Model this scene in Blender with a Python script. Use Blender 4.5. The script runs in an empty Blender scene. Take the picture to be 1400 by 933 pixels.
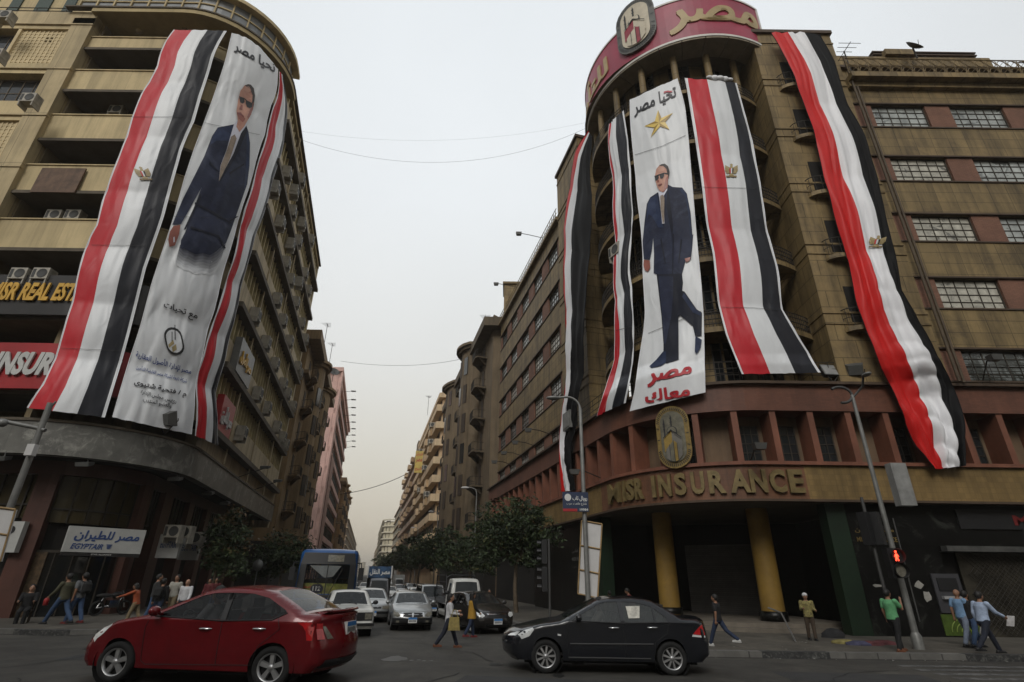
import bpy, bmesh, math, random
from math import sin, cos, pi, radians, sqrt, atan2, exp, floor
from mathutils import Vector, Matrix, noise
from mathutils.bvhtree import BVHTree
from mathutils.geometry import tessellate_polygon
random.seed(7)
scene = bpy.context.scene
col = scene.collection

# ------------------------------------------------------------------ camera
FPX, CXP, CYP, EYE = 716.0, 700.0, 466.5, 2.0          # focal length / centre in photograph pixels (1400 wide)
PITCH, ROLL = math.atan(321.5/FPX), radians(0.8)
_r0 = Vector((1,0,0)); _f = Vector((0,cos(PITCH),sin(PITCH))); _u0 = Vector((0,-sin(PITCH),cos(PITCH)))
_R = _r0*cos(ROLL)+_u0*sin(ROLL); _U = _u0*cos(ROLL)-_r0*sin(ROLL)
EYEP = Vector((0,0,EYE))
cam = bpy.data.cameras.new('camera'); camo = bpy.data.objects.new('camera', cam); col.objects.link(camo)
camo.matrix_world = Matrix(((_R.x,_U.x,-_f.x,0),(_R.y,_U.y,-_f.y,0),(_R.z,_U.z,-_f.z,EYE),(0,0,0,1)))
cam.sensor_fit = 'HORIZONTAL'; cam.sensor_width = 36.0; cam.lens = FPX/1400*36.0
cam.clip_start = 0.1; cam.clip_end = 20000
scene.camera = camo
def ray(x, y): return _R*((x-CXP)/FPX) - _U*((y-CYP)/FPX) + _f
def at_z(x, y, z):
    d = ray(x,y); return EYEP + d*((z-EYE)/d.z)
def at_y(x, y, Y):
    d = ray(x,y); return EYEP + d*(Y/d.y)

# ------------------------------------------------------------------ world, sun, exposure
SUN_EL, SUN_AZ = radians(37), radians(196)            # azimuth measured from +Y clockwise: behind the camera, a little left
world = bpy.data.worlds.new('World'); scene.world = world; world.use_nodes = True
nt = world.node_tree; nt.nodes.clear()
def N(t, **kw):
    n = nt.nodes.new(t)
    for k, v in kw.items(): setattr(n, k, v)
    return n
out = N('ShaderNodeOutputWorld'); bg = N('ShaderNodeBackground'); bg.inputs['Strength'].default_value = 0.1
sky = N('ShaderNodeTexSky', sky_type='NISHITA', sun_disc=False, sun_elevation=SUN_EL, sun_rotation=SUN_AZ, air_density=1.5, dust_density=6.0)
hs = N('ShaderNodeHueSaturation'); hs.inputs['Saturation'].default_value = 0.12; hs.inputs['Value'].default_value = 0.6
tc = N('ShaderNodeTexCoord'); sp = N('ShaderNodeSeparateXYZ')
ramp = N('ShaderNodeValToRGB')
els = ramp.color_ramp.elements
SKY = [(0.0,(5.9,5.1,3.95)),(0.05,(6.2,5.55,4.45)),(0.16,(6.7,6.4,5.55)),(0.36,(7.3,7.4,7.25)),(0.62,(8.0,8.35,8.6)),(1.0,(8.6,9.1,9.5))]
SKYMAX = 10.4
els[0].position = 0; els[1].position = 1
for p, c in SKY[1:-1]: els.new(p)
for e, (p, c) in zip(els, SKY): e.position = p; e.color = tuple(v/SKYMAX for v in c)+(1,)
sc_ = N('ShaderNodeVectorMath', operation='SCALE'); sc_.inputs['Scale'].default_value = SKYMAX
cl = N('ShaderNodeTexNoise'); cl.inputs['Scale'].default_value = 2.2; cl.inputs['Detail'].default_value = 5
cr = N('ShaderNodeMapRange'); cr.inputs['To Min'].default_value = 0.93; cr.inputs['To Max'].default_value = 1.06
mulc = N('ShaderNodeVectorMath', operation='SCALE')
mix = N('ShaderNodeMix', data_type='RGBA'); mix.inputs['Factor'].default_value = 0.86
L = nt.links.new
L(tc.outputs['Generated'], sp.inputs[0]); L(sp.outputs['Z'], ramp.inputs[0]); L(ramp.outputs[0], sc_.inputs[0])
L(tc.outputs['Generated'], cl.inputs['Vector']); L(cl.outputs[0], cr.inputs[0]); L(sc_.outputs[0], mulc.inputs[0]); fr = N('ShaderNodeMapRange', interpolation_type='SMOOTHSTEP'); fr.inputs['From Min'].default_value = -0.3; fr.inputs['From Max'].default_value = 0.8; fr.inputs['To Min'].default_value = 0.74; fr.inputs['To Max'].default_value = 1.20
mm_ = N('ShaderNodeMath', operation='MULTIPLY'); L(sp.outputs['Y'], fr.inputs[0]); L(cr.outputs[0], mm_.inputs[0]); L(fr.outputs[0], mm_.inputs[1]); L(mm_.outputs[0], mulc.inputs['Scale'])
L(sky.outputs[0], hs.inputs['Color']); L(hs.outputs[0], mix.inputs[6]); L(mulc.outputs[0], mix.inputs[7])
L(mix.outputs[2], bg.inputs[0]); L(bg.outputs[0], out.inputs[0])
sl = bpy.data.lights.new('sun', 'SUN'); sl.energy = 1.45; sl.angle = radians(24); sl.color = (1.0,0.97,0.92)
so = bpy.data.objects.new('sun', sl); col.objects.link(so)
_sd = Vector((sin(SUN_AZ)*cos(SUN_EL), cos(SUN_AZ)*cos(SUN_EL), sin(SUN_EL)))
so.rotation_euler = _sd.to_track_quat('Z','Y').to_euler(); so.location = _sd*80
vs = scene.view_settings; vs.view_transform = 'Standard'; vs.look = 'None'; vs.exposure = 0.0; vs.gamma = 1.0; vs.use_curve_mapping = False
scene.cycles.use_denoising = True
scene.cycles.max_bounces = 6; scene.cycles.diffuse_bounces = 3; scene.cycles.glossy_bounces = 3; scene.cycles.transmission_bounces = 4
scene.cycles.transparent_max_bounces = 12; scene.cycles.volume_bounces = 0
scene.cycles.caustics_reflective = False; scene.cycles.caustics_refractive = False

# ------------------------------------------------------------------ materials
MATS = {}
def mat(name, color, rough=0.7, metal=0.0, var=0.12, vscale=1.5, stain=0.0, bump=0.0, bscale=40.0, tile=None, tdark=0.55, tw=0.02,
        spec=0.4, coat=0.0, emit=None, crease=0.0, mottle=None, sheen=0.0, alpha=None, offset=0.5):
    """Procedural Principled material: colour broken up by noise, optional rain streaks, tile joints (tile=(w,h) in metres on the UVs), bump."""
    if name in MATS: return MATS[name]
    m = bpy.data.materials.new(name); m.use_nodes = True; t = m.node_tree; b = t.nodes['Principled BSDF']
    def A(k, **kw):
        n = t.nodes.new(k)
        for q, v in kw.items(): setattr(n, q, v)
        return n
    l = t.links.new
    c4 = (*color, 1)
    m.diffuse_color = c4
    b.inputs['Roughness'].default_value = rough; b.inputs['Metallic'].default_value = metal
    b.inputs['Specular IOR Level'].default_value = spec; b.inputs['Coat Weight'].default_value = coat; b.inputs['Coat Roughness'].default_value = 0.06
    if sheen: b.inputs['Sheen Weight'].default_value = sheen
    if emit:
        b.inputs['Emission Color'].default_value = (*emit[0],1); b.inputs['Emission Strength'].default_value = emit[1]
    co = A('ShaderNodeTexCoord')
    cur = None
    if var > 0 or stain > 0 or mottle:
        n1 = A('ShaderNodeTexNoise'); n1.inputs['Scale'].default_value = vscale; n1.inputs['Detail'].default_value = 6; n1.inputs['Roughness'].default_value = 0.65
        l(co.outputs['Object'], n1.inputs['Vector'])
        r1 = A('ShaderNodeMapRange'); r1.inputs['From Min'].default_value = 0.3; r1.inputs['From Max'].default_value = 0.7
        r1.inputs['To Min'].default_value = 1-var*1.6; r1.inputs['To Max'].default_value = 1+var
        l(n1.outputs[0], r1.inputs[0])
        v = A('ShaderNodeVectorMath', operation='SCALE'); v.inputs[0].default_value = color; l(r1.outputs[0], v.inputs['Scale']); cur = v.outputs[0]
        if mottle:
            n3 = A('ShaderNodeTexNoise'); n3.inputs['Scale'].default_value = mottle[1]; n3.inputs['Detail'].default_value = 8; n3.inputs['Roughness'].default_value = 0.75; n3.inputs['Distortion'].default_value = 0.8
            l(co.outputs['Object'], n3.inputs['Vector'])
            r3 = A('ShaderNodeMapRange'); r3.inputs['From Min'].default_value = mottle[2]; r3.inputs['From Max'].default_value = mottle[2]+mottle[3]; l(n3.outputs[0], r3.inputs[0])
            mx = A('ShaderNodeMix', data_type='RGBA'); mx.inputs[7].default_value = (*mottle[0],1); l(r3.outputs[0], mx.inputs[0]); l(cur, mx.inputs[6]); cur = mx.outputs[2]
        if stain > 0:
            mp = A('ShaderNodeMapping'); mp.inputs['Scale'].default_value = (1.3,1.3,0.10); l(co.outputs['Object'], mp.inputs[0])
            n2 = A('ShaderNodeTexNoise'); n2.inputs['Scale'].default_value = 1.6; n2.inputs['Detail'].default_value = 7; n2.inputs['Roughness'].default_value = 0.7; l(mp.outputs[0], n2.inputs['Vector'])
            r2 = A('ShaderNodeMapRange'); r2.inputs['From Min'].default_value = 0.44; r2.inputs['From Max'].default_value = 0.72; r2.inputs['To Min'].default_value = 1.0; r2.inputs['To Max'].default_value = 1-stain; l(n2.outputs[0], r2.inputs[0])
            v2 = A('ShaderNodeVectorMath', operation='SCALE'); l(cur, v2.inputs[0]); l(r2.outputs[0], v2.inputs['Scale']); cur = v2.outputs[0]
    if tile:
        br = A('ShaderNodeTexBrick'); br.inputs['Scale'].default_value = 1.0; br.inputs['Brick Width'].default_value = tile[0]; br.inputs['Row Height'].default_value = tile[1]
        br.inputs['Mortar Size'].default_value = tw; br.inputs['Mortar Smooth'].default_value = 0.1; br.inputs['Bias'].default_value = 0.0; br.offset = offset
        br.inputs['Color1'].default_value = (1,1,1,1); br.inputs['Color2'].default_value = (0.80,0.80,0.80,1); br.inputs['Mortar'].default_value = (tdark,tdark,tdark,1)
        l(co.outputs['UV'], br.inputs['Vector'])
        mm = A('ShaderNodeMix', data_type='RGBA', blend_type='MULTIPLY'); mm.inputs[0].default_value = 1.0
        if cur is None: mm.inputs[6].default_value = c4
        else: l(cur, mm.inputs[6])
        l(br.outputs[0], mm.inputs[7]); cur = mm.outputs[2]
    if cur is not None: l(cur, b.inputs['Base Color'])
    else: b.inputs['Base Color'].default_value = c4
    if bump > 0:
        nb = A('ShaderNodeTexNoise'); nb.inputs['Scale'].default_value = bscale; nb.inputs['Detail'].default_value = 4; l(co.outputs['Object'], nb.inputs['Vector'])
        bm_ = A('ShaderNodeBump'); bm_.inputs['Strength'].default_value = bump; bm_.inputs['Distance'].default_value = 0.02; l(nb.outputs[0], bm_.inputs['Height']); l(bm_.outputs[0], b.inputs['Normal'])
    if crease > 0:
        mp2 = A('ShaderNodeMapping'); mp2.inputs['Rotation'].default_value = (0.5,0.6,0.3); mp2.inputs['Scale'].default_value = (0.9,0.9,0.35); l(co.outputs['Object'], mp2.inputs[0])
        nz = A('ShaderNodeTexNoise'); nz.noise_type = 'RIDGED_MULTIFRACTAL'; nz.inputs['Scale'].default_value = 1.7; nz.inputs['Detail'].default_value = 3; nz.inputs['Distortion'].default_value = 1.2; l(mp2.outputs[0], nz.inputs['Vector'])
        b2_ = A('ShaderNodeBump'); b2_.inputs['Strength'].default_value = crease; b2_.inputs['Distance'].default_value = 0.05; l(nz.outputs[0], b2_.inputs['Height']); l(b2_.outputs[0], b.inputs['Normal'])
    MATS[name] = m
    return m

def glass(name, tint=(0.02,0.025,0.03), see=0.25, rough=0.03):
    """Window glass: a dark glossy pane, partly see-through."""
    if name in MATS: return MATS[name]
    m = bpy.data.materials.new(name); m.use_nodes = True; t = m.node_tree; b = t.nodes['Principled BSDF']
    m.diffuse_color = (*tint,1)
    b.inputs['Base Color'].default_value = (*tint,1); b.inputs['Roughness'].default_value = rough; b.inputs['Specular IOR Level'].default_value = 0.6
    co = t.nodes.new('ShaderNodeTexCoord'); nb = t.nodes.new('ShaderNodeTexNoise'); nb.inputs['Scale'].default_value = 0.9; t.links.new(co.outputs['Object'], nb.inputs['Vector'])
    bm_ = t.nodes.new('ShaderNodeBump'); bm_.inputs['Strength'].default_value = 0.05; bm_.inputs['Distance'].default_value = 0.1; t.links.new(nb.outputs[0], bm_.inputs['Height']); t.links.new(bm_.outputs[0], b.inputs['Normal'])
    if see > 0:
        tr = t.nodes.new('ShaderNodeBsdfTransparent'); mx = t.nodes.new('ShaderNodeMixShader'); mx.inputs[0].default_value = see
        o = t.nodes['Material Output']; t.links.new(b.outputs[0], mx.inputs[1]); t.links.new(tr.outputs[0], mx.inputs[2]); t.links.new(mx.outputs[0], o.inputs[0])
    MATS[name] = m
    return m

# ------------------------------------------------------------------ tags and hierarchy
def tag(o, label=None, cat=None, group=None, kind=None):
    if label: o['label'] = label
    if cat: o['category'] = cat
    if group: o['group'] = group
    if kind: o['kind'] = kind
    return o
def thing(name, label, cat, loc=(0,0,0), group=None, rotz=0.0):
    o = bpy.data.objects.new(name, None); col.objects.link(o); o.location = loc; o.rotation_euler = (0,0,rotz); o.empty_display_size = 0.3
    return tag(o, label, cat, group)
def world_loc(o):
    v = Vector((0,0,0))
    while o is not None: v = v + o.location; o = o.parent
    return v
def dup(root, loc=None, rotz=None, label=None, group=None, scale=None):
    r = root.copy(); col.objects.link(r)
    if loc is not None: r.location = loc
    if rotz is not None: r.rotation_euler = (0,0,rotz)
    if scale is not None: r.scale = scale
    if label: r['label'] = label
    if group: r['group'] = group
    for ch in root.children:
        c = ch.copy(); col.objects.link(c); c.parent = r
        for g in ch.children:
            d = g.copy(); col.objects.link(d); d.parent = c
    return r

# ------------------------------------------------------------------ mesh builder
class MB:
    """Collects faces; build() links them as ONE mesh object whose UVs are metres along / up each face."""
    def __init__(s): s.v = []; s.f = []; s.m = []; s.sm = []
    def add(s, verts, faces, m=0, smooth=False):
        o = len(s.v); s.v.extend([tuple(p) for p in verts])
        for f in faces: s.f.append([i+o for i in f]); s.m.append(m); s.sm.append(smooth)
    def quad(s, a, b, c, d, m=0): s.add([a,b,c,d], [(0,1,2,3)], m)
    def poly(s, pts, m=0): s.add(pts, [tuple(range(len(pts)))], m)
    def box(s, x0, x1, y0, y1, z0, z1, m=0):
        s.hexa([(x0,y0,z0),(x1,y0,z0),(x1,y1,z0),(x0,y1,z0)], [(x0,y0,z1),(x1,y0,z1),(x1,y1,z1),(x0,y1,z1)], m)
    def hexa(s, lo, hi, m=0):
        n = len(lo)
        s.add(list(lo)+list(hi), [tuple(reversed(range(n))), tuple(range(n,2*n))]+[(i,(i+1)%n,n+(i+1)%n,n+i) for i in range(n)], m)
    def prism(s, pts, z0, z1, m=0):
        s.hexa([(p[0],p[1],z0) for p in pts], [(p[0],p[1],z1) for p in pts], m)
    def tube(s, pts, r, n=8, m=0, cap=True, smooth=True):
        pts = [Vector(p) for p in pts]; rs = r if isinstance(r,(list,tuple)) else [r]*len(pts)
        rings = []; up = Vector((0,0,1)); prev = None
        for i, p in enumerate(pts):
            t = (pts[min(i+1,len(pts)-1)]-pts[max(i-1,0)]).normalized()
            if prev is None: a = t.cross(up if abs(t.z) < 0.95 else Vector((1,0,0))).normalized()
            else: a = (prev - t*prev.dot(t)).normalized()
            prev = a; b = t.cross(a)
            rings.append([p + a*(cos(2*pi*k/n)*rs[i]) + b*(sin(2*pi*k/n)*rs[i]) for k in range(n)])
        vs = [v for rg in rings for v in rg]; fs = []
        for i in range(len(pts)-1):
            for k in range(n): fs.append((i*n+k, i*n+(k+1)%n, (i+1)*n+(k+1)%n, (i+1)*n+k))
        s.add(vs, fs, m, smooth)
        if cap: s.add(rings[0], [tuple(reversed(range(n)))], m); s.add(rings[-1], [tuple(range(n))], m)
    def lathe(s, prof, c=(0,0,0), n=16, m=0, axis='z', smooth=True):
        vs = []
        for (r, h) in prof:
            for k in range(n):
                a = 2*pi*k/n; p = (r*cos(a), r*sin(a), h)
                if axis == 'y': p = (r*cos(a), h, r*sin(a))
                if axis == 'x': p = (h, r*cos(a), r*sin(a))
                vs.append((p[0]+c[0],p[1]+c[1],p[2]+c[2]))
        fs = [(i*n+k, i*n+(k+1)%n, (i+1)*n+(k+1)%n, (i+1)*n+k) for i in range(len(prof)-1) for k in range(n)]
        s.add(vs, fs, m, smooth)
    def ball(s, c, r, m=0, n=10, sq=(1,1,1)):
        k = n//2+1
        s.lathe([(max(1e-4,r*sin(pi*i/k)), -r*cos(pi*i/k)) for i in range(k+1)], (0,0,0), n, m)
        cnt = n*(k+1)
        for i in range(len(s.v)-cnt, len(s.v)):
            p = s.v[i]; s.v[i] = (p[0]*sq[0]+c[0], p[1]*sq[1]+c[1], p[2]*sq[2]+c[2])
    def map(s, fn): s.v = [tuple(fn(Vector(p))) for p in s.v]; return s
    def build(s, name, mats, parent=None, smooth=None, origin=True, weld=False):
        me = bpy.data.meshes.new(name)
        mats = mats if isinstance(mats, (list,tuple)) else [mats]
        off = world_loc(parent) if parent is not None else Vector((0,0,0))
        o = bpy.data.objects.new(name, me)
        vs = s.v
        if parent is None and origin and vs:
            xs = [p[0] for p in vs]; ys = [p[1] for p in vs]; zs = [p[2] for p in vs]
            off = Vector(((min(xs)+max(xs))/2, (min(ys)+max(ys))/2, min(zs))); o.location = off
        me.from_pydata([(p[0]-off.x,p[1]-off.y,p[2]-off.z) for p in vs], [], s.f)
        for q in mats: me.materials.append(q)
        me.polygons.foreach_set('material_index', s.m)
        sm = s.sm if smooth is None else [smooth]*len(s.f)
        me.polygons.foreach_set('use_smooth', sm)
        uv = me.uv_layers.new(name='UVMap'); d = uv.data
        for p in me.polygons:
            n = p.normal
            if abs(n.z) > 0.8:
                for li in p.loop_indices: q = vs[me.loops[li].vertex_index]; d[li].uv = (q[0], q[1])
            else:
                h = max(1e-6, sqrt(n.x*n.x+n.y*n.y)); tx, ty = -n.y/h, n.x/h
                for li in p.loop_indices: q = vs[me.loops[li].vertex_index]; d[li].uv = (q[0]*tx+q[1]*ty, q[2])
        if weld:
            b = bmesh.new(); b.from_mesh(me); bmesh.ops.remove_doubles(b, verts=b.verts, dist=1e-4); bmesh.ops.recalc_face_normals(b, faces=b.faces); b.to_mesh(me); b.free()
        me.update()
        col.objects.link(o)
        if parent is not None: o.parent = parent
        return o
    def structure(s, name, mats, **kw):
        o = s.build(name, mats, **kw); o['kind'] = 'structure'; return o

# ------------------------------------------------------------------ plan paths (facades with rounded corners)
class Path:
    """Plan polyline with arc length; P(s,d,z) is d metres out of the facade. Outward is to the right of the walking direction."""
    def __init__(self, pts):
        self.p = [Vector((q[0],q[1])) for q in pts]; self.s = [0.0]
        for a, b in zip(self.p, self.p[1:]): self.s.append(self.s[-1]+(b-a).length)
        self.n = []
        for i in range(len(self.p)):
            a = self.p[max(0,i-1)]; b = self.p[min(len(self.p)-1,i+1)]
            if 0 < i < len(self.p)-1:
                d0 = (self.p[i]-a).normalized(); d1 = (b-self.p[i]).normalized(); n0 = Vector((d0.y,-d0.x)); n1 = Vector((d1.y,-d1.x))
                n = (n0+n1).normalized(); n = n/max(0.3,n.dot(n0))
            else: d0 = (b-a).normalized(); n = Vector((d0.y,-d0.x))
            self.n.append(n)
        self.len = self.s[-1]
    def P(self, s, d=0.0, z=0.0):
        i = 0
        while i < len(self.s)-2 and s > self.s[i+1]: i += 1
        t = (s-self.s[i])/(self.s[i+1]-self.s[i])
        q = self.p[i].lerp(self.p[i+1], t); n = self.n[i].lerp(self.n[i+1], t) if 0 <= t <= 1 else (self.n[i] if t < 0 else self.n[i+1])
        return Vector((q.x+n.x*d, q.y+n.y*d, z))
    def find_s(self, pt):
        best = None
        for i in range(len(self.p)-1):
            a, b = self.p[i], self.p[i+1]; ab = b-a; t = (Vector((pt[0],pt[1]))-a).dot(ab)/ab.length_squared; t = max(0,min(1,t))
            q = a+ab*t; dd = (Vector((pt[0],pt[1]))-q).length
            if best is None or dd < best[0]: best = (dd, self.s[i]+t*ab.length)
        return best[1]
    def cuts(self, s0, s1): return [s0]+[q for q in self.s if s0+0.02 < q < s1-0.02]+[s1]
    def band(self, mb, s0, s1, d0, d1, z0, z1, m=0):
        cs = self.cuts(s0, s1); vs = []
        for c in cs: vs += [self.P(c,d0,z0), self.P(c,d1,z0), self.P(c,d1,z1), self.P(c,d0,z1)]
        n = len(cs); fs = []
        for i in range(n-1):
            a, b = i*4, i*4+4
            fs += [(a+1,b+1,b+2,a+2), (a+3,b+3,b,a), (a+2,b+2,b+3,a+3), (a,b,b+1,a+1)]
        fs += [(0,1,2,3), tuple(reversed(range((n-1)*4,(n-1)*4+4)))]
        mb.add(vs, fs, m)
    def sheet(self, mb, s0, s1, d, z0, z1, m=0):
        cs = self.cuts(s0, s1); vs = []
        for c in cs: vs += [self.P(c,d,z0), self.P(c,d,z1)]
        mb.add(vs, [(i*2,i*2+2,i*2+3,i*2+1) for i in range(len(cs)-1)], m)
def fillet(pts, k, r, n=12):
    """Replace corner k of the polyline by an arc of radius r."""
    a, c, b = [Vector(pts[i][:2]) for i in (k-1,k,k+1)]
    d0 = (a-c).normalized(); d1 = (b-c).normalized(); ang = d0.angle(d1); t = r/math.tan(ang/2)
    o = c + (d0+d1).normalized()*(r/sin(ang/2)); p0 = c+d0*t; p1 = c+d1*t
    a0 = atan2(p0.y-o.y,p0.x-o.x); a1 = atan2(p1.y-o.y,p1.x-o.x)
    while a1-a0 > pi: a1 -= 2*pi
    while a1-a0 < -pi: a1 += 2*pi
    arc = [(o.x+r*cos(a0+(a1-a0)*i/n), o.y+r*sin(a0+(a1-a0)*i/n)) for i in range(n+1)]
    return [tuple(q) for q in pts[:k]]+arc+[tuple(q) for q in pts[k+1:]], o

# ------------------------------------------------------------------ writing
_AR = {'ا':(0xFE8D,2),'ب':(0xFE8F,4),'ت':(0xFE95,4),'ة':(0xFE93,2),'ث':(0xFE99,4),'ج':(0xFE9D,4),'ح':(0xFEA1,4),'خ':(0xFEA5,4),'د':(0xFEA9,2),'ذ':(0xFEAB,2),'ر':(0xFEAD,2),'ز':(0xFEAF,2),'س':(0xFEB1,4),'ش':(0xFEB5,4),'ص':(0xFEB9,4),'ض':(0xFEBD,4),'ط':(0xFEC1,4),'ظ':(0xFEC5,4),'ع':(0xFEC9,4),'غ':(0xFECD,4),'ف':(0xFED1,4),'ق':(0xFED5,4),'ك':(0xFED9,4),'ل':(0xFEDD,4),'م':(0xFEE1,4),'ن':(0xFEE5,4),'ه':(0xFEE9,4),'و':(0xFEED,2),'ى':(0xFEEF,2),'ي':(0xFEF1,4),'أ':(0xFE83,2),'إ':(0xFE87,2)}
def arabic(s):
    outw = []
    for w in s.split(' '):
        w = w.replace('لا','\ufefb'); r = []; prev = False
        for i, c in enumerate(w):
            if c == '\ufefb': r.append(chr(0xFEFC if prev else 0xFEFB)); prev = False; continue
            if c not in _AR: r.append(c); prev = False; continue
            b, n = _AR[c]; nx = i+1 < len(w) and (w[i+1] in _AR or w[i+1] == '\ufefb')
            if n == 2: r.append(chr(b+(1 if prev else 0))); prev = False
            else: r.append(chr(b+((3 if nx else 1) if prev else (2 if nx else 0)))); prev = nx
        outw.append(''.join(reversed(r)))
    return ' '.join(reversed(outw))
def text_mesh(body, bold=0.0, shear=0.0, extrude=0.0, spacing=1.0, ar=False):
    """Letters as a mesh normalised to x,y in 0..1 over their bounding box; returns (verts, faces, aspect)."""
    c = bpy.data.curves.new('lettering', 'FONT'); c.body = arabic(body) if ar else body
    c.offset = 0.0 if ar else bold; c.shear = shear; c.extrude = extrude; c.space_character = spacing; c.resolution_u = 3
    dm = mat('lettering_blank',(0.5,0.5,0.5),var=0)
    c.materials.append(dm); c.materials.append(dm)
    for i, q in enumerate(c.body_format): q.material_index = i % 2
    o = bpy.data.objects.new('lettering', c); col.objects.link(o)
    me = bpy.data.meshes.new_from_object(o.evaluated_get(bpy.context.evaluated_depsgraph_get()))
    vs = [Vector(v.co) for v in me.vertices]
    for p in me.polygons:
        if p.material_index == 1:
            for i in p.vertices: vs[i].z = me.vertices[i].co.z + 0.004
    fs = [tuple(p.vertices) for p in me.polygons]
    if ar and bold:                                    # joined script: thicken by near copies, each a hair higher
        n0, base, f0 = len(vs), [v.copy() for v in vs], list(fs); q = bold*0.75
        for i, (dx, dy) in enumerate(((q,q),(-q,q),(q,-q),(-q,-q))):
            vs += [v+Vector((dx,dy,0.0012*(i+1))) for v in base]; fs += [tuple(k+n0*(i+1) for k in f) for f in f0]
    bpy.data.objects.remove(o); bpy.data.curves.remove(c); bpy.data.meshes.remove(me)
    x0 = min(v.x for v in vs); x1 = max(v.x for v in vs); y0 = min(v.y for v in vs); y1 = max(v.y for v in vs)
    return [Vector(((v.x-x0)/(x1-x0), (v.y-y0)/(y1-y0), v.z)) for v in vs], fs, (x1-x0)/(y1-y0)
def text_on(mb, body, fn, m=0, **kw):
    """fn(u,v,h) places the letter point (0..1, 0..1, depth)."""
    vs, fs, a = text_mesh(body, **kw)
    mb.add([fn(v.x,v.y,v.z) for v in vs], fs, m)
def frame_fn(o, ex, ey, en, lift=0.01, dep=1.0):
    o, ex, ey, en = Vector(o), Vector(ex), Vector(ey), Vector(en)
    return lambda u, v, h: o + ex*u + ey*v + en*(lift+h*dep)

# ================================================================== ground
asphalt = mat('asphalt',(0.042,0.039,0.034),rough=0.78,var=0.22,vscale=0.9,bump=0.4,bscale=55,mottle=((0.068,0.063,0.054),0.33,0.46,0.16))
paving = mat('paving',(0.095,0.085,0.069),rough=0.8,var=0.25,vscale=0.8,tile=(0.4,0.4),tdark=0.6,tw=0.012,mottle=((0.06,0.055,0.048),0.6,0.5,0.2))
kerbstone = mat('kerbstone',(0.13,0.125,0.115),rough=0.8,var=0.25,vscale=1.3,tile=(0.9,0.4),tdark=0.35,tw=0.02)
kerbdark = mat('kerb_black_paint',(0.03,0.03,0.03),rough=0.7,var=0.3,vscale=5,mottle=((0.11,0.11,0.1),9,0.5,0.12))
linepaint = mat('road_paint',(0.14,0.14,0.135),rough=0.7,var=0.3,vscale=4,mottle=((0.05,0.05,0.048),3,0.46,0.1))
earth = mat('earth',(0.11,0.09,0.065),rough=0.9,var=0.2,vscale=0.01)
g = MB(); g.quad((-4000,-400,-0.05),(4000,-400,-0.05),(4000,7000,-0.05),(-4000,7000,-0.05)); g.structure('ground', earth)
g = MB(); g.quad((-120,-30,0),(120,-30,0),(120,140,0),(-120,140,0)); g.quad((-620,140,0),(60,140,0),(-100,1400,0),(-620,1400,0)); g.structure('road', asphalt)
def RL(Y, off=0.0): return 11.375-0.25*Y+off     # right building line
def LL(Y, off=0.0): return -9.75-0.25*Y+off      # left building line
# right pavement: runs along the cross street, rounds the corner, then up the street
kr_pts, _ = fillet([(RL(420,-4.6),420),(RL(16.9,-4.6),16.9),(70,16.9)],1,4.5,10)
kr = Path(kr_pts)
kl_pts, _ = fillet([(-60,24.6),(-15.0,19.9),(LL(21,3.8),21.5),(LL(420,3.8),420)],1,2.5,8)
kl = Path(kl_pts)
def pavement(name, path, far):
    m = MB(); top = [path.P(q,-0.28,0.15) for q in path.s]
    pts = [(p.x,p.y) for p in top]+far
    m.poly([(x,y,0.15) for x,y in pts]); m.structure(name, paving)
pavement('pavement_right', kr, [(70,60),(RL(420,6),420)])
pavement('pavement_left', kl, [(LL(420,-6),420),(LL(60,-20),60),(-60,60)])
for nm, path in (('kerb_right',kr),('kerb_left',kl)):
    m = MB(); s = 0.0; i = 0
    s_end = path.len
    while s < s_end:
        near = path.P(s).y < 60
        e = min(s_end, s+(1.9 if near else 40.0))
        path.band(m, s, e, -0.28, 0.0, -0.02, 0.165, (0 if not near else (0,0,1)[i%3] if random.random()<0.85 else 1)); s = e; i += 1
    m.structure(nm, [kerbstone, kerbdark])
# worn crossing stripes by the right kerb, a patch of worn paint in the junction
m = MB()
for k in range(5):
    y0 = 13.2+k*0.62; m.quad((10.2,y0,0.004),(19,y0+0.1,0.004),(19,y0+0.38,0.004),(10.2,y0+0.28,0.004))
for k in range(9):
    x0=-3.3+k*0.16+random.uniform(-0.03,0.03); y0=15.6+random.uniform(-0.12,0.12); m.quad((x0,y0,0.004),(x0+0.1,y0,0.004),(x0+0.12,y0+0.1,0.004),(x0+0.02,y0+0.12,0.004))
m.structure('road_markings', linepaint)

# manhole cover and patches
m = MB(); m.lathe([(0.36,0.003),(0.36,0.012),(0.30,0.012),(0.30,0.006),(0.001,0.006)],(1.6,9.6,0),24)
o = m.build('manhole_cover', mat('cast_iron',(0.05,0.047,0.043),rough=0.55,metal=0.6,var=0.3,vscale=20)); tag(o,'round iron manhole cover in the asphalt before the black saloon','manhole cover')
patch = mat('asphalt_patch',(0.036,0.036,0.036),rough=0.8,var=0.2,vscale=2,bump=0.3,bscale=70)
m = MB(); m.poly([(-1.2,12.1,0.005),(2.5,11.6,0.005),(2.9,12.9,0.005),(-0.9,13.5,0.005)]); m.poly([(-11,14.8,0.005),(-8.2,15.2,0.005),(-8.5,17.0,0.005),(-11.2,16.6,0.005)]); m.poly([(6.2,13.4,0.005),(9.5,13.2,0.005),(9.7,14.4,0.005),(6.3,14.6,0.005)]); m.structure('road_patch', patch)

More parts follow.
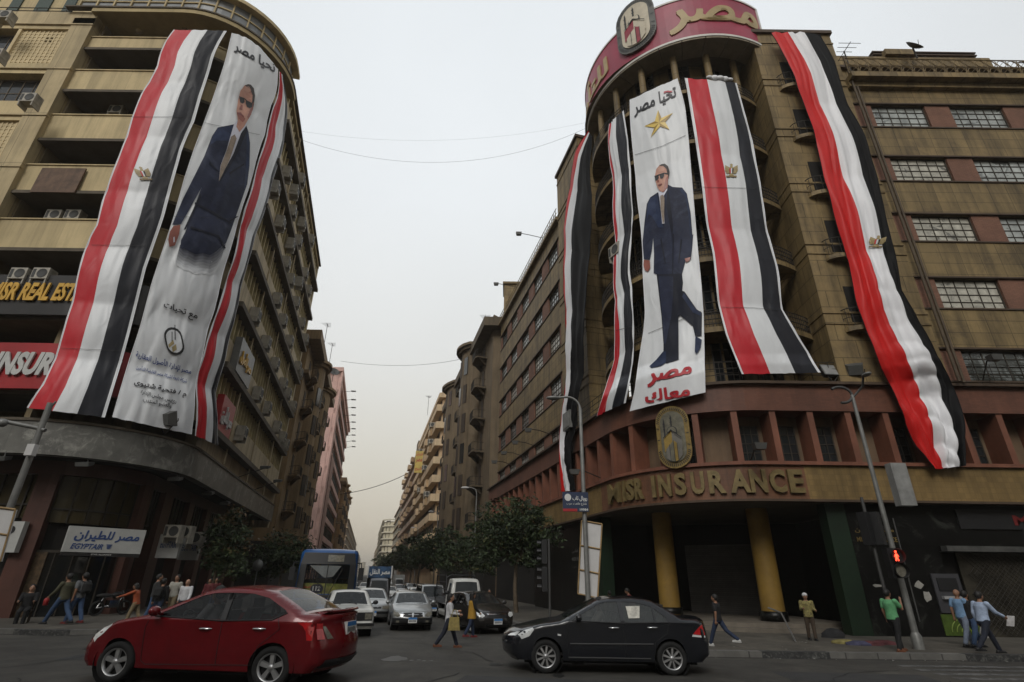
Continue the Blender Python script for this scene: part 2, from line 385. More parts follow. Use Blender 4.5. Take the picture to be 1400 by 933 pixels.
# distant desert hills closing the street
hillm = mat('desert_hill',(0.30,0.25,0.18),rough=0.95,var=0.2,vscale=0.004)
m = MB(); xs = []; n = 60
for i in range(n+1):
    x = -2400+3000*i/n; h = 26+14*noise.noise(Vector((x*0.004,0,1)))+7*noise.noise(Vector((x*0.016,3,1)))+(20 if -900 < x < -500 else 0)*0.5
    xs.append((x,max(4,h)))
vsx = []; 
for j,(dy,f) in enumerate(((0,0.0),(120,0.45),(330,0.85),(560,1.0),(1000,0.5))):
    for i,(x,h) in enumerate(xs): vsx.append((x+30*noise.noise(Vector((x*0.01,dy*0.01,5))),2300+dy,h*f*(1+0.25*noise.noise(Vector((x*0.013,dy*0.013,9))))-0.1))
m.add(vsx,[(j*(n+1)+i,j*(n+1)+i+1,(j+1)*(n+1)+i+1,(j+1)*(n+1)+i) for j in range(4) for i in range(n)],0,True)
m.structure('hills', hillm)

# cracks and oil drips on the junction
crack_m = mat('road_crack',(0.016,0.016,0.016),rough=0.9,var=0.1); oil_m = mat('oil_stain',(0.022,0.022,0.021),rough=0.45,var=0.3,vscale=6)
rng = random.Random(11); m = MB()
for k in range(16):
    x, y, a = rng.uniform(-11,13), rng.uniform(8.6,20), rng.uniform(0,6.3)
    for j in range(rng.randint(5,12)):
        a += rng.uniform(-0.5,0.5); q = rng.uniform(0.2,0.5); x2, y2 = x+cos(a)*q, y+sin(a)*q; w = rng.uniform(0.008,0.02); nx, ny = -sin(a)*w, cos(a)*w
        m.quad((x-nx,y-ny,0.009),(x2-nx,y2-ny,0.009),(x2+nx,y2+ny,0.009),(x+nx,y+ny,0.009)); x, y = x2, y2
m.structure('road_cracks', crack_m)
m = MB()
for k in range(34):
    x, y, r = rng.uniform(-12,13), rng.uniform(8.5,30), rng.uniform(0.08,0.42)
    if kr.P(kr.find_s((x,y)),0).y > y+20: continue
    m.poly([(x+r*cos(2*pi*i/11)*rng.uniform(0.6,1.2)*0.8,y+r*sin(2*pi*i/11)*rng.uniform(0.6,1.2)*1.4,0.007) for i in range(11)])
m.structure('road_stains', oil_m)
litter_m = mat('paper_litter',(0.36,0.35,0.32),rough=0.8,var=0.2)
m = MB()
for k in range(46):
    if k < 26: x, y, z = rng.uniform(4,18), rng.uniform(16.75,17.0), 0.006
    else: x, y, z = rng.uniform(5,17), rng.uniform(17.4,20.6), 0.156
    a, w = rng.uniform(0,3), rng.uniform(0.02,0.07); m.quad((x,y,z),(x+w*cos(a),y+w*sin(a),z+0.01),(x+w*cos(a)-w*sin(a),y+w*sin(a)+w*cos(a),z),(x-w*sin(a),y+w*cos(a),z+0.012))
o = m.build('litter',litter_m); o['kind'] = 'stuff'; tag(o,'scraps of paper litter along the right gutter and pavement','litter')

# ================================================================== right corner building
tile_tan = mat('tan_tile',(0.245,0.172,0.073),rough=0.62,var=0.2,vscale=0.5,stain=0.68,mottle=((0.138,0.096,0.044),0.45,0.5,0.18),tile=(0.95,0.62),tdark=0.42,tw=0.018,offset=0.0)
tile_tan2 = mat('tan_stone_courses',(0.27,0.19,0.083),rough=0.65,var=0.2,vscale=0.4,stain=0.66,mottle=((0.16,0.115,0.06),0.4,0.5,0.2),tile=(1.55,0.85),tdark=0.4,tw=0.02)
brick_red = mat('red_brick',(0.215,0.103,0.066),rough=0.75,var=0.15,vscale=0.8,stain=0.25,tile=(0.24,0.075),tdark=0.65,tw=0.012)
red_band = mat('red_glazed_band',(0.15,0.06,0.036),rough=0.55,var=0.2,vscale=0.5,stain=0.3,tile=(0.24,0.075),tdark=0.8,tw=0.008)
fin_red = mat('red_fin',(0.19,0.072,0.042),rough=0.65,var=0.2,vscale=0.8,stain=0.3)
fascia_y = mat('ochre_tile',(0.23,0.15,0.055),rough=0.55,var=0.18,vscale=0.5,stain=0.4,tile=(0.22,0.22),tdark=0.75,tw=0.012,offset=0.0)
fascia_r = mat('rust_tile',(0.175,0.078,0.04),rough=0.55,var=0.2,vscale=0.5,stain=0.35,tile=(0.22,0.22),tdark=0.75,tw=0.012,offset=0.0)
ledge_dark = mat('dark_ledge',(0.07,0.045,0.028),rough=0.7,var=0.2)
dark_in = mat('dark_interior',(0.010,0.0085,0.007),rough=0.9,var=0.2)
brown_wall = mat('brown_wall',(0.15,0.10,0.06),rough=0.8,var=0.2,vscale=0.6,stain=0.3)
soffit = mat('grey_soffit',(0.10,0.085,0.065),rough=0.8,var=0.2,vscale=0.7)
marble_blk = mat('black_marble',(0.0065,0.0065,0.0062),rough=0.35,spec=0.2,var=0.3,vscale=1.2,mottle=((0.034,0.036,0.031),1.1,0.56,0.1),tile=(1.5,1.1),tdark=0.5,tw=0.012)
green_paint = mat('green_paint',(0.008,0.021,0.010),rough=0.5,var=0.2,vscale=1)
col_yellow = mat('yellow_column',(0.225,0.135,0.025),rough=0.65,var=0.15,vscale=1.2,mottle=((0.17,0.10,0.024),1.4,0.52,0.2))
pane_pale = mat('pale_window_pane',(0.36,0.38,0.36),rough=0.18,var=0.35,vscale=0.9,spec=0.7,mottle=((0.08,0.085,0.08),0.8,0.54,0.07))
pane_dull = mat('dusty_window_pane',(0.19,0.205,0.20),rough=0.15,var=0.4,vscale=1.3,spec=0.7,mottle=((0.05,0.055,0.05),0.9,0.5,0.06)); pane_curt = mat('curtained_pane',(0.46,0.44,0.37),rough=0.3,var=0.3,vscale=2.5,spec=0.5,mottle=((0.12,0.115,0.10),1.2,0.55,0.05)); PANES = [pane_pale,pane_pale,pane_dull,pane_curt]
steel_frame = mat('dark_steel_frame',(0.045,0.036,0.026),rough=0.6,var=0.2)
white_frame = mat('cream_steel_frame',(0.36,0.33,0.26),rough=0.6,var=0.2)
iron = mat('iron_railing',(0.035,0.030,0.025),rough=0.6,metal=0.3,var=0.2)
iron_gold = mat('bronze_lattice',(0.17,0.12,0.055),rough=0.6,metal=0.2,var=0.25,vscale=2)
pf_pts, PFC = fillet([(RL(54),54),(RL(21.6),21.6),(62,21.6)],1,6.0,14)
PF = Path(pf_pts)
S0 = PF.find_s((RL(54),54)); SA = PF.find_s(pf_pts[1]); SB = PF.find_s(pf_pts[-2])       # arc from SA to SB
sX = lambda x: SB+(x-pf_pts[-2][0])                                                       # arc length at facade x
sY = lambda Y: PF.find_s((RL(Y),Y))                                                       # arc length on the street wing
RB = thing('insurance_building','brown corner office building with a rounded bay above a band of red fins','office building',(PFC.x,PFC.y,0))
BC = Vector((11.1,27.4))                                                                   # centre of the rounded bay
WS = -0.9                                                                                  # setback of the upper wing wall
def rpart(mb, name, mats, **kw): return mb.build(name, mats, RB, **kw)

# fascia: rust tile under the letters, ochre either side
m = MB(); sL0, sL1 = SA-1.0, sX(12.0)
PF.band(m,S0,sL0,-0.5,0.0,4.95,6.3,0); PF.band(m,sL0,sL1,-0.5,0.003,4.95,6.3,1); PF.band(m,sL1,PF.len,-0.5,0.0,4.95,6.3,0)
rpart(m,'fascia',[fascia_y,fascia_r])
m = MB(); PF.band(m,S0,PF.len,-0.4,0.10,4.86,4.95); rpart(m,'fascia_lip',ledge_dark)
m = MB(); PF.band(m,S0,PF.len,-1.3,0.14,6.3,6.44); rpart(m,'fin_ledge',fin_red)
m = MB(); PF.band(m,S0,PF.len,-1.35,-1.05,6.44,8.62); rpart(m,'recessed_wall',brown_wall)
m = MB(); PF.band(m,S0,PF.len,-1.3,0.0,8.62,9.78); rpart(m,'red_band',red_band)
m = MB(); PF.band(m,S0,PF.len,-1.3,0.22,9.78,9.9); rpart(m,'terrace_ledge',ledge_dark)
# fins
def fin(s):
    m = MB(); PF.band(m,s-0.13,s+0.13,-1.06,-0.06,6.44,8.62); rpart(m,'fin',fin_red)
s = sX(12.79)
fs = []
while s < sX(40): fs.append(s); s += 1.62
s = sX(12.79)-1.62
while s > S0+0.5: fs.append(s); s -= 1.62
for q in fs: fin(q)
# windows behind the fins
def window(parent, P, s0, s1, z0, z1, d, nx, nz, frame=steel_frame, pane=pane_pale, t=0.05, rev=0.2, sill=None):
    """One steel window: frame with glazing bars as a part, its pane a sub-part; d is the depth of the pane plane."""
    m = MB()
    def bx(a0,a1,b0,b1,d0,d1): m.hexa([P(a0,d0,b0),P(a1,d0,b0),P(a1,d1,b0),P(a0,d1,b0)],[P(a0,d0,b1),P(a1,d0,b1),P(a1,d1,b1),P(a0,d1,b1)])
    for a in (s0,s1-t): bx(a,a+t,z0,z1,d,d+0.07)
    for b in (z0,z1-t): bx(s0+t,s1-t,b,b+t,d,d+0.07)
    for i in range(1,nx):
        a = s0+(s1-s0)*i/nx; w = t*0.45 if i % 2 else t*0.7
        bx(a-w/2,a+w/2,z0+t,z1-t,d+0.004,d+0.05)
    for j in range(1,nz):
        b = z0+(z1-z0)*j/nz; bx(s0+t,s1-t,b-t*0.25,b+t*0.25,d+0.008,d+0.055)
    f = m.build('window',frame,parent)
    q = MB(); q.hexa([P(s0+0.01,d-0.03,z0+0.01),P(s1-0.01,d-0.03,z0+0.01),P(s1-0.01,d+0.02,z0+0.01),P(s0+0.01,d+0.02,z0+0.01)],[P(s0+0.01,d-0.03,z1-0.01),P(s1-0.01,d-0.03,z1-0.01),P(s1-0.01,d+0.02,z1-0.01),P(s0+0.01,d+0.02,z1-0.01)])
    q.build('pane',random.choice(pane) if isinstance(pane,list) else pane,f)
    return f
pane_dark = glass('dark_pane',(0.015,0.018,0.02),0.0,0.06)
for i,q in enumerate(fs):
    if q > sX(28) or q < sY(48): continue
    if i % 2 == 0 or (sX(8) < q < sX(14)): window(RB,PF.P,q+0.3,q+1.3,6.6,8.2,-1.04,3,4,steel_frame,pane_dark)

# ground floor: black marble piers, shop recesses, portico
GD = -0.45
for a,b,d_,z_ in ((sX(13.55),sX(16.9),0,0.15),(sX(22.3),sX(24.2),0,0.15),(sX(36),sX(62),0,0.15),(sX(16.9),sX(22.3),-0.02,3.1),(sX(24.2),sX(36),-0.02,3.3),(sY(40),sY(29.2),0,0.15)): m = MB(); PF.band(m,a,b,GD-0.5,GD+d_,z_,4.86); rpart(m,'marble_wall',marble_blk)
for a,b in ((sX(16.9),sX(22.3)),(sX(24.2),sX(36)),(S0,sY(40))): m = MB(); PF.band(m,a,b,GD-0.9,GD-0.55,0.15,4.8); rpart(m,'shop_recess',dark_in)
for a in (sY(29.2),sX(12.75)):
    m = MB(); PF.band(m,a,a+0.78,GD-0.6,GD+0.02,0.15,4.86); rpart(m,'green_pier',green_paint)
# portico behind the columns
def ringpts(r, a0, a1, n): return [(PFC.x+r*cos(a0+(a1-a0)*i/n),PFC.y+r*sin(a0+(a1-a0)*i/n)) for i in range(n+1)]
A0, A1 = radians(170), radians(300)
ground_soffit = MB(); a = ringpts(6.0,radians(165),radians(300),18)
cs = PF.cuts(S0,PF.len)
for c0,c1 in zip(cs,cs[1:]): ground_soffit.quad(PF.P(c0,-0.38,4.9),PF.P(c1,-0.38,4.9),PF.P(c1,-1.4,4.9),PF.P(c0,-1.4,4.9))
ground_soffit.poly([PF.P(c,-1.35,4.893) for c in PF.cuts(sY(31.5),sX(16.5))]+[Vector((16.5,33.5,4.893)),Vector((4.0,33.5,4.893))]); rpart(ground_soffit,'portico_soffit',soffit)
m = MB(); back = [(3.9,33.0),(8.2,33.2),(16.0,30.9),(16.3,22.2)]
for p,q in zip(back,back[1:]): m.quad((*p,0.15),(*q,0.15),(*q,4.88),(*p,4.88))
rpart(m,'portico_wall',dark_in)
m = MB()
for k,(r,z) in enumerate(((5.0,0.30),(4.6,0.45))):
    pts = ringpts(r,radians(175),radians(292),16)+[(14.2-0.3*k,24),(13.5,28),(8,32.5)]
    m.prism(pts,0.1 if k==0 else 0.30,z)
rpart(m,'portico_step',mat('step_stone',(0.14,0.12,0.095),rough=0.8,var=0.2))
for (x,y) in ((7.35,26.6),(11.0,24.35)):
    m = MB(); m.lathe([(0.0,0.45),(0.54,0.45),(0.54,0.80),(0.47,0.82)],(x,y,0),28,1); m.lathe([(0.46,0.80),(0.455,2.6),(0.445,4.88)],(x,y,0),32,0); rpart(m,'portico_column',[col_yellow,marble_blk])
# roller door between the columns and a grille
slatm = mat('roller_shutter',(0.06,0.055,0.05),rough=0.5,metal=0.4,var=0.2,tile=(9,0.09),tdark=0.5,tw=0.01)
m = MB(); m.hexa([(9.5,29.9,0.45),(12.6,27.6,0.45),(12.62,27.65,0.45),(9.52,29.95,0.45)],[(9.5,29.9,3.6),(12.6,27.6,3.6),(12.62,27.65,3.6),(9.52,29.95,3.6)]); 
m.map(lambda p: Vector((p.x-0.25,p.y-0.3,p.z))); rpart(m,'roller_door',slatm)

# upper walls -----------------------------------------------------------------
SILL = [10.05,13.65,17.4,21.2,25.0]; WH = [1.5,1.62,1.62,1.62,1.68]
XF = 19.15; XE = 44.0
def strips(P, band, s0, s1, wins, d, wall, nx, extra=0.0):
    """Spandrel bands, window strips with brick piers, thin ledges; wins = [(start,width)]"""
    edges = [9.9]
    for z,h in zip(SILL,WH): edges += [z,z+h]
    edges.append(28.2)
    for i in range(0,len(edges),2):
        if edges[i+1]-edges[i] > 0.05:
            m = MB(); band(m,s0,s1,d-0.4,d,edges[i],edges[i+1]); rpart(m,'spandrel',wall)
    for z,h in zip(SILL,WH):
        m = MB(); band(m,s0,s1,d-0.05,d+0.06,z-0.07,z+0.003); band(m,s0,s1,d-0.05,d+0.09,z+h-0.003,z+h+0.08); rpart(m,'ledge',ledge_dark)
        last = s0
        for (a,w) in wins+[(s1,0)]:
            if a-last > 0.05: m = MB(); band(m,last,a,d-0.42,d-0.02,z,z+h); rpart(m,'brick_pier',brick_red)
            last = a+w
        m = MB(); band(m,s0,s1,d-0.7,d-0.5,z,z+h); rpart(m,'strip_back',dark_in)
        for (a,w) in wins: window(RB,P,a,a+w,z+0.02,z+h-0.02,d-0.2,nx,4,steel_frame,PANES,0.06)
bandF = lambda m,s0,s1,d0,d1,z0,z1,k=0: PF.band(m,s0,s1,d0,d1,z0,z1,k)
strips(PF.P,bandF,sX(XF),sX(XE),[(sX(20.15+4.45*i),3.05) for i in range(5)],0.08,tile_tan,6)
WY = [34.9+4.05*i for i in range(5)]
strips(PF.P,bandF,S0,sY(34.2),[(sY(y)-2.55,2.55) for y in reversed(WY)],WS,tile_tan,5)
# pilasters
for a,b,d in ((sX(14.35),sX(XF),0.14),(sY(34.2),sY(29.7),WS+0.14)):
    m = MB(); PF.band(m,a,b,-3.4,d,9.9,32.45); rpart(m,'pilaster',tile_tan2)
    for z in (12.7,13.25,16.5,17.05,20.3,20.85,24.1,24.65,28.0,28.5,31.6): m = MB(); PF.band(m,a-0.03,b+0.03,-3.4,d+0.05,z,z+0.1); rpart(m,'string_course',tile_tan2)
    m = MB(); PF.band(m,a-0.12,b+0.1,-3.4,d+0.15,32.45,32.7); rpart(m,'pilaster_cap',ledge_dark)
# side balconies of the right pilaster, half hidden by the long flag
for k in range(5):
    z = 12.4+3.82*k; c = PF.P(sX(16.1),0.14,z)
    m = MB(); m.prism([(c.x+0.95*cos(t*pi/8+pi),c.y-0.0+0.5*sin(t*pi/8+pi)) for t in range(9)],z-0.12,z+0.1); f = rpart(m,'small_balcony',tile_tan2)
    r = MB(); pts = [Vector((c.x+0.9*cos(t*pi/8+pi),c.y+0.46*sin(t*pi/8+pi),z+1.0)) for t in range(9)]; r.tube(pts,0.025,6)
    r.tube([p-Vector((0,0,0.45)) for p in pts],0.015,6)
    for p in pts: r.tube([p,p-Vector((0,0,0.95))],0.014,5)
    r.build('balcony_rail',iron,f)
    dr = MB(); PF.band(dr,sX(15.6),sX(16.6),0.1,0.16,z+0.1,z+2.3); rpart(dr,'balcony_door',dark_in)
# bay: curved wall, balconies with rails, top loggia columns
def arcP(r,a,z): return Vector((BC.x+r*cos(a),BC.y+r*sin(a),z))
def arc_band(m,r0,r1,a0,a1,z0,z1,n=24,k=0):
    vs = []
    for i in range(n+1):
        a = a0+(a1-a0)*i/n; vs += [arcP(r0,a,z0),arcP(r1,a,z0),arcP(r1,a,z1),arcP(r0,a,z1)]
    fs_ = []
    for i in range(n):
        a,b = i*4,i*4+4; fs_ += [(a+1,b+1,b+2,a+2),(a+3,b+3,b,a),(a+2,b+2,b+3,a+3),(a,b,b+1,a+1)]
    fs_ += [(0,1,2,3),tuple(reversed(range(n*4,n*4+4)))]
    m.add(vs,fs_,k)
aL, aR = radians(158), radians(308)
m = MB(); arc_band(m,3.9,4.3,aL-0.25,aR+0.25,9.9,32.2,30); rpart(m,'bay_wall',tile_tan2)
for k in range(5):
    z = 12.6+3.82*k
    m = MB(); arc_band(m,4.2,5.75,aL,aR,z-0.14,z+0.12,28); f = rpart(m,'bay_balcony',tile_tan2)
    r = MB()
    for rz in (0.3,0.55,0.8,1.02): r.tube([arcP(5.68,aL+(aR-aL)*i/28,z+rz) for i in range(29)],0.024,6)
    for i in range(101): a = aL+(aR-aL)*i/100; r.tube([arcP(5.68,a,z+0.1),arcP(5.68,a,z+1.02)],0.014,5)
    r.build('balcony_rail',iron,f)
arcf = lambda s,d,z: arcP(4.3+d,aL+(s/4.3),z)
for k in range(6):
    z = 9.95+3.82*k if k else 9.95
    for j in range(5):
        s_ = 0.5+j*2.15; window(RB,arcf,s_,s_+1.25,z+0.35+(0 if k else 0),z+2.75,0.02,3,4,steel_frame,pane_dark,0.06)
for j in range(7):
    a = aL+(aR-aL)*(j+0.5)/7; c = arcP(5.3,a,0); m = MB(); m.lathe([(0.2,28.0),(0.2,31.6)],(c.x,c.y,0),12); rpart(m,'loggia_column',tile_tan2)
m = MB(); cs = [aL-0.2+(aR-aL+0.4)*i/24 for i in range(25)]
for a,b in zip(cs,cs[1:]): m.quad(arcP(3.9,a,31.62),arcP(3.9,b,31.62),arcP(6.1,b,31.62),arcP(6.1,a,31.62))
rpart(m,'loggia_ceiling',mat('stained_ceiling',(0.13,0.10,0.06),rough=0.85,var=0.3,vscale=0.8))
# terrace railing above the red band
m = MB()
for rz in (0.35,0.65,0.95):
    m.tube([PF.P(c,0.02,9.9+rz) for c in PF.cuts(sY(33),sX(33))],0.018,5)
s = sY(33)
while s < sX(33): m.tube([PF.P(s,0.02,9.9),PF.P(s,0.02,10.85)],0.016,5); s += 0.8
rpart(m,'terrace_rail',iron)
# cornice, roof lattice rail, penthouse
m = MB(); PF.band(m,sX(XF),sX(XE),-4.0,0.75,28.2,28.55); PF.band(m,sX(XF),sX(XE),-0.3,0.35,27.85,28.2); rpart(m,'cornice',tile_tan2)
m = MB(); PF.band(m,S0,sY(34.2),-3.0,WS+0.35,28.2,28.5); rpart(m,'wing_cornice',tile_tan2)
def lattice_rail(P, s0, s1, d, z0, h, mt, parent, name='lattice_rail'):
    m = MB(); s = s0
    for z in (z0+0.05,z0+h*0.5,z0+h): m.tube([P(s0,d,z),P(s1,d,z)],0.035,5)
    w = h/2
    while s < s1-0.01:
        m.tube([P(s,d,z0),P(s,d,z0+h)],0.025,4)
        for zz in (z0,z0+h*0.5):
            c = [P(s+w/2+w*0.42*cos(t*pi/4),d,zz+h*0.25+h*0.21*sin(t*pi/4)) for t in range(9)]; m.tube(c,0.026,4,cap=False)
            m.tube([P(s,d,zz),P(s+w,d,zz+h*0.5)],0.016,3,cap=False)
        s += w
    return m.build(name,mt,parent)
lattice_rail(PF.P,sX(XF),sX(XE),0.6,28.55,1.25,iron_gold,RB)
m = MB()
for rz in (0.5,0.95): m.tube([PF.P(S0,WS+0.2,28.5+rz),PF.P(sY(34.4),WS+0.2,28.5+rz)],0.03,5)
s = S0
while s < sY(34.4): m.tube([PF.P(s,WS+0.2,28.5),PF.P(s,WS+0.2,29.45)],0.025,5); s += 0.5
rpart(m,'wing_roof_rail',iron_gold)
m = MB(); PF.band(m,sX(XF),sX(35.6),-6,-1.6,28.55,31.6); rpart(m,'penthouse_wall',tile_tan)
m = MB(); PF.band(m,sX(XF),sX(35.9),-6,-1.35,31.6,31.8); rpart(m,'penthouse_roof',ledge_dark)
m = MB(); PF.band(m,sX(XF),sX(31.6),-6,-2.4,31.8,34.0); PF.band(m,sX(24.6),sX(26.6),-5,-2.2,34.0,34.5); rpart(m,'roof_house',tile_tan2)
m = MB(); 
for z in (34.35,34.6): PF.band(m,sX(24.0),sX(31.0),-3.2,-2.5,z,z+0.09)
for x in (24.1,27.5,30.8): PF.band(m,sX(x),sX(x+0.15),-3.1,-2.6,34.0,34.35)
rpart(m,'roof_beam',ledge_dark)
m = MB(); m.tube([PF.P(sX(31.8),-1.5,32.4),PF.P(sX(35.8),-1.5,32.4)],0.035,5)
for x in (32,33.2,34.4,35.7): m.tube([PF.P(sX(x),-1.5,31.8),PF.P(sX(x),-1.5,32.4)],0.03,5)
rpart(m,'roof_guard_rail',iron)
m = MB(); m.tube([PF.P(sX(XF)+0.15,0.42,z) for z in (9.9,20,29.0,30.2)],0.065,8); m.tube([PF.P(sX(XF)+0.45,0.30,z) for z in (9.9,28)],0.06,8); rpart(m,'drain_pipe',mat('brown_drain_pipe',(0.085,0.06,0.036),rough=0.7,var=0.25,vscale=2))
# end walls and roof body so the building is solid from the side
m = MB()
pts = [PF.P(c,-1.4,0) for c in PF.cuts(S0+0.02,sX(XE))]+[Vector((XE+0.6,70,0)),Vector((RL(54),70,0))]
m.prism([(p.x,p.y) for p in pts],8.7,9.7); rpart(m,'floor_slab',soffit)
m = MB(); p0 = PF.P(S0,WS-0.02,0); p1 = PF.P(S0,-14,0)
m.hexa([(p0.x,p0.y,0.1),(p1.x,p1.y,0.1),(p1.x,p1.y+0.3,0.1),(p0.x,p0.y+0.3,0.1)],[(p0.x,p0.y,28.5),(p1.x,p1.y,28.5),(p1.x,p1.y+0.3,28.5),(p0.x,p0.y+0.3,28.5)]); rpart(m,'end_wall',brown_wall)
m = MB(); pts = [PF.P(S0,-1.5,0),PF.P(sY(30),-3.6,0),PF.P(sX(15.5),-3.6,0),PF.P(sX(XE),-1.5,0),Vector((XE+0.6,50,0)),Vector((8,60,0))]
m.prism([(p.x,p.y) for p in pts],27.9,28.3); rpart(m,'flat_roof',soffit)
# turret at the far end of the wing
m = MB(); q = PF.P(S0,WS-0.3,0); m.box(q.x-0.0,q.x+4.5,51.2,54,28.5,32.0); m.box(q.x-0.15,q.x+4.7,51.0,54.2,32.0,32.25); rpart(m,'roof_turret',tile_tan2)
# street end box

# drum sign -------------------------------------------------------------------
sign_mag = mat('magenta_sign_vinyl',(0.30,0.028,0.060),rough=0.45,var=0.2,vscale=0.4,spec=0.5)
sign_gold = mat('dull_gold_letter',(0.42,0.32,0.16),rough=0.5,var=0.12,vscale=1)
sign_white = mat('sign_white_edge',(0.62,0.60,0.56),rough=0.5,var=0.1)
cream = mat('emblem_cream',(0.55,0.49,0.38),rough=0.55,var=0.1)
black_p = mat('black_letter',(0.02,0.02,0.022),rough=0.5,var=0.1)
DS = thing('drum_sign','red curved rooftop sign drum with gold Arabic lettering and an oval emblem','sign',(BC.x,BC.y,31.5))
BC_BAY = BC; BC = Vector((11.99,27.64)); dR = 6.75; dA0, dA1 = radians(148), radians(298.5)
m = MB(); arc_band(m,dR-0.35,dR,dA0,dA1,31.5,35.1,40); m.build('sign_panel',sign_mag,DS)
m = MB(); arc_band(m,dR-0.02,dR+0.06,dA0-0.01,dA1+0.01,31.42,31.58,40); arc_band(m,dR-0.02,dR+0.05,dA0-0.01,dA1+0.01,35.02,35.16,40)
arc_band(m,dR-0.02,dR+0.05,dA0-0.01,dA0+0.012,31.5,35.1,2); arc_band(m,dR-0.02,dR+0.05,dA1-0.012,dA1+0.01,31.5,35.1,2); m.build('sign_border',sign_white,DS)
m = MB()
for i in range(13):
    a0 = dA0+(dA1-dA0)*i/13; arc_band(m,dR-1.25,dR+0.02,a0+0.004,a0+(dA1-dA0)/13-0.004,31.28,31.42,4)
m.build('drum_soffit',mat('pale_soffit_panel',(0.22,0.185,0.13),rough=0.7,var=0.2),DS)
m = MB()
dfn = lambda a0,a1,z0,z1: (lambda u,v,h: arcP(dR+0.03+h*0.6,a0+(a1-a0)*u,z0+(z1-z0)*v))
text_on(m,'مصر',dfn(radians(247),radians(296),32.05,34.2),0,bold=0.03,extrude=0.08,ar=True)
text_on(m,'للتأمين',dfn(radians(150),radians(210),32.0,34.5),0,bold=0.03,extrude=0.08,ar=True)
m.build('lettering',sign_gold,DS)
# oval emblem: ring with ticks, citadel with domes and minarets
def oval(w,h,n=10):
    """stadium outline, width w, height h"""
    r = w/2; pts = [(r*cos(pi*i/n), (h/2-r)+r*sin(pi*i/n)) for i in range(n+1)]+[(-r*cos(pi*i/n), -(h/2-r)-r*sin(pi*i/n)) for i in range(n+1)]
    return pts
def emblem(parent, fn, w, h, mats, depth=0.06, name='emblem'):
    """fn(x,y,d) places a point of the emblem, mats = ring, field, citadel a, citadel b, line"""
    m = MB(); o = oval(w,h); i_ = oval(w*0.72,h*0.82); n = len(o)
    m.add([fn(x,y,depth) for x,y in o]+[fn(x,y,0) for x,y in o],[tuple(range(n))]+[(i,n+i,n+(i+1)%n,(i+1)%n) for i in range(n)],0)
    m.add([fn(x,y,depth*1.25) for x,y in i_],[tuple(range(n))],1)
    for k in range(52):                                          # ticks on the ring
        t = k/52*n; j = int(t); f = t-j
        a = (o[j][0]*(1-f)+o[(j+1)%n][0]*f, o[j][1]*(1-f)+o[(j+1)%n][1]*f)
        L_ = sqrt(a[0]**2+a[1]**2); tx,ty = -a[1]/L_,a[0]/L_
        b0 = (a[0]*0.95,a[1]*0.95); b1 = (a[0]*0.80,a[1]*0.86); hw = w*0.011
        m.add([fn(b0[0]-tx*hw,b0[1]-ty*hw,depth*1.2),fn(b0[0]+tx*hw,b0[1]+ty*hw,depth*1.2),fn(b1[0]+tx*hw,b1[1]+ty*hw,depth*1.2),fn(b1[0]-tx*hw,b1[1]-ty*hw,depth*1.2)],[(0,1,2,3)],4)
    S = lambda pts,k,l: m.add([fn(x*w,y*h,depth*l) for x,y in pts],[tuple(range(len(pts)))],k)
    S([(-0.27,-0.24),(-0.02,-0.10),(-0.02,0.10),(-0.27,-0.02)],2,1.5); S([(-0.02,-0.10),(0.26,-0.22),(0.26,-0.04),(-0.02,0.10)],3,1.5)
    S([(-0.22,-0.34),(-0.10,-0.39),(-0.10,-0.13),(-0.22,-0.2)],3,1.7); S([(-0.10,-0.39),(0.02,-0.40),(0.02,-0.07),(-0.10,-0.13)],1,1.7)
    S([(0.02,-0.40),(0.12,-0.38),(0.12,-0.12),(0.02,-0.07)],2,1.7); S([(0.12,-0.38),(0.24,-0.30),(0.24,-0.18),(0.12,-0.12)],3,1.7)
    S([(-0.14,0.05)]+[(0.0+0.15*cos(pi-pi*i/8),0.09+0.07*sin(pi-pi*i/8)) for i in range(9)]+[(0.15,0.03),(-0.02,0.10)],4,1.6)
    S([(-0.12,0.055)]+[(0.0+0.125*cos(pi-pi*i/8),0.09+0.058*sin(pi-pi*i/8)) for i in range(9)]+[(0.125,0.045),(-0.02,0.10)],1,1.9)
    for x,y0,y1 in ((-0.22,0.0,0.31),(0.0,0.14,0.36)):
        S([(x-0.02,y0),(x+0.02,y0),(x+0.02,y1-0.05),(x,y1),(x-0.02,y1-0.05)],4,1.65)
        for q in (0.35,0.65): yy = y0+(y1-y0)*q; S([(x-0.035,yy),(x+0.035,yy),(x+0.035,yy+0.015),(x-0.035,yy+0.015)],4,1.8)
    for (x0,y0,x1,y1) in ((-0.27,-0.02,-0.02,0.10),(-0.02,0.10,0.26,-0.04),(-0.10,-0.39,-0.10,-0.13),(0.02,-0.40,0.02,-0.07),(0.12,-0.38,0.12,-0.12)):
        dx,dy = x1-x0,y1-y0; L_ = sqrt(dx*dx+dy*dy); px,py = -dy/L_*0.007,dx/L_*0.007; S([(x0-px,y0-py),(x1-px,y1-py),(x1+px,y1+py),(x0+px,y0+py)],4,2.1)
    return m.build(name,mats,parent)
emblem_red = mat('emblem_red',(0.28,0.03,0.05),rough=0.5,var=0.15)
aE = radians(230.5)
emblem(DS,lambda x,y,d: arcP(dR+0.08+d,aE+x/dR,34.35+y),2.6,4.6,[mat('emblem_ring',(0.10,0.10,0.09),rough=0.5,var=0.2),cream,emblem_red,cream,black_p],0.12)
m = MB(); c = arcP(dR+0.02,aE,36.2); m.lathe([(0.42,0),(0.42,0.25),(0.30,0.3),(0.30,1.2),(0.1,1.5)],(c.x+0.5,c.y+0.8,35.1),12); m.build('sign_finial',ledge_dark,DS)

BC = BC_BAY
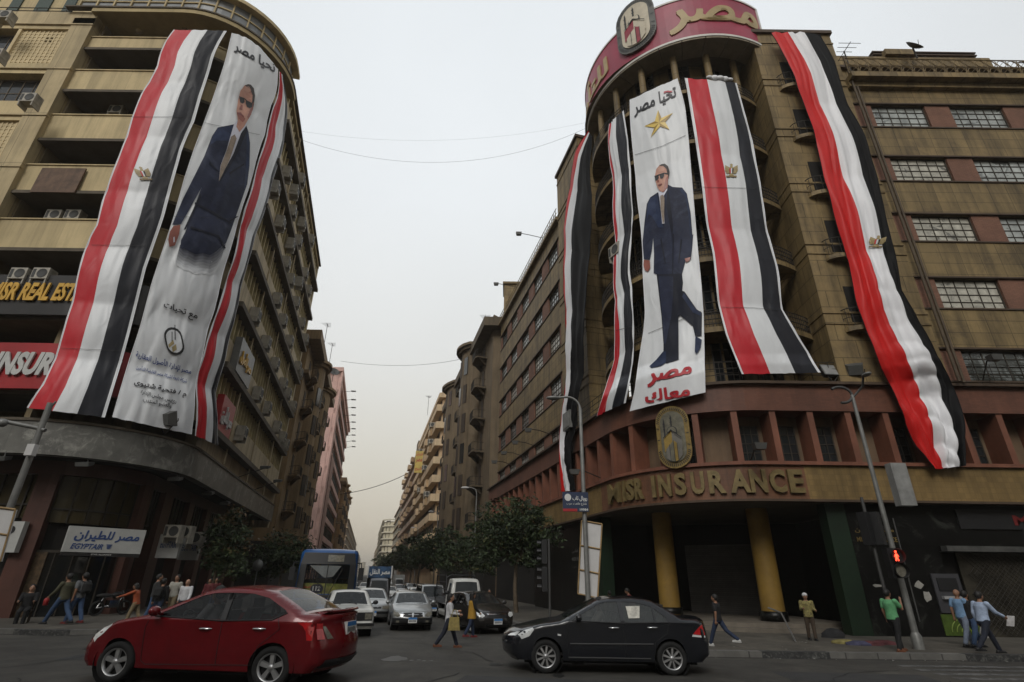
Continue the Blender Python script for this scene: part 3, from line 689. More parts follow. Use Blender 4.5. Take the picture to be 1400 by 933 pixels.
# raised letters on the curved fascia and the shield above them ------------------
letter_gold = mat('aged_gold_letter',(0.185,0.135,0.055),rough=0.5,metal=0.2,var=0.3,vscale=3,mottle=((0.16,0.12,0.05),4,0.5,0.15))
def s_of_px(x,y,z):
    """arc length on the fascia under a photograph pixel at height z"""
    best = None
    for i in range(600):
        s = SA-6+i*0.04
        p = PF.P(s,0.05,z); v = p-EYEP; zz = v.dot(_f); px = CXP+FPX*v.dot(_R)/zz
        if best is None or abs(px-x) < best[0]: best = (abs(px-x),s)
    return best[1]
FL = thing('fascia_lettering','row of raised dull gold letters MISR INSURANCE round the rust tiled fascia','sign lettering',tuple(PF.P(SA+3,0.1,5.15)))
spans = {'M':(833,849),'I':(853,856),'S':(858,868),'R':(869,880),'I2':(892,897),'N':(901,918),'S2':(923,939),'U':(945,963),'R2':(969,991),'A':(997,1024),'N2':(1025,1047),'C':(1051,1073),'E':(1078,1098)}
for k,(x0,x1) in spans.items():
    m = MB(); s0_, s1_ = s_of_px(x0,660,5.65), s_of_px(x1,660,5.65)
    text_on(m,k[0],lambda u,v,h: PF.P(s0_+(s1_-s0_)*u,0.02+(h+0.08)*0.8,5.18+0.92*v),0,bold=0.012 if k == 'M' else 0.04,extrude=0.08)
    m.build('letter',letter_gold,FL)
sc_s = s_of_px(922,600,7.6)
SH = thing('emblem_shield','gold oval relief shield of a walled citadel above the fascia letters','emblem',tuple(PF.P(sc_s,0.1,6.3)))
emblem(SH,lambda x,y,d: PF.P(sc_s+x,0.12+d,7.65+y),1.42,2.75,[mat('shield_gold',(0.22,0.15,0.045),rough=0.45,metal=0.2,var=0.3,vscale=4),mat('shield_field',(0.13,0.12,0.085),rough=0.5,var=0.3,vscale=3),mat('shield_yellow',(0.27,0.18,0.04),rough=0.5,var=0.2),mat('shield_grey',(0.15,0.14,0.12),rough=0.5,var=0.2),black_p],0.12,'relief')
m = MB(); PF.band(m,sc_s-0.5,sc_s+0.5,-0.1,0.12,6.5,8.8); m.build('backing',iron,SH)

# ================================================================== left corner building
tan = mat('tan_render',(0.60,0.475,0.26),rough=0.75,var=0.1,vscale=0.35,stain=0.35,tile=(2.4,3.8),tdark=0.75,tw=0.015,offset=0.0)
tan_pier = mat('tan_pier_panel',(0.53,0.42,0.24),rough=0.75,var=0.12,vscale=0.4,stain=0.4,tile=(2.2,3.8),tdark=0.5,tw=0.02,offset=0.0)
tan_grey = mat('grey_tan_render',(0.50,0.41,0.265),rough=0.8,var=0.14,vscale=0.4,stain=0.5)
tan_dark = mat('loggia_shade_beige',(0.20,0.155,0.09),rough=0.85,var=0.2,vscale=0.5,stain=0.3)  # shading of the recesses put into a darker beige
under = mat('dark_slab',(0.105,0.085,0.062),rough=0.85,var=0.25,vscale=0.7)  # one even dark tone for slabs, ledges, copings and roofs
granite = mat('grey_granite',(0.135,0.132,0.118),rough=0.45,var=0.25,vscale=0.8,mottle=((0.27,0.265,0.235),1.1,0.52,0.12),tile=(1.15,1.6),tdark=0.7,tw=0.01,offset=0.0)
red_granite = mat('red_granite_pillar',(0.085,0.036,0.026),rough=0.45,var=0.15,vscale=1,tile=(1.3,1.2),tdark=0.75,tw=0.008)
amber_win = mat('amber_shop_glass',(0.045,0.034,0.013),rough=0.35,var=0.3,vscale=0.6,spec=0.25)
lattice_m = mat('pierced_block',(0.60,0.48,0.28),rough=0.8,var=0.1)
ac_white = mat('air_conditioner_case',(0.40,0.37,0.31),rough=0.6,var=0.25,vscale=2,stain=0.4)
ac_dark = mat('air_conditioner_fan',(0.05,0.05,0.048),rough=0.7,var=0.2)
pl_pts, PLC = fillet([(-62,22.6),(LL(22.6),22.6),(LL(54),54)],1,5.0,14)
PL = Path(pl_pts)
LB = thing('office_block','tall tan office block with long balconies, a rounded corner and a granite canopy','office building',(PLC.x,PLC.y,0))
lx = lambda x: x+62.0
ly = lambda Y: PL.find_s((LL(Y),Y))
LS_A = PL.find_s(pl_pts[1]); LS_B = PL.find_s(pl_pts[-2]); LE = PL.len
def lpart(mb, name, mats, **kw): return mb.build(name, mats, LB, **kw)
m = MB(); PL.band(m,0,LE,-0.5,0.0,6.57,8.0); lpart(m,'granite_canopy',granite)
m = MB(); PL.band(m,0,LE,-0.45,0.06,8.0,8.12); lpart(m,'canopy_coping',under)
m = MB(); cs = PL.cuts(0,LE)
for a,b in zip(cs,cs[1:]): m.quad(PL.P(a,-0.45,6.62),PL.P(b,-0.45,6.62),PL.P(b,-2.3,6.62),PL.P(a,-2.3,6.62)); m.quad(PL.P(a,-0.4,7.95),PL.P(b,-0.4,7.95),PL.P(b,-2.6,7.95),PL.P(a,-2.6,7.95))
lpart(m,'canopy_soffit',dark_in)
# ground floor
GW = -1.9
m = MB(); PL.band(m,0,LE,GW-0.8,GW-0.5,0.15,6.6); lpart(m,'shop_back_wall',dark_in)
m = MB(); PL.band(m,0,LE,GW-0.5,GW+0.05,6.0,6.62); lpart(m,'shop_lintel',red_granite)
def px_s(path, d, x, y, z):
    p = at_z(x,y,z); return path.find_s((p.x,p.y))
arcm = LS_A+(LS_B-LS_A)*0.5
pillars = [(lx(-30.5),lx(-29.2)),(lx(-25.6),lx(-24.4)),(lx(-21.3),lx(-20.0)),(LS_B-1.3,LS_B-0.1),(ly(30.6),ly(31.9)),(ly(35),ly(36)),(ly(39),ly(40)),(ly(43),ly(44)),(ly(47),ly(48)),(ly(51),ly(52))]
for a,b in pillars:
    m = MB(); PL.band(m,a,b,GW-0.6,GW+0.12,0.15,6.0); lpart(m,'shop_pillar',red_granite)
def shopfront(a, b, z0, z1, z2):
    m = MB(); PL.band(m,a,b,GW-0.3,GW-0.25,z1,z2); f = lpart(m,'upper_window',amber_win)
    r = MB(); n = 5
    for i in range(n+1): q = a+(b-a)*i/n; PL.band(r,q-0.04,q+0.04,GW-0.25,GW-0.17,z1,z2)
    PL.band(r,a,b,GW-0.25,GW-0.18,z1+0.55,z1+0.62); r.build('window_frame',iron,f)
shopfront(lx(-29.2),lx(-25.6),0,4.2,6.0); shopfront(lx(-24.4),lx(-21.3),0,4.1,6.0); shopfront(lx(-20.0),LS_B-1.3,0,3.95,6.0)
for i in range(4,9): shopfront(pillars[i][1],pillars[i+1][0],0,3.4,6.0)
shopfront(LS_B-0.1,ly(30.6),0,3.6,6.0)
# glazed entrance under the airline sign
door_glass = glass('shop_glass',(0.012,0.014,0.015),0.35,0.04)
m = MB(); PL.band(m,lx(-20.0),LS_B-1.3,GW-0.35,GW-0.31,0.15,2.75); d_ = lpart(m,'shop_window',door_glass)
r = MB()
for i in range(6): q = lx(-20.0)+(LS_B-1.3-lx(-20.0))*i/5; PL.band(r,q-0.03,q+0.03,GW-0.31,GW-0.25,0.15,2.75)
PL.band(r,lx(-20.0),LS_B-1.3,GW-0.31,GW-0.24,2.7,2.8); r.build('window_frame',steel_frame,d_)
bronze_door = mat('carved_bronze_door',(0.10,0.065,0.035),rough=0.5,metal=0.3,var=0.4,vscale=6,bump=0.6,bscale=14)
m = MB(); q = lx(-20.0); PL.band(m,q+0.05,q+0.75,GW-0.3,GW-0.18,0.15,2.7); lpart(m,'bronze_door',bronze_door)

# upper floors: parapets from floor level, recess above each
FLR = [9.55,13.3,17.3,21.05,24.85,28.8,32.55]; PT = [11.6,15.35,19.15,22.9,26.75,30.55,33.6]; TOP = 35.35
lA, lB_ = lx(-27.6), ly(28.6)
for k,(z,t) in enumerate(zip(FLR,PT)):
    m = MB(); PL.band(m,lA,lB_,-1.0,-0.55,z,t); lpart(m,'balcony_parapet',tan)
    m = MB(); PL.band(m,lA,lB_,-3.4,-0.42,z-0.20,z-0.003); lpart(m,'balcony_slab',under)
    m = MB(); PL.band(m,lA,lB_,-0.62,-0.48,t,t+0.07); lpart(m,'parapet_coping',tan)
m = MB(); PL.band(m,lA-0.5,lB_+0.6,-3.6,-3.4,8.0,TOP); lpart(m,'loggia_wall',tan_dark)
for k in range(len(FLR)):
    for j,x in enumerate((-26.9,-25.2,-23.4)):
        m = MB(); PL.band(m,lx(x),lx(x)+1.1,-3.38,-3.33,FLR[k]+0.05,FLR[k]+2.9); f = lpart(m,'balcony_door',dark_in)
# dividing piers of the loggia
for s in (lA,lx(-22.3),arcm,LS_B+0.3):
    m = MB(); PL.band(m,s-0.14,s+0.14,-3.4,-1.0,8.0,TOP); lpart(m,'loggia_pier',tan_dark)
# wide pier and the left section
m = MB(); PL.band(m,lx(-29.0),lx(-27.6),-3.6,-0.25,8.0,35.1); lpart(m,'wide_pier',tan_pier)
FLL = [7.6,11.3,15.05,18.8,22.6,26.5,30.4]; ROOFL = 34.5
for z in FLL[1:]+[ROOFL]: m = MB(); PL.band(m,lx(-62),lx(-27.55),-0.4,-0.19,z-0.12,z-0.02); lpart(m,'drip_course',tan_pier)
def left_bay(k, lattice):
    z0 = FLL[k]; z1 = FLL[k+1] if k+1 < len(FLL) else ROOFL
    m = MB(); PL.band(m,lx(-62),lx(-29.0),-1.0,-0.3,z0-0.02,z0+(0.45 if lattice else 1.1)); PL.band(m,lx(-62),lx(-29.0),-1.0,-0.3,z1-0.45,z1-0.02); lpart(m,'spandrel',tan)
    a0, a1 = z0+(0.45 if lattice else 1.1), z1-0.45
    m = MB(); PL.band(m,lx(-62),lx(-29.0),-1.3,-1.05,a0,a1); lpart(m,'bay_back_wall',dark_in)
    x = -29.0 if not lattice else -32.3
    if lattice:
        m = MB(); w = 0.27; xx = -32.2
        PL.band(m,lx(-32.3),lx(-32.1),-0.9,-0.32,a0,a1)
        rows = int((a1-a0)/w); cols = int(3.1/w)
        for i in range(cols+1): PL.band(m,lx(-32.1)+i*3.1/cols-0.05,lx(-32.1)+i*3.1/cols+0.05,-0.55,-0.42,a0,a1)
        for j in range(rows+1): PL.band(m,lx(-32.1),lx(-29.0),-0.54,-0.43,a0+j*(a1-a0)/rows-0.05,a0+j*(a1-a0)/rows+0.05)
        for i in range(cols):
            for j in range(rows):
                cx, cz = lx(-32.1)+(i+0.5)*3.1/cols, a0+(j+0.5)*(a1-a0)/rows
                if k == 6 and i in (6,7) and j in (7,8): continue
                PL.band(m,cx-0.05,cx+0.05,-0.52,-0.45,cz-0.14,cz+0.14); PL.band(m,cx-0.14,cx+0.14,-0.515,-0.455,cz-0.05,cz+0.05)
        lpart(m,'lattice_screen',lattice_m)
    while x > -46:
        window(LB,PL.P,lx(x)-3.1,lx(x)-0.15,a0+0.05,a1-0.05,-0.85,4,2,mat('brown_window_frame',(0.16,0.125,0.085),rough=0.7,var=0.2),glass('loggia_pane',(0.03,0.033,0.036),0.15,0.08),0.07)
        x -= 3.1
for k in range(7): left_bay(k, k in (2,4,6))
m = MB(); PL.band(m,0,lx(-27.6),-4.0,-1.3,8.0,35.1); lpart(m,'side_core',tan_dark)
m = MB(); PL.band(m,0,lx(-27.6),-4.0,-0.25,34.5,35.65); lpart(m,'roof_band',tan_pier)
m = MB()
for z in (35.95,36.25): m.tube([PL.P(lx(-40),-0.4,z),PL.P(lx(-27.7),-0.4,z),PL.P(lx(-27.7),-3.0,z)],0.03,5)
for x in range(-40,-27,2): m.tube([PL.P(lx(x),-0.4,35.6),PL.P(lx(x),-0.4,36.25)],0.03,5)
lpart(m,'roof_rail',iron)
# great roof slab flush with the canopy below
m = MB(); PL.band(m,lA-0.2,ly(29.5),-4.2,0.05,35.35,35.7); PL.band(m,ly(29.5),LE,-3,-0.1,35.35,35.7); lpart(m,'roof_slab',mat('slab_soffit',(0.42,0.33,0.17),rough=0.8,var=0.15,vscale=0.3,stain=0.2))
m = MB(); PL.band(m,lA-2.0,LE,-0.2,0.12,35.7,35.82); lpart(m,'slab_edge',under)
for s in (lx(-25.5),lx(-22),arcm-2):
    p = PL.P(s,-1.3,35.34); m = MB(); m.lathe([(0.0,-0.12),(0.16,-0.12),(0.2,-0.02),(0.2,0.02)],(p.x,p.y,p.z),12); lpart(m,'slab_lamp',tan_grey)
# roof storey: glazed veranda set back on the slab
ver = mat('veranda_blind',(0.20,0.21,0.22),rough=0.4,var=0.2,vscale=1)
m = MB(); PL.band(m,lx(-29.5),LS_B+1,-0.9,-0.35,35.82,36.15); PL.band(m,lx(-29.5),LS_B+1,-1.2,-0.1,38.0,38.3); lpart(m,'veranda_wall',tan)
m = MB(); PL.band(m,lx(-29.5),LS_B+1,-0.65,-0.6,36.15,38.0); f = lpart(m,'veranda_window',ver)
m = MB(); s = lx(-29.5)
while s < LS_B+1: PL.band(m,s-0.05,s+0.05,-0.6,-0.5,36.15,38.0); s += 1.15
PL.band(m,lx(-29.5),LS_B+1,-0.6,-0.52,37.2,37.28); m.build('window_frame',tan,f)
m = MB(); PL.band(m,0,lx(-31),-5,-0.9,35.65,39.5); lpart(m,'roof_house',tan)
for x in (-36.5,-32.8):
    m = MB(); PL.band(m,lx(x),lx(x)+0.95,-0.9,-0.82,36.3,38.4); PL.band(m,lx(x)+1.9,lx(x)+2.6,-0.9,-0.82,36.3,38.4); lpart(m,'shutter',mat('green_shutter',(0.03,0.06,0.045),rough=0.6,var=0.2,tile=(3,0.09),tdark=0.6))
# street side ------------------------------------------------------------------
sB = lB_
for k,(z,t) in enumerate(zip(FLR,PT)):
    t2 = z+1.75; nz = FLR[k+1] if k+1 < len(FLR) else TOP
    m = MB(); PL.band(m,sB,LE,-1.0,-0.15,z,t2); lpart(m,'street_parapet',tan_grey)
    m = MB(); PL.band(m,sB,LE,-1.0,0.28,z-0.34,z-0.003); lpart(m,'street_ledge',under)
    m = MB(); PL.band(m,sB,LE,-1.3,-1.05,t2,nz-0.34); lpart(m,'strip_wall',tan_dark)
    m = MB(); s = sB+0.5
    while s < LE: PL.band(m,s-0.07,s+0.07,-1.05,-0.2,t2,nz-0.34); s += 0.85
    lpart(m,'sunshade_fin',mat('cream_fin',(0.46,0.38,0.20),rough=0.8,var=0.2,vscale=1))
    m = MB(); PL.band(m,sB,LE,-1.05,-1.02,t2+0.1,nz-0.45); lpart(m,'strip_window',pane_dark)
m = MB(); PL.band(m,sB,LE,-0.9,-0.3,7.95,9.2); lpart(m,'street_wall',tan_grey)
m = MB(); p0 = PL.P(LE,-0.2,0); p1 = PL.P(LE,-16,0); m.hexa([(p0.x,p0.y-0.2,6),(p1.x,p1.y-0.2,6),(p1.x,p1.y+0.2,6),(p0.x,p0.y+0.2,6)],[(p0.x,p0.y-0.2,36.1),(p1.x,p1.y-0.2,36.1),(p1.x,p1.y+0.2,36.1),(p0.x,p0.y+0.2,36.1)]); lpart(m,'end_wall',tan_grey)
m = MB(); m.prism([(-62,26.5),(-20.5,26.5),(LL(31,-4.2),31),(LL(53.8,-4.2),53.8),(-62,60)],35.2,35.7); lpart(m,'flat_roof',under)
# pipes
for Y in (33.5,40.5,47.5):
    m = MB(); s = ly(Y); m.tube([PL.P(s,0.0,8.2),PL.P(s,0.0,35.5)],0.06,6); lpart(m,'wall_pipe',tan_grey)

# ------------------------------------------------------------------ air conditioners, each a thing
def ac_proto(name):
    t = thing(name,'x','air conditioner',(0,0,0))
    m = MB(); m.box(-0.42,0.42,0.02,0.52,0.0,0.62); m.box(-0.4,-0.34,-0.02,0.5,-0.28,0.0); m.box(0.34,0.4,-0.02,0.5,-0.28,0.0); m.build('casing',ac_white,t)
    m = MB(); m.lathe([(0.0,0.53),(0.23,0.53),(0.25,0.54),(0.25,0.51)],(-0.1,0,0.31),14,axis='y'); m.box(0.24,0.38,0.51,0.535,0.08,0.54); m.build('fan_grille',ac_dark,t)
    return t
ACP = [None]
ORD = ['first','second','third','fourth','fifth','sixth','seventh','eighth','ninth','tenth','eleventh','twelfth']
def put_ac(p, rotz, label, group, sc=1.0):
    if ACP[0] is None: ACP[0] = ac_proto('air_conditioner'); o = ACP[0]; o.location = p; o.rotation_euler = (0,0,rotz); o.scale = (sc,)*3; o['label'] = label; o['group'] = group
    else: o = dup(ACP[0],p,rotz,label,group,(sc,)*3)
    return o
z3 = lambda x,y: (290+x/3.889,380+y/3.889)
acpx = [z3(*q) for q in ((228,200),(345,115),(375,225),(285,345),(332,460),(445,130),(475,240),(410,335),(490,345),(240,615),(290,690),(372,590),(397,628),(345,790),(375,845),(425,700),(155,825),(390,885),(455,470),(460,525),(415,10),(485,5),(505,85))]
acpx += [(375,258),(383,305),(398,330),(388,372),(404,345),(413,303),(398,295),(402,262),(392,238),(411,246),(424,330),(409,385)]
pos = []
for x,y in acpx:
    d = ray(x,y); k = (-9.75+0.15)                        # plane x+0.25y = k
    t = k/(d.x+0.25*d.y); p = EYEP+d*t
    if 29 < p.y < 53.5 and 8 < p.z < 35.3: pos.append(p)
sdir = Vector((-0.25,1,0)).normalized(); outl = Vector((1,0.25,0)).normalized(); rotL = atan2(outl.y,outl.x)-pi/2
rows = {}
for p in pos:
    k = max(i for i in range(len(FLR)) if FLR[i]-0.7 <= p.z or i == 0); rows.setdefault(k,[]).append(p)
def add_acs(rows, where, grp):
    for k,ps in rows.items():
        ps.sort(key=lambda p: p.y)
        for j,p in enumerate(ps):
            z = min(max(p.z-0.3,FLR[k]+0.35),FLR[k]+2.3)
            q = PL.P(PL.find_s((p.x,p.y)),-0.13,z); put_ac(q,rotL,f'air conditioner on the {where}, {ORD[k]} row up, {ORD[j]} from the corner',grp,1.15)
add_acs(rows,'tan block street front','air conditioners on the street front of the tan block')
for (x,y,Y,lab) in ((48,143,21.9,'rusty air conditioner below the plain window row beside the wide tan pier'),(14,30,22.0,'air conditioner by the green shutters at roof level'),(3,82,21.9,'air conditioner cut by the frame edge below the top lattice screen'),
                (165,158,24.5,'air conditioner standing in the shaded balcony above the brown balcony sheet'),(82,301,24.3,'air conditioner in the balcony under the brown balcony sheet, beside a second one'),(108,301,24.3,'air conditioner in the balcony under the brown balcony sheet, nearer the flag'),
                (36,381,23.1,'air conditioner on the balcony floor above gold sign letters, nearer the pier'),(66,381,23.1,'air conditioner on the balcony floor above gold sign letters, nearer the flag')):
    p = at_y(x,y,Y); put_ac(p+Vector((0,0,-0.3)),pi,lab,'air conditioners on the square front of the tan block')

# ------------------------------------------------------------------ signs on the left block
sign_black = mat('black_sign_panel',(0.022,0.020,0.020),rough=0.4,var=0.2)
sign_red = mat('red_sign_panel',(0.33,0.022,0.026),rough=0.4,var=0.12,vscale=0.5)
gold_let = mat('golden_sign_letter',(0.62,0.36,0.05),rough=0.4,var=0.15,vscale=2)
grey_let = mat('silver_sign_letter',(0.50,0.50,0.48),rough=0.4,var=0.1)
blue_let = mat('navy_letter',(0.03,0.065,0.19),rough=0.5,var=0.1)
sign_grey = mat('pale_grey_sign',(0.42,0.42,0.40),rough=0.45,var=0.12,vscale=1)
def flat_fn(x0, x1, z0, z1, Y, lift=0.0, dep=0.6, slant=0.0):
    return lambda u,v,h: Vector((x0+(x1-x0)*u, Y-lift-(h+0.01)*dep, z0+(z1-z0)*v))
t = thing('lettered_sign','black balcony sign with golden MISR REAL ESTATE letters','sign',(-26,21.9,13.2))
m = MB(); PL.band(m,lx(-46),lx(-20.9)+2.5,-0.4,-0.1,13.25,15.45); m.build('panel',sign_black,t)
a, b = at_y(-14,405,22.7), at_y(136,405,22.7)
m = MB(); text_on(m,'MISR REAL ESTATE',lambda u,v,h: PL.P(lx(a.x)+(b.x-a.x)*u,-0.05+(h+0.11)*0.4,13.95+1.0*v),0,bold=0.035,shear=0.2,extrude=0.1); m.build('lettering',gold_let,t)
t = thing('lettered_sign','red balcony sign with silver MISR INSURANCE letters, left of the banners','sign',(-26,21.9,9.5))
m = MB(); PL.band(m,lx(-46),lx(-20.9)+4.5,-0.4,-0.1,9.5,11.75); m.build('panel',sign_red,t)
a, b = at_y(-78,505,22.65), at_y(148,505,22.65)
m = MB(); text_on(m,'MISR INSURANCE',lambda u,v,h: PL.P(lx(a.x)+(b.x-a.x)*u,-0.05+(h+0.11)*0.4,10.1+1.15*v),0,bold=0.045,shear=0.2,extrude=0.1); m.build('lettering',grey_let,t)
# signs round the corner on the street side
t = thing('lettered_sign','grey sign with golden Arabic letters on the street front behind the banners','sign',tuple(PL.P(ly(32),0,13)))
m = MB(); PL.band(m,ly(30.2),ly(34.0),-0.14,0.3,13.4,15.6); m.build('panel',mat('dull_grey_panel',(0.17,0.17,0.165),rough=0.4,var=0.15),t)
m = MB(); text_on(m,'مصر للأصول',lambda u,v,h: PL.P(ly(30.5)+3.0*(u),0.31+(h+0.02),14.0+1.1*v),0,bold=0.03,extrude=0.06,ar=True); m.build('lettering',gold_let,t)
t = thing('lettered_sign','red sign with silver Arabic letters on the street front just above the canopy','sign',tuple(PL.P(ly(32),0,9)))
m = MB(); PL.band(m,ly(29.6),ly(32.4),-0.14,0.25,9.5,11.6); m.build('panel',sign_red,t)
m = MB(); text_on(m,'مصر للتأمين',lambda u,v,h: PL.P(ly(29.8)+2.3*u,0.26+(h+0.02),9.9+1.2*v),0,bold=0.03,extrude=0.06,ar=True); m.build('lettering',grey_let,t)
# brown sheet over a balcony rail
p = at_y(78,240,22.9); 
m = MB(); m.hexa([(p.x-1.1,22.92,p.z-1.15),(p.x+1.35,22.92,p.z-1.15),(p.x+1.35,23.0,p.z-1.15),(p.x-1.1,23.0,p.z-1.15)],[(p.x-1.1,22.98,p.z+0.6),(p.x+1.35,22.98,p.z+0.6),(p.x+1.35,23.06,p.z+0.6),(p.x-1.1,23.06,p.z+0.6)])
o = m.build('balcony_sheet',mat('rusty_brown_sheet',(0.13,0.075,0.045),rough=0.7,var=0.3,vscale=2,stain=0.3)); tag(o,'rusty brown sheet hung over a tan balcony parapet','sheet')
# airline shop sign on the corner (chord between the two pillars)
A_, B_ = at_y(97,717,24.3), at_y(200,727,26.55); C_, D_ = at_y(86,752,24.3), at_y(193,760,26.55)
zt, zb = (A_.z+B_.z)/2, (C_.z+D_.z)/2
o3 = Vector((A_.x,24.3,zb)); ex = Vector((B_.x-A_.x,26.55-24.3,0)); ez = Vector((0,0,zt-zb)); en = Vector((ex.y,-ex.x,0)).normalized()
t = thing('shop_sign','white airline shop sign with blue Arabic lettering over the dark glass entrance','sign',tuple(o3))
def slab(m, o, ex, ez, en, th, k=0): m.hexa([o,o+ex,o+ex-en*th,o-en*th],[o+ez,o+ex+ez,o+ex+ez-en*th,o+ez-en*th],k)
m = MB(); slab(m,o3,ex,ez,en,0.25); m.build('panel',sign_grey,t)
m = MB(); slab(m,o3-ez*0.14-en*0.02,ex*1.0,ez*0.135,en,0.2); m.build('lower_strip',sign_black,t)
m = MB(); f_ = lambda u0,u1,v0,v1: (lambda u,v,h: o3+ex*(u0+(u1-u0)*u)+ez*(v0+(v1-v0)*v)+en*(0.012+h*0.2))
text_on(m,'مصر للطيران',f_(0.09,0.93,0.42,0.86),0,bold=0.035,shear=0.15,ar=True); text_on(m,'EGYPTAIR',f_(0.08,0.48,0.12,0.34),0,bold=0.03,shear=0.3)
for i in range(4): m.poly([o3+ex*q[0]+ez*q[1]+en*0.012 for q in ((0.51+0.005*i,0.34-0.05*i),(0.60,0.34-0.05*i),(0.585-0.01*i,0.30-0.05*i),(0.53+0.005*i,0.305-0.05*i))])
m.build('lettering',blue_let,t)
m = MB(); text_on(m,'STAR ALLIANCE',lambda u,v,h: o3-ez*0.10+ex*(0.36+0.26*u)+ez*(0.06*v)-en*0.008,0,bold=0.02); m.build('small_lettering',grey_let,t)
# two grey box signs and the condensers above them further round, plus the sign left of the first pillar
for i,(x,y,Y,lab) in enumerate(((243,748,29.6,'grey box sign with faded blue lettering below stacked condensers'),(270,752,32.6,'second grey box sign further up the street, behind the round tree'))):
    c = at_y(x,y,Y); d1 = sdir
    t = thing('box_sign',lab,'sign',(c.x,c.y,c.z-0.6))
    m = MB(); o_ = Vector((c.x,c.y,c.z-0.55))-d1*0.15; slab(m,o_-outl*0.9,outl*1.0,Vector((0,0,1.15)),-d1,0.35); slab(m,o_+outl*0.1,d1*0.35,Vector((0,0,1.15)),outl,0.9) if False else None; m.build('panel',sign_grey,t)
    m = MB(); g0 = o_-outl*0.9
    for txt,v0,v1 in (('EGYPTAIR',0.42,0.70),): text_on(m,txt,lambda u,v,h: g0+outl*(0.12+0.75*u)+Vector((0,0,1.15*(v0+(v1-v0)*v)))-d1*0.012,0,bold=0.02)
    m.build('lettering',blue_let,t)
for i,(x,y,Y) in enumerate(((243,726,29.2),(257,727,29.9),(272,735,32.0))):
    c = at_y(x,y,Y); put_ac(c+Vector((0,0,-0.35)),pi,f'white condenser above the grey box signs, {ORD[i]} from the airline shop','condensers above the box signs',0.98)
c = at_y(18,735,24.2); t = thing('box_sign','pale box sign under the canopy left of the first red pillar','sign',(c.x,c.y,c.z-0.6))
m = MB(); m.box(c.x-1.0,c.x+0.35,c.y-0.1,c.y+0.15,c.z-0.6,c.z+0.65); m.build('panel',sign_grey,t)
m = MB(); m.poly([Vector((c.x-0.1+0.16*cos(a_*pi/8),c.y-0.112,c.z+0.3+0.16*sin(a_*pi/8))) for a_ in range(16)]); m.build('emblem',black_p,t)
# soffit lamps under the canopy
lampm = mat('grey_floodlight',(0.10,0.10,0.095),rough=0.5,metal=0.3,var=0.15); lensm = mat('floodlight_lens',(0.25,0.25,0.24),rough=0.2,var=0.2)
for i,(x,y) in enumerate(((116,635),(240,655),(285,675),(308,688),(2,627))):
    p = at_z(x,y,6.3); t = thing('canopy_lamp',['floodlight under the granite canopy over the airline sign','floodlight under the canopy just right of the airline sign','round lamp under the canopy above the stacked condensers','round lamp under the canopy above the round street tree','floodlight under the canopy at the frame edge'][i],'lamp',tuple(p),'lamps under the granite canopy')
    m = MB(); m.hexa([(p.x-0.3,p.y-0.15,p.z-0.12),(p.x+0.3,p.y-0.15,p.z-0.12),(p.x+0.26,p.y+0.2,p.z),(p.x-0.26,p.y+0.2,p.z)],[(p.x-0.3,p.y-0.2,p.z+0.05),(p.x+0.3,p.y-0.2,p.z+0.05),(p.x+0.26,p.y+0.2,p.z+0.14),(p.x-0.26,p.y+0.2,p.z+0.14)]); m.tube([p+Vector((0,0.1,0.1)),p+Vector((0,0.1,0.33))],0.03,6); m.build('lamp_housing',lampm,t)
    m = MB(); m.quad((p.x-0.26,p.y-0.14,p.z-0.125),(p.x+0.26,p.y-0.14,p.z-0.125),(p.x+0.22,p.y+0.14,p.z-0.035),(p.x-0.22,p.y+0.14,p.z-0.035)); m.build('lens',lensm,t)
# floodlights standing on the canopy edge, on bent arms
def floodlight(p, face, lab, grp, sc=1.0):
    t = thing('floodlight',lab,'floodlight',tuple(p),grp); f = Vector((face[0],face[1],0)).normalized(); r = Vector((-f.y,f.x,0))
    m = MB(); c = p+Vector((0,0,0.55*sc)); up = (Vector((0,0,1))*0.75+f*0.55).normalized(); nn = f*0.75-Vector((0,0,0.5)); w,h,d = 0.36*sc,0.27*sc,0.28*sc; b = (f*0.9+Vector((0,0,0.35))).normalized(); u2 = Vector((0,0,1))-b*b.z; u2.normalize()
    m.hexa([c-r*w-u2*h,c+r*w-u2*h,c+r*w*0.7-u2*h*0.7-b*d,c-r*w*0.7-u2*h*0.7-b*d],[c-r*w+u2*h,c+r*w+u2*h,c+r*w*0.7+u2*h*0.7-b*d,c-r*w*0.7+u2*h*0.7-b*d]); m.build('lamp_housing',lampm,t)
    m = MB(); m.quad(c-r*w*0.9-u2*h*0.9+b*0.01,c+r*w*0.9-u2*h*0.9+b*0.01,c+r*w*0.9+u2*h*0.9+b*0.01,c-r*w*0.9+u2*h*0.9+b*0.01); m.build('lens',lensm,t)
    m = MB(); m.tube([p,c-r*w*1.1-u2*0.1,c-r*w*1.1],0.025,5); m.tube([p,c+r*w*1.1-u2*0.1,c+r*w*1.1],0.025,5); m.build('bracket',iron,t)
p = at_z(222,592,8.15); floodlight(Vector((p.x,p.y+0.15,8.12)),(0.2,1),'floodlight on the granite canopy in front of the white portrait banner foot','floodlights lighting the facades',1.4)
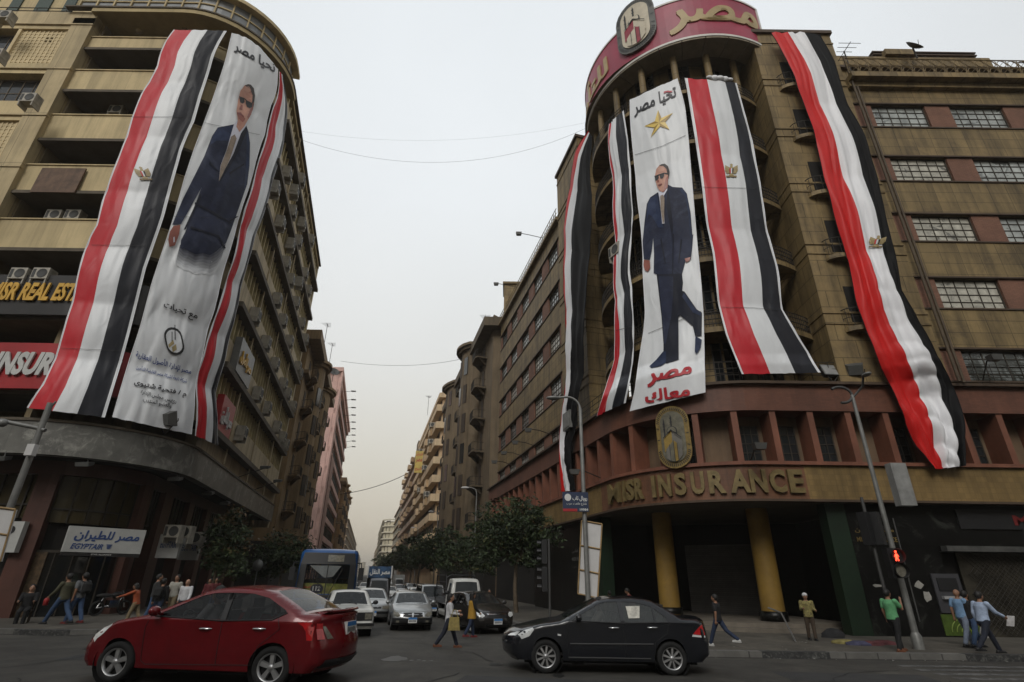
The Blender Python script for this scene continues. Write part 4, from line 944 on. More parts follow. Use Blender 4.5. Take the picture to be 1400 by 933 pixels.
for i,(x,y) in enumerate(((352,640),(372,655))):
    s = ly(38+6*i); p = PL.P(s,1.6,8.9); m = MB(); t = thing('arm_floodlight',f'floodlight on a slanting arm over the granite canopy, {ORD[i]} up the street','floodlight',tuple(PL.P(s,0,8.1)),'floodlights on arms over the canopy')
    m.tube([PL.P(s,-0.2,8.1),p],0.035,6); m.build('arm',iron,t); m = MB(); m.hexa([p+Vector((-0.3,-0.2,-0.1)),p+Vector((0.3,-0.2,-0.1)),p+Vector((0.3,0.2,0.05)),p+Vector((-0.3,0.2,0.05))],[p+Vector((-0.3,-0.2,0.1)),p+Vector((0.3,-0.2,0.1)),p+Vector((0.3,0.2,0.2)),p+Vector((-0.3,0.2,0.2))]); m.build('lamp_housing',lampm,t)

# ================================================================== banners hung down the facades
v_white = mat('white_vinyl',(0.70,0.715,0.73),rough=0.42,var=0.03,vscale=0.8,spec=0.4,crease=0.6)
v_red = mat('red_vinyl',(0.50,0.020,0.030),rough=0.42,var=0.06,vscale=0.8,spec=0.25,crease=0.6)
v_black = mat('black_vinyl',(0.016,0.017,0.023),rough=0.5,var=0.1,vscale=0.8,spec=0.25,crease=0.8)
c_white = mat('white_satin',(0.78,0.78,0.80),rough=0.5,var=0.03,vscale=0.8,crease=0.3)
c_red = mat('red_satin',(0.56,0.014,0.013),rough=0.5,var=0.05,vscale=0.8,spec=0.25,crease=0.3)
c_black = mat('black_satin',(0.007,0.007,0.008),rough=0.7,var=0.1,vscale=0.8,spec=0.15)
eagle_gold = mat('eagle_gold',(0.40,0.31,0.15),rough=0.5,var=0.15,vscale=4); eagle_dark = mat('eagle_bronze',(0.22,0.15,0.06),rough=0.5,var=0.15)
suit = mat('navy_suit_print',(0.020,0.025,0.052),rough=0.6,spec=0.2,var=0.25,mottle=((0.042,0.05,0.085),1.0,0.48,0.22),vscale=0.7,crease=0.4); suit_lit = mat('blue_suit_print',(0.023,0.034,0.078),rough=0.6,spec=0.2,var=0.25,mottle=((0.045,0.062,0.12),1.0,0.5,0.2),vscale=0.9,crease=0.4)
suit_dark = mat('dark_suit_print',(0.011,0.013,0.025),rough=0.6,spec=0.2,var=0.2,crease=0.4); skin_p = mat('skin_print',(0.50,0.26,0.19),rough=0.5,var=0.12,vscale=1.5,mottle=((0.36,0.155,0.105),1.6,0.5,0.15)); skin_d = mat('ruddy_skin_print',(0.27,0.085,0.06),rough=0.4,var=0.15)
hair_p = mat('hair_print',(0.045,0.035,0.032),rough=0.5,var=0.2); tie_p = mat('tan_tie_print',(0.26,0.20,0.15),rough=0.4,var=0.2,vscale=5); shirt_p = mat('pale_shirt_print',(0.62,0.62,0.70),rough=0.4,var=0.05)
fade_p = mat('grey_fade_print',(0.30,0.29,0.34),rough=0.4,var=0.2,vscale=1.2); star_a = mat('star_light',(0.72,0.52,0.12),rough=0.4,var=0.05); star_b = mat('star_dark',(0.34,0.21,0.03),rough=0.4,var=0.05)
red_let = mat('red_letter_print',(0.42,0.02,0.03),rough=0.4,var=0.05); blk_let = mat('black_letter_print',(0.02,0.02,0.025),rough=0.4,var=0.05); blue_p = mat('blue_letter_print',(0.03,0.06,0.22),rough=0.4,var=0.05)

def path_sdf(path, off):
    def f(p):
        q = Vector((p.x,p.y)); best = None
        for i in range(len(path.p)-1):
            a, b = path.p[i], path.p[i+1]; ab = b-a; t = max(0,min(1,(q-a).dot(ab)/ab.length_squared)); c = a+ab*t; d = (q-c).length
            if best is None or d < best[0]: best = (d,(q-c).dot(Vector((ab.y,-ab.x))))
        return (best[0] if best[1] >= 0 else -best[0])-off(p.z)
    return f
def cyl_sdf(c, r): return lambda p: (Vector((p.x,p.y))-c).length-r(p.z)
def cast(x, y, sdf, t0=12.0, t1=75.0):
    d = ray(x,y); h = sqrt(d.x*d.x+d.y*d.y); t = t0/h; st = 0.4/h; last = t
    while t < t1/h:
        if sdf(EYEP+d*t) <= 0:
            a, b = last, t
            for _ in range(14):
                m_ = (a+b)/2
                if sdf(EYEP+d*m_) <= 0: b = m_
                else: a = m_
            return EYEP+d*b
        last = t; t += st
    return None
def resample(pts, n):
    L_ = [0]
    for a, b in zip(pts,pts[1:]): L_.append(L_[-1]+sqrt((a[0]-b[0])**2+(a[1]-b[1])**2))
    o = []
    for i in range(n):
        s = L_[-1]*i/(n-1); k = 0
        while k < len(L_)-2 and s > L_[k+1]: k += 1
        t = (s-L_[k])/(L_[k+1]-L_[k]); o.append((pts[k][0]*(1-t)+pts[k+1][0]*t,pts[k][1]*(1-t)+pts[k+1][1]*t))
    return o
class Banner:
    """A sheet traced between its left and right edges, lying on the surface it hangs against, creased, and given its own cloth colours by stripe."""
    def __init__(self, name, label, cat, left, right, sdf, stripes, mats, nu=36, nv=150, crease=0.03, ties=7, fold=0.0, seed=1, group=None, topb=0.0):
        cu, cv = 9, 30
        Ls, Rs = resample(left,cv), resample(right,cv); G = []
        for j in range(cv):
            row = []
            for i in range(cu):
                u = i/(cu-1); x, y = Ls[j][0]*(1-u)+Rs[j][0]*u, Ls[j][1]*(1-u)+Rs[j][1]*u-topb*4*u*(1-u)*(1-j/(cv-1))**5
                row.append(cast(x,y,sdf))
            G.append(row)
        for row in G:                                   # patch misses from neighbours
            for i in range(cu):
                if row[i] is None:
                    k = min((q for q in range(cu) if row[q] is not None), key=lambda q: abs(q-i)); row[i] = row[k]
        def base(u, v):
            a = min(u*(cu-1),cu-1.001); b = min(v*(cv-1),cv-1.001); i, j = int(a), int(b); f, g_ = a-i, b-j
            return (G[j][i]*(1-f)+G[j][i+1]*f)*(1-g_)+(G[j+1][i]*(1-f)+G[j+1][i+1]*f)*g_
        def stripe_at(v):
            for a, b in zip(stripes,stripes[1:]):
                if a[0] <= v <= b[0]:
                    t = (v-a[0])/(b[0]-a[0]); return [p*(1-t)+q*t for p,q in zip(a[1],b[1])]
            return stripes[-1][1]
        ns = len(stripes[0][1])-1; per = max(2,nu//ns); cols = ns*per
        V = []
        for j in range(nv+1):
            v = j/nv; sb = stripe_at(v)
            for i in range(cols+1):
                k = min(i//per,ns-1); u = sb[k]+(sb[k+1]-sb[k])*((i-k*per)/per)
                p = base(u,v); e = 0.01
                du = base(min(1,u+e),v)-base(max(0,u-e),v); dv = base(u,min(1,v+e))-base(u,max(0,v-e)); n = du.cross(dv).normalized()
                if n.dot(EYEP-p) < 0: n = -n
                tv = v*ties; ph = tv-floor(tv); bulge = sin(pi*ph)
                edge = min(u,1-u)*2
                d = 0.16*bulge*(0.35+0.65*edge)
                # creases fan out from the tie points at both edges
                a1 = noise.noise(Vector((u*7+seed*9.1,v*ties*1.3+u*2.5,seed))); a2 = noise.noise(Vector((u*15-v*9,v*ties*2.2,seed*3.3)))
                fan = sin((u*9+abs(ph-0.5)*4*(1-edge))*2.2+a1*4)*(1-bulge*0.55)
                d += crease*(fan*0.6+a1*1.3+a2*0.7)
                if fold: d += fold*(abs(sin(v*64+3*sin(u*pi)+2.2*noise.noise(Vector((v*9,u*2,seed)))))-0.5)*max(0,v-0.45)*1.8*(1 if 0.3 < u < 0.86 else 0.3)+fold*0.8*sin(u*19+a1*3)*(0.4+v)
                V.append(p+n*d)
        m = MB(); F_ = []; w = cols+1
        for j in range(nv):
            for i in range(cols):
                m.add([],[],0); F_.append((j*w+i,(j+1)*w+i,(j+1)*w+i+1,j*w+i+1)); 
        m.v = [tuple(p) for p in V]; m.f = [list(f) for f in F_]; m.m = [min((i//per),ns-1) for j in range(nv) for i in range(cols)]; m.sm = [True]*len(F_)
        t = thing(name,label,cat,tuple(V[-1-cols//2]),group); self.t = t; self.V = V; self.w = w; self.nv = nv
        idx = [mats[k] for k in range(ns)]; uniq = []
        for q in idx:
            if q not in uniq: uniq.append(q)
        m.m = [uniq.index(idx[k]) for k in m.m]
        m.build('cloth',uniq,t)
        self.bvh = BVHTree.FromPolygons([tuple(p) for p in V],[tuple(f) for f in F_])
        # hem cords
        h = MB()
        h.tube([V[j*w]+Vector((0,0,0)) for j in range(0,nv+1,3)],0.018,5); h.tube([V[j*w+cols] for j in range(0,nv+1,3)],0.018,5); h.build('hem_cord',c_white if mats[0] is not c_red else c_black,t)
    def on(self, x, y, lift=0.02):
        d = ray(x,y).normalized(); h = self.bvh.ray_cast(EYEP,d,200)
        if h[0] is None:
            return None
        return h[0]-d*lift
    def decal(self, name, polys, mats, lift=0.045, step=4.0):
        """polys = [(material index, pixel outline, layer)]"""
        m = MB(); last = None
        for k, pts, layer in polys:
            b = bmesh.new(); vs = [b.verts.new((x,y,0)) for x,y in pts]
            for tri in tessellate_polygon([[Vector((x,y,0)) for x,y in pts]]): 
                if len(set(tri)) == 3: b.faces.new([vs[i] for i in tri])
            xs = [p[0] for p in pts]; ys = [p[1] for p in pts]
            for ax, lo, hi in ((0,min(xs),max(xs)),(1,min(ys),max(ys))):
                q = lo+step
                while q < hi:
                    co = (q,0,0) if ax == 0 else (0,q,0); no = (1,0,0) if ax == 0 else (0,1,0)
                    bmesh.ops.bisect_plane(b,geom=b.verts[:]+b.edges[:]+b.faces[:],plane_co=co,plane_no=no,dist=1e-4); q += step
            b.verts.index_update(); out_ = []; good = True
            for v in b.verts:
                p = self.on(v.co.x,v.co.y,lift+layer*0.014); out_.append(p)
            fs_ = [[v.index for v in f.verts] for f in b.faces if all(out_[v.index] is not None for v in f.verts)]
            out_ = [p if p is not None else Vector((0,0,0)) for p in out_]
            used = sorted({i for f in fs_ for i in f}); rm = {o:i for i,o in enumerate(used)}
            m.add([out_[i] for i in used],[[rm[i] for i in f] for f in fs_],k,True); b.free()
        return m.build(name,mats,self.t)
    def text(self, name, body, quad, mt, lift=0.05, **kw):
        tl,tr,br,bl = quad; m = MB(); vs, fs, a = text_mesh(body,**kw); pts = []
        for v in vs:
            x = (bl[0]*(1-v.x)+br[0]*v.x)*(1-v.y)+(tl[0]*(1-v.x)+tr[0]*v.x)*v.y; y = (bl[1]*(1-v.x)+br[1]*v.x)*(1-v.y)+(tl[1]*(1-v.x)+tr[1]*v.x)*v.y
            pts.append(self.on(x,y,lift+v.z))
        ok = [f for f in fs if all(pts[i] is not None for i in f)]
        m.add([p if p is not None else Vector((0,0,-5)) for p in pts],ok)
        used = sorted({i for f in m.f for i in f}); rm = {o:i for i,o in enumerate(used)}; m.v = [m.v[i] for i in used]; m.f = [[rm[i] for i in f] for f in m.f]
        return m.build(name,mt,self.t)
    def rope(self, pts, r=0.010):
        P_ = []
        for (x0,y0),(x1,y1) in zip(pts,pts[1:]):
            for k in range(12): P_.append(self.on(x0+(x1-x0)*k/12,y0+(y1-y0)*k/12,0.05))
        P_ = [q for q in P_ if q is not None]
        if len(P_) > 2: m = MB(); m.tube(P_,r,5); m.build('tie_rope',mat('dark_rope',(0.04,0.037,0.033),rough=0.8,var=0.1),self.t)
    def eagle(self, cx, cy, w, h, lean=0.0):
        T = lambda pts: [(cx+w*x-lean*h*y*0.5, cy-h*y*0.5) for x,y in pts]
        P_ = [(0,T([(-0.12,0.55),(-0.5,0.95),(-0.52,0.1),(-0.36,-0.45),(-0.14,-0.35)]),0),(0,T([(0.12,0.55),(0.14,-0.35),(0.36,-0.45),(0.52,0.1),(0.5,0.95)]),0),
              (0,T([(-0.12,0.55),(-0.14,-0.35),(-0.22,-0.85),(0.22,-0.85),(0.14,-0.35),(0.12,0.55),(0.08,0.9),(0.12,1.05),(-0.02,1.2),(-0.12,1.05),(-0.06,0.9)]),0),
              (1,T([(-0.42,-0.72),(0.42,-0.72),(0.42,-0.98),(-0.42,-0.98)]),1)]
        for i in range(4):
            x = -0.47+0.09*i; P_.append((1,T([(x,0.6-0.1*i),(x+0.03,0.6-0.1*i),(x+0.06,-0.3),(x+0.03,-0.3)]),1)); P_.append((1,T([(-x-0.03,0.6-0.1*i),(-x,0.6-0.1*i),(-x-0.03,-0.3),(-x-0.06,-0.3)]),1))
        for k,x in ((2,-0.16),(3,-0.05),(4,0.06)): P_.append((k,T([(x,0.45),(x+0.11,0.45),(x+0.10,-0.4),(x+0.01,-0.4)]),1))
        return self.decal('eagle_emblem',P_,[eagle_gold,eagle_dark,v_red,v_white,v_black],0.05,4)
def zz(x0,y0,s): return lambda pts: [(x0+x/s,y0+y/s) for x,y in pts]
Z1 = zz(0,0,3.009); Z2 = zz(0,300,3.009); Y1 = zz(660,0,3.009); Y2 = zz(950,0,3.009); Y3 = zz(660,300,3.009); Y4 = zz(950,300,3.009); Y5 = zz(660,600,2.827); Y6 = zz(950,600,2.827)
flare_l = lambda z: 0.12+0.45*max(0,(11.5-z)/3.5)
sdfL = path_sdf(PL,flare_l)
FLAGS = 'striped flag banners hung down the corner buildings'
b1 = Banner('flag_banner','huge red white and black flag banner on the tan block, left of the portrait','banner',
    Z1([(715,122),(665,200),(650,275),(590,375),(540,500),(495,640),(430,800),(400,930)])+Z2([(355,100),(305,310),(240,540),(180,680),(110,775)]),
    Z1([(932,127),(885,210),(860,300),(830,390),(800,500),(755,590),(740,650),(700,790),(672,900)])+Z2([(600,200),(530,480),(490,620),(430,815)]),
    sdfL,[(0,(0,.02,.34,.64,.95,1)),(1,(0,.02,.33,.65,.96,1))],[v_white,v_red,v_white,v_black,v_white],nu=40,seed=1,group=FLAGS)
b1.eagle(196,238,20,17,0.45)
b2 = Banner('portrait_banner','white portrait banner on the tan block, a dark-suited man above lettering','banner',
    Z1([(955,135),(925,260),(885,380),(845,490),(800,610),(760,730),(710,910)])+Z2([(625,260),(575,450),(535,570),(495,700),(463,815)]),
    Z1([(1142,285),(1137,375),(1110,440),(1090,550),(1060,620),(1035,740),(990,860),(975,930)])+Z2([(920,200),(885,350),(850,470),(820,600),(800,700),(788,885)]),
    sdfL,[(0,(0,1)),(1,(0,1))],[v_white],nu=40,seed=2,crease=0.04,topb=10)
B = zz(220,90,3.217)
P_ = [(0,B([(322,258),(250,272),(225,310),(190,400),(140,500),(95,590),(70,650),(50,700),(88,697),(110,660),(180,533),(140,640),(108,730),(88,768),(85,800),(120,812),(150,830),(185,824),(215,834),(245,816),(287,780),(310,720),(345,620),(380,520),(390,440),(392,340),(385,290),(375,262),(340,300)]),0),
      
      (1,B([(378,285),(386,300),(391,345),(389,440),(378,520),(366,545),(374,440),(376,350)]),1),
      (1,B([(250,276),(320,262),(330,300),(300,330),(280,330),(245,330),(215,350),(228,310)]),1),
      (2,B([(352,300),(376,268),(380,285),(330,400),(258,515),(300,420)]),2),
      (5,B([(322,256),(345,232),(378,240),(377,262),(352,298),(320,385),(255,505),(262,440),(288,372),(305,312)]),3),
      (3,B([(332,200),(340,150),(350,110),(370,85),(392,82),(408,100),(413,135),(405,185),(397,215),(382,240),(366,268),(345,292),(332,268),(338,240)]),4),
      (6,B([(383,81),(396,84),(409,100),(414,133),(408,180),(400,182),(403,130),(392,102),(370,88)]),5),
      (4,B([(333,205),(352,205),(372,235),(360,250),(342,232)]),5),
      (7,B([(344,134),(365,142),(368,160),(360,167),(349,161)]),6),(7,B([(374,150),(402,165),(403,180),(391,187),(378,181),(373,166)]),6),(7,B([(362,140),(376,149),(376,153),(362,145)]),7),(7,B([(400,163),(410,150),(411,154),(402,168)]),7),(4,B([(352,172),(360,175),(358,196),(344,192)]),5),(4,B([(398,180),(410,150),(406,190),(395,216),(384,236),(380,225)]),5),(10,B([(338,207),(352,210),(366,222),(364,226),(350,217),(337,211)]),6),(11,B([(370,92),(388,92),(398,110),(385,118),(366,108)]),5),
      (9,B([(309,312),(325,302),(333,320),(302,415),(255,510),(263,440),(290,372)]),5),
      (4,B([(40,730),(55,705),(86,700),(80,742),(62,790),(38,797),(32,765)]),2),(5,B([(55,755),(60,752),(61,775),(55,778)]),3)]
P_ += [(2,B(q),2.5) for q in ([(175,560),(178,575),(110,720),(100,722)],[(370,640),(345,660),(300,690),(298,684)],[(150,600),(230,640),(310,690),(310,697),(225,650),(148,610)],[(130,705),(255,745),(285,800),(282,808),(250,752),(128,715)],[(215,420),(250,460),(256,470),(212,432)],[(300,470),(365,430),(366,437),(302,480)])]
FP_ = []
for k in range(7):                                            # the print dissolves into the white in ragged steps
    cont = lambda q: [(max(66,84-3*q)+2*q*0,786+13*q),(100,806+13*q+(q%3)*2),(120,812+13*q),(150,830+13*q-(q%2)*3),(185,824+13*q),(215,834+13*q-(q%3)*2),(245,816+13*q),(286-4*q,782+13*q)]
    FP_.append((k,B(cont(k)+cont(k+1)[::-1]),0))
FADE = [mat('fade_print_'+w,tuple(q*f+c*(1-f) for c,q in zip((0.024,0.028,0.056),(0.70,0.715,0.73))),rough=0.42,var=0.03,crease=0.5) for w,f in (('faintest',0.06),('faint',0.15),('soft',0.27),('light',0.42),('lighter',0.58),('pale',0.74),('paler',0.88),('palest',1.0))]
lip_p = mat('lip_print',(0.20,0.05,0.045),rough=0.4,var=0.1); glow_p = mat('bright_skin_print',(0.52,0.28,0.20),rough=0.4,var=0.1)
b2.decal('printed_figure',P_,[suit,suit_lit,suit_dark,skin_p,skin_d,shirt_p,hair_p,black_p,fade_p,tie_p,lip_p,glow_p])
b2.decal('print_fade',FP_,FADE,0.022)
b2.text('lettering','تحيا مصر',Z1([(966,165),(1137,262),(1130,312),(962,215)]),blk_let,bold=0.03,ar=True)
C_ = zz(150,380,4.059)
b2.text('lettering','مع تحيات',C_([(303,128),(490,193),(484,247),(297,178)]),blk_let,bold=0.02,ar=True)
b2.text('lettering','مصر لإدارة الأصول العقارية',C_([(150,398),(456,500),(449,545),(142,450)]),blue_p,bold=0.02,ar=True)
b2.text('lettering','شركة تابعة لشركة مصر القابضة للتأمين',C_([(149,480),(432,558),(427,588),(145,510)]),blue_p,bold=0.015,ar=True)
b2.text('lettering','م / فتحية شتيوى',C_([(139,560),(428,632),(423,670),(133,604)]),blk_let,bold=0.025,ar=True)
b2.text('lettering','رئيس مجلس الإدارة',C_([(176,620),(372,675),(367,705),(171,648)]),blk_let,bold=0.015,ar=True)
b2.text('lettering','والعضو المنتدب',C_([(186,662),(345,698),(341,728),(182,692)]),blk_let,bold=0.015,ar=True)
ov = lambda s_: [(358+(x*0.98-y*0.22)*s_*100, 352-(y+x*0.1)*s_*100) for x,y in oval(1.0,1.55,8)]
E_ = [(0,C_(ov(1.0)),0),(1,C_(ov(0.82)),1),(2,C_([(325,372),(352,345),(358,365),(330,388)]),2),(2,C_([(345,385),(368,368),(372,398),(350,412)]),2),(0,C_([(360,262),(364,262),(366,345),(361,345)]),3),(0,C_([(344,300),(348,300),(348,352),(344,352)]),2)]
b2.decal('oval_emblem',E_,[black_p,v_white,eagle_gold],0.05,4)
b3 = Banner('flag_banner','narrow red white and black flag banner wrapping onto the street side of the tan block','banner',
    Z1([(1150,295),(1145,380),(1120,440),(1095,560),(1060,660),(1045,740),(1005,860),(990,930)])+Z2([(950,190),(920,290),(885,390),(840,530),(805,650),(805,890)]),
    Z1([(1165,310),(1180,470),(1165,600),(1140,680),(1120,760),(1075,900)])+Z2([(1020,160),(1000,250),(970,380),(930,540),(890,690),(885,800),(895,930)]),
    sdfL,[(0,(0,.06,.42,.84,1)),(.6,(0,.06,.40,.84,1)),(1,(0,.05,.45,.78,1))],[v_white,v_red,v_white,v_black],nu=32,seed=3,crease=0.05,group=FLAGS)
# right building
_pf = path_sdf(PF,lambda z: 0.42-1.1*max(0,z-10.6)); _cy = cyl_sdf(BC,lambda z: 5.95+0.22*max(0,(16.5-z)/6.5))
sdfR = lambda p: min(_cy(p),_pf(p)) if p.z < 13 else _cy(p)
b4 = Banner('flag_banner','crumpled narrow flag banner on the rounded bay, left of the walking man','banner',
    Y1([(520,510),(515,600),(535,720),(540,850)])+Y3([(545,60),(540,270),(550,450),(540,600),(510,700),(468,810)]),
    Y1([(578,455),(600,570),(605,680),(620,880)])+Y3([(605,230),(625,400),(620,600),(605,690),(585,755)]),
    sdfR,[(0,(0,.1,.5,.93,1)),(.4,(0,.16,.5,.93,1)),(1,(0,.32,.58,.95,1))],[v_red,v_white,v_black,v_white],nu=32,seed=4,crease=0.06,ties=5,group=FLAGS)
b5 = Banner('portrait_banner','white portrait banner on the rounded bay, a suited man under a gold star','banner',
    Y1([(605,410),(610,520),(622,640),(635,800)])+Y3([(655,50),(660,200),(670,400),(650,550),(630,700),(605,790)]),
    Y1([(800,322),(830,430),(845,560),(860,740),(875,920)])+Y3([(885,130),(900,280),(908,400),(912,550),(915,712)]),
    sdfR,[(0,(0,1)),(1,(0,1))],[v_white],nu=40,seed=5,crease=0.03,ties=4)
A3 = zz(840,90,3.8875); A4 = zz(840,320,3.731)
P_ = [(0,A3([(232,672),(190,700),(172,735),(160,830),(150,933)])+A4([(145,60),(150,128),(180,132),(190,90),(198,20),(202,100),(200,200),(215,207),(300,215),(345,205),(362,140),(390,130),(398,60),(402,0)])+A3([(415,900),(405,780),(385,680),(360,648),(310,645),(285,632),(280,660),(264,690),(262,840),(246,770),(238,700)]),0),
      (1,A3([(360,650),(384,680),(404,780),(412,900)])+A4([(398,0),(392,60),(385,0)])+A3([(395,800),(378,700),(350,665)]),1),
      (1,A3([(190,702),(228,690),(244,770),(258,860),(235,860),(200,800),(182,790),(170,830),(178,735)]),1),
      (2,A3([(283,655),(292,690),(312,850),(306,930)])+A4([(292,0),(288,-20)])+A3([(296,860),(276,740)]),2),
      (2,A4([(215,205),(345,203),(350,250),(345,290),(358,295),(420,385),(447,402),(445,520),(412,520),(400,470),(335,415),(326,425),(328,640),(265,660),(250,650),(250,560),(240,420)]),1),
      (0,A4([(225,215),(300,218),(300,300),(290,420),(262,560),(252,560),(243,420)]),2),
      (1,A4([(355,300),(418,388),(444,402),(443,420),(400,400),(345,320)]),2),
      (1,A4([(178,675),(215,640),(248,600),(264,600),(262,655),(240,672),(190,684)]),2),(1,A4([(413,520),(446,540),(440,580),(420,612),(410,600)]),2),
      (3,A3([(215,590),(222,550),(240,528),(262,522),(283,535),(290,565),(286,600),(278,635),(268,660),(255,672),(240,665),(228,645),(220,620)]),4),
      (6,A3([(250,523),(268,521),(285,534),(293,562),(289,592),(281,575),(276,548),(258,532),(238,533)]),5),
      (7,A3([(213,589),(233,581),(236,595),(230,607),(218,611)]),6),(7,A3([(240,578),(262,570),(265,583),(257,598),(244,600)]),6),(7,A3([(212,587),(240,576),(264,568),(287,572),(286,577),(262,573),(240,581),(214,592)]),7),(11,A3([(232,545),(252,535),(268,545),(262,562),(238,566)]),5),(10,A3([(231,634),(250,627),(252,631),(236,639)]),7),(4,A3([(272,600),(286,585),(284,620),(272,650),(262,660)]),5),
      (4,A3([(231,633),(251,625),(253,630),(236,639)]),6),(4,A3([(226,612),(236,606),(238,618),(228,622)]),5),(4,A3([(250,672),(268,660),(285,610),(284,645),(262,672)]),5),
      (5,A3([(233,668),(250,672),(262,668),(283,632),(281,660),(262,692),(266,840),(254,840),(240,700)]),3),
      (9,A3([(243,692),(257,685),(266,702),(264,828),(258,842),(246,760)]),5),
      (4,A4([(150,132),(180,135),(183,172),(170,193),(155,186),(148,160)]),2),(4,A4([(358,126),(388,118),(385,135),(366,146)]),2)]
P_ += [(2,A4(q),3) for q in ([(298,0),(304,0),(300,120),(298,205),(294,205)],[(240,20),(262,150),(258,155),(234,30)],[(345,30),(330,150),(326,148),(338,25)])]
b5.decal('printed_figure',P_,[suit,suit_lit,suit_dark,skin_p,skin_d,shirt_p,hair_p,black_p,fade_p,tie_p,lip_p,glow_p])
st = [(232,235),(250,278),(312,250),(270,300),(293,340),(242,322),(193,380),(212,328),(158,322),(214,296)]
b5.decal('printed_star',[(i%2,A3([(237,303),st[i],st[(i+1)%10]]),i%2) for i in range(10)],[star_b,star_a],0.05,6)
b5.text('lettering','تحيا مصر',A3([(100,192),(324,102),(332,182),(106,278)]),blk_let,bold=0.03,ar=True)
b5.decal('red_stroke',[(0,A3([(262,138),(283,132),(312,134),(300,142),(280,140),(262,146)]),3)],[red_let],0.05,8)
b5.text('lettering','مصر',A4([(163,712),(394,672),(396,730),(168,784)]),red_let,bold=0.04,ar=True)
b5.text('lettering','معاك',A4([(153,800),(383,763),(386,826),(158,866)]),red_let,bold=0.04,ar=True)
b6 = Banner('flag_banner','broad red white and black flag banner on the rounded bay, right of the walking man','banner',
    Y1([(832,320),(860,490),(885,640),(905,790)])+Y4([(45,0),(75,150),(95,340),(125,470),(160,560),(195,637)]),
    Y1([(1045,340),(1075,480),(1110,600),(1135,740),(1165,920)])+Y4([(340,220),(362,375),(430,500),(515,632)]),
    sdfR,[(0,(0,.05,.42,.78,.97,1)),(.5,(0,.03,.41,.72,.97,1)),(1,(0,.02,.36,.68,.97,1))],[v_white,v_red,v_white,v_black,v_white],nu=40,seed=6,crease=0.045,ties=4,group=FLAGS)
b6.eagle(1000,234,17,17,0.0)
m = MB()
for i in range(5): q = cast(970+7*i,106+i*0.8,sdfR); m.ball(q,0.19-0.03*abs(i-2),0,12,(1.5,0.9,0.8+0.3*(i%2)))
m.build('gathered_top',c_white,b6.t)
sdfF = path_sdf(PF,lambda z: 0.78 if z > 10.6 else 0.42+0.36*max(0,(z-9.9)/0.7))
b7 = Banner('flag_cloth','long glossy satin flag falling from the roof over the flat pilaster to the fins','flag',
    Y2([(315,133),(400,290),(430,400),(480,530),(510,640),(540,760),(590,930)])+Y4([(640,180),(670,350),(710,470),(760,600),(830,750),(890,880)])+Y6([(920,118)]),
    Y2([(515,140),(580,260),(620,400),(690,560),(740,720),(780,880)])+Y4([(800,80),(850,280),(940,440),(1010,560),(1065,690),(1090,820)])+Y6([(1034,108)]),
    sdfF,[(0,(0,.33,.67,1)),(.35,(0,.38,.76,1)),(.6,(0,.42,.80,1)),(.9,(0,.35,.76,1)),(1,(0,.36,.82,1))],[c_red,c_white,c_black],nu=36,nv=220,seed=7,crease=0.05,ties=6,fold=0.14,group=FLAGS)
b7.eagle(1199,331,22,15,-0.3)
sdfW = path_sdf(PF,lambda z: 0.30)
b8 = Banner('flag_cloth','narrow mostly black flag hanging from the roof beside the street wing windows','flag',
    Y1([(432,538),(390,612),(362,740),(345,850)])+Y3([(336,30),(336,250),(343,450),(343,700)])+Y5([(300,0),(305,205)]),
    Y1([(448,560),(446,700),(446,900)])+Y3([(432,300),(420,500),(400,750)])+Y5([(345,0),(352,200)]),
    sdfW,[(0,(0,.25,.5,1)),(.2,(0,.12,.35,1)),(.55,(0,.03,.32,1)),(.85,(0,.05,.45,1)),(1,(0,.25,.68,1))],[c_red,c_white,c_black],nu=30,nv=180,seed=8,crease=0.05,ties=6,fold=0.07,group=FLAGS)
b5.rope([(868,212),(905,200),(940,184)]); b5.rope([(886,456),(925,440),(962,424)]); b6.rope([(961,256),(1000,257),(1038,258)],0.008); b6.rope([(983,420),(1030,421),(1068,425)],0.008); b4.rope([(842,452),(866,446)])
for bn,pts in ((b1,((118,335),(205,336))),(b1,((181,160),(268,160))),(b1,((82,476),(171,480))),(b2,((280,168),(362,186))),(b2,((238,296),(326,300)))): bn.rope(pts,0.008)

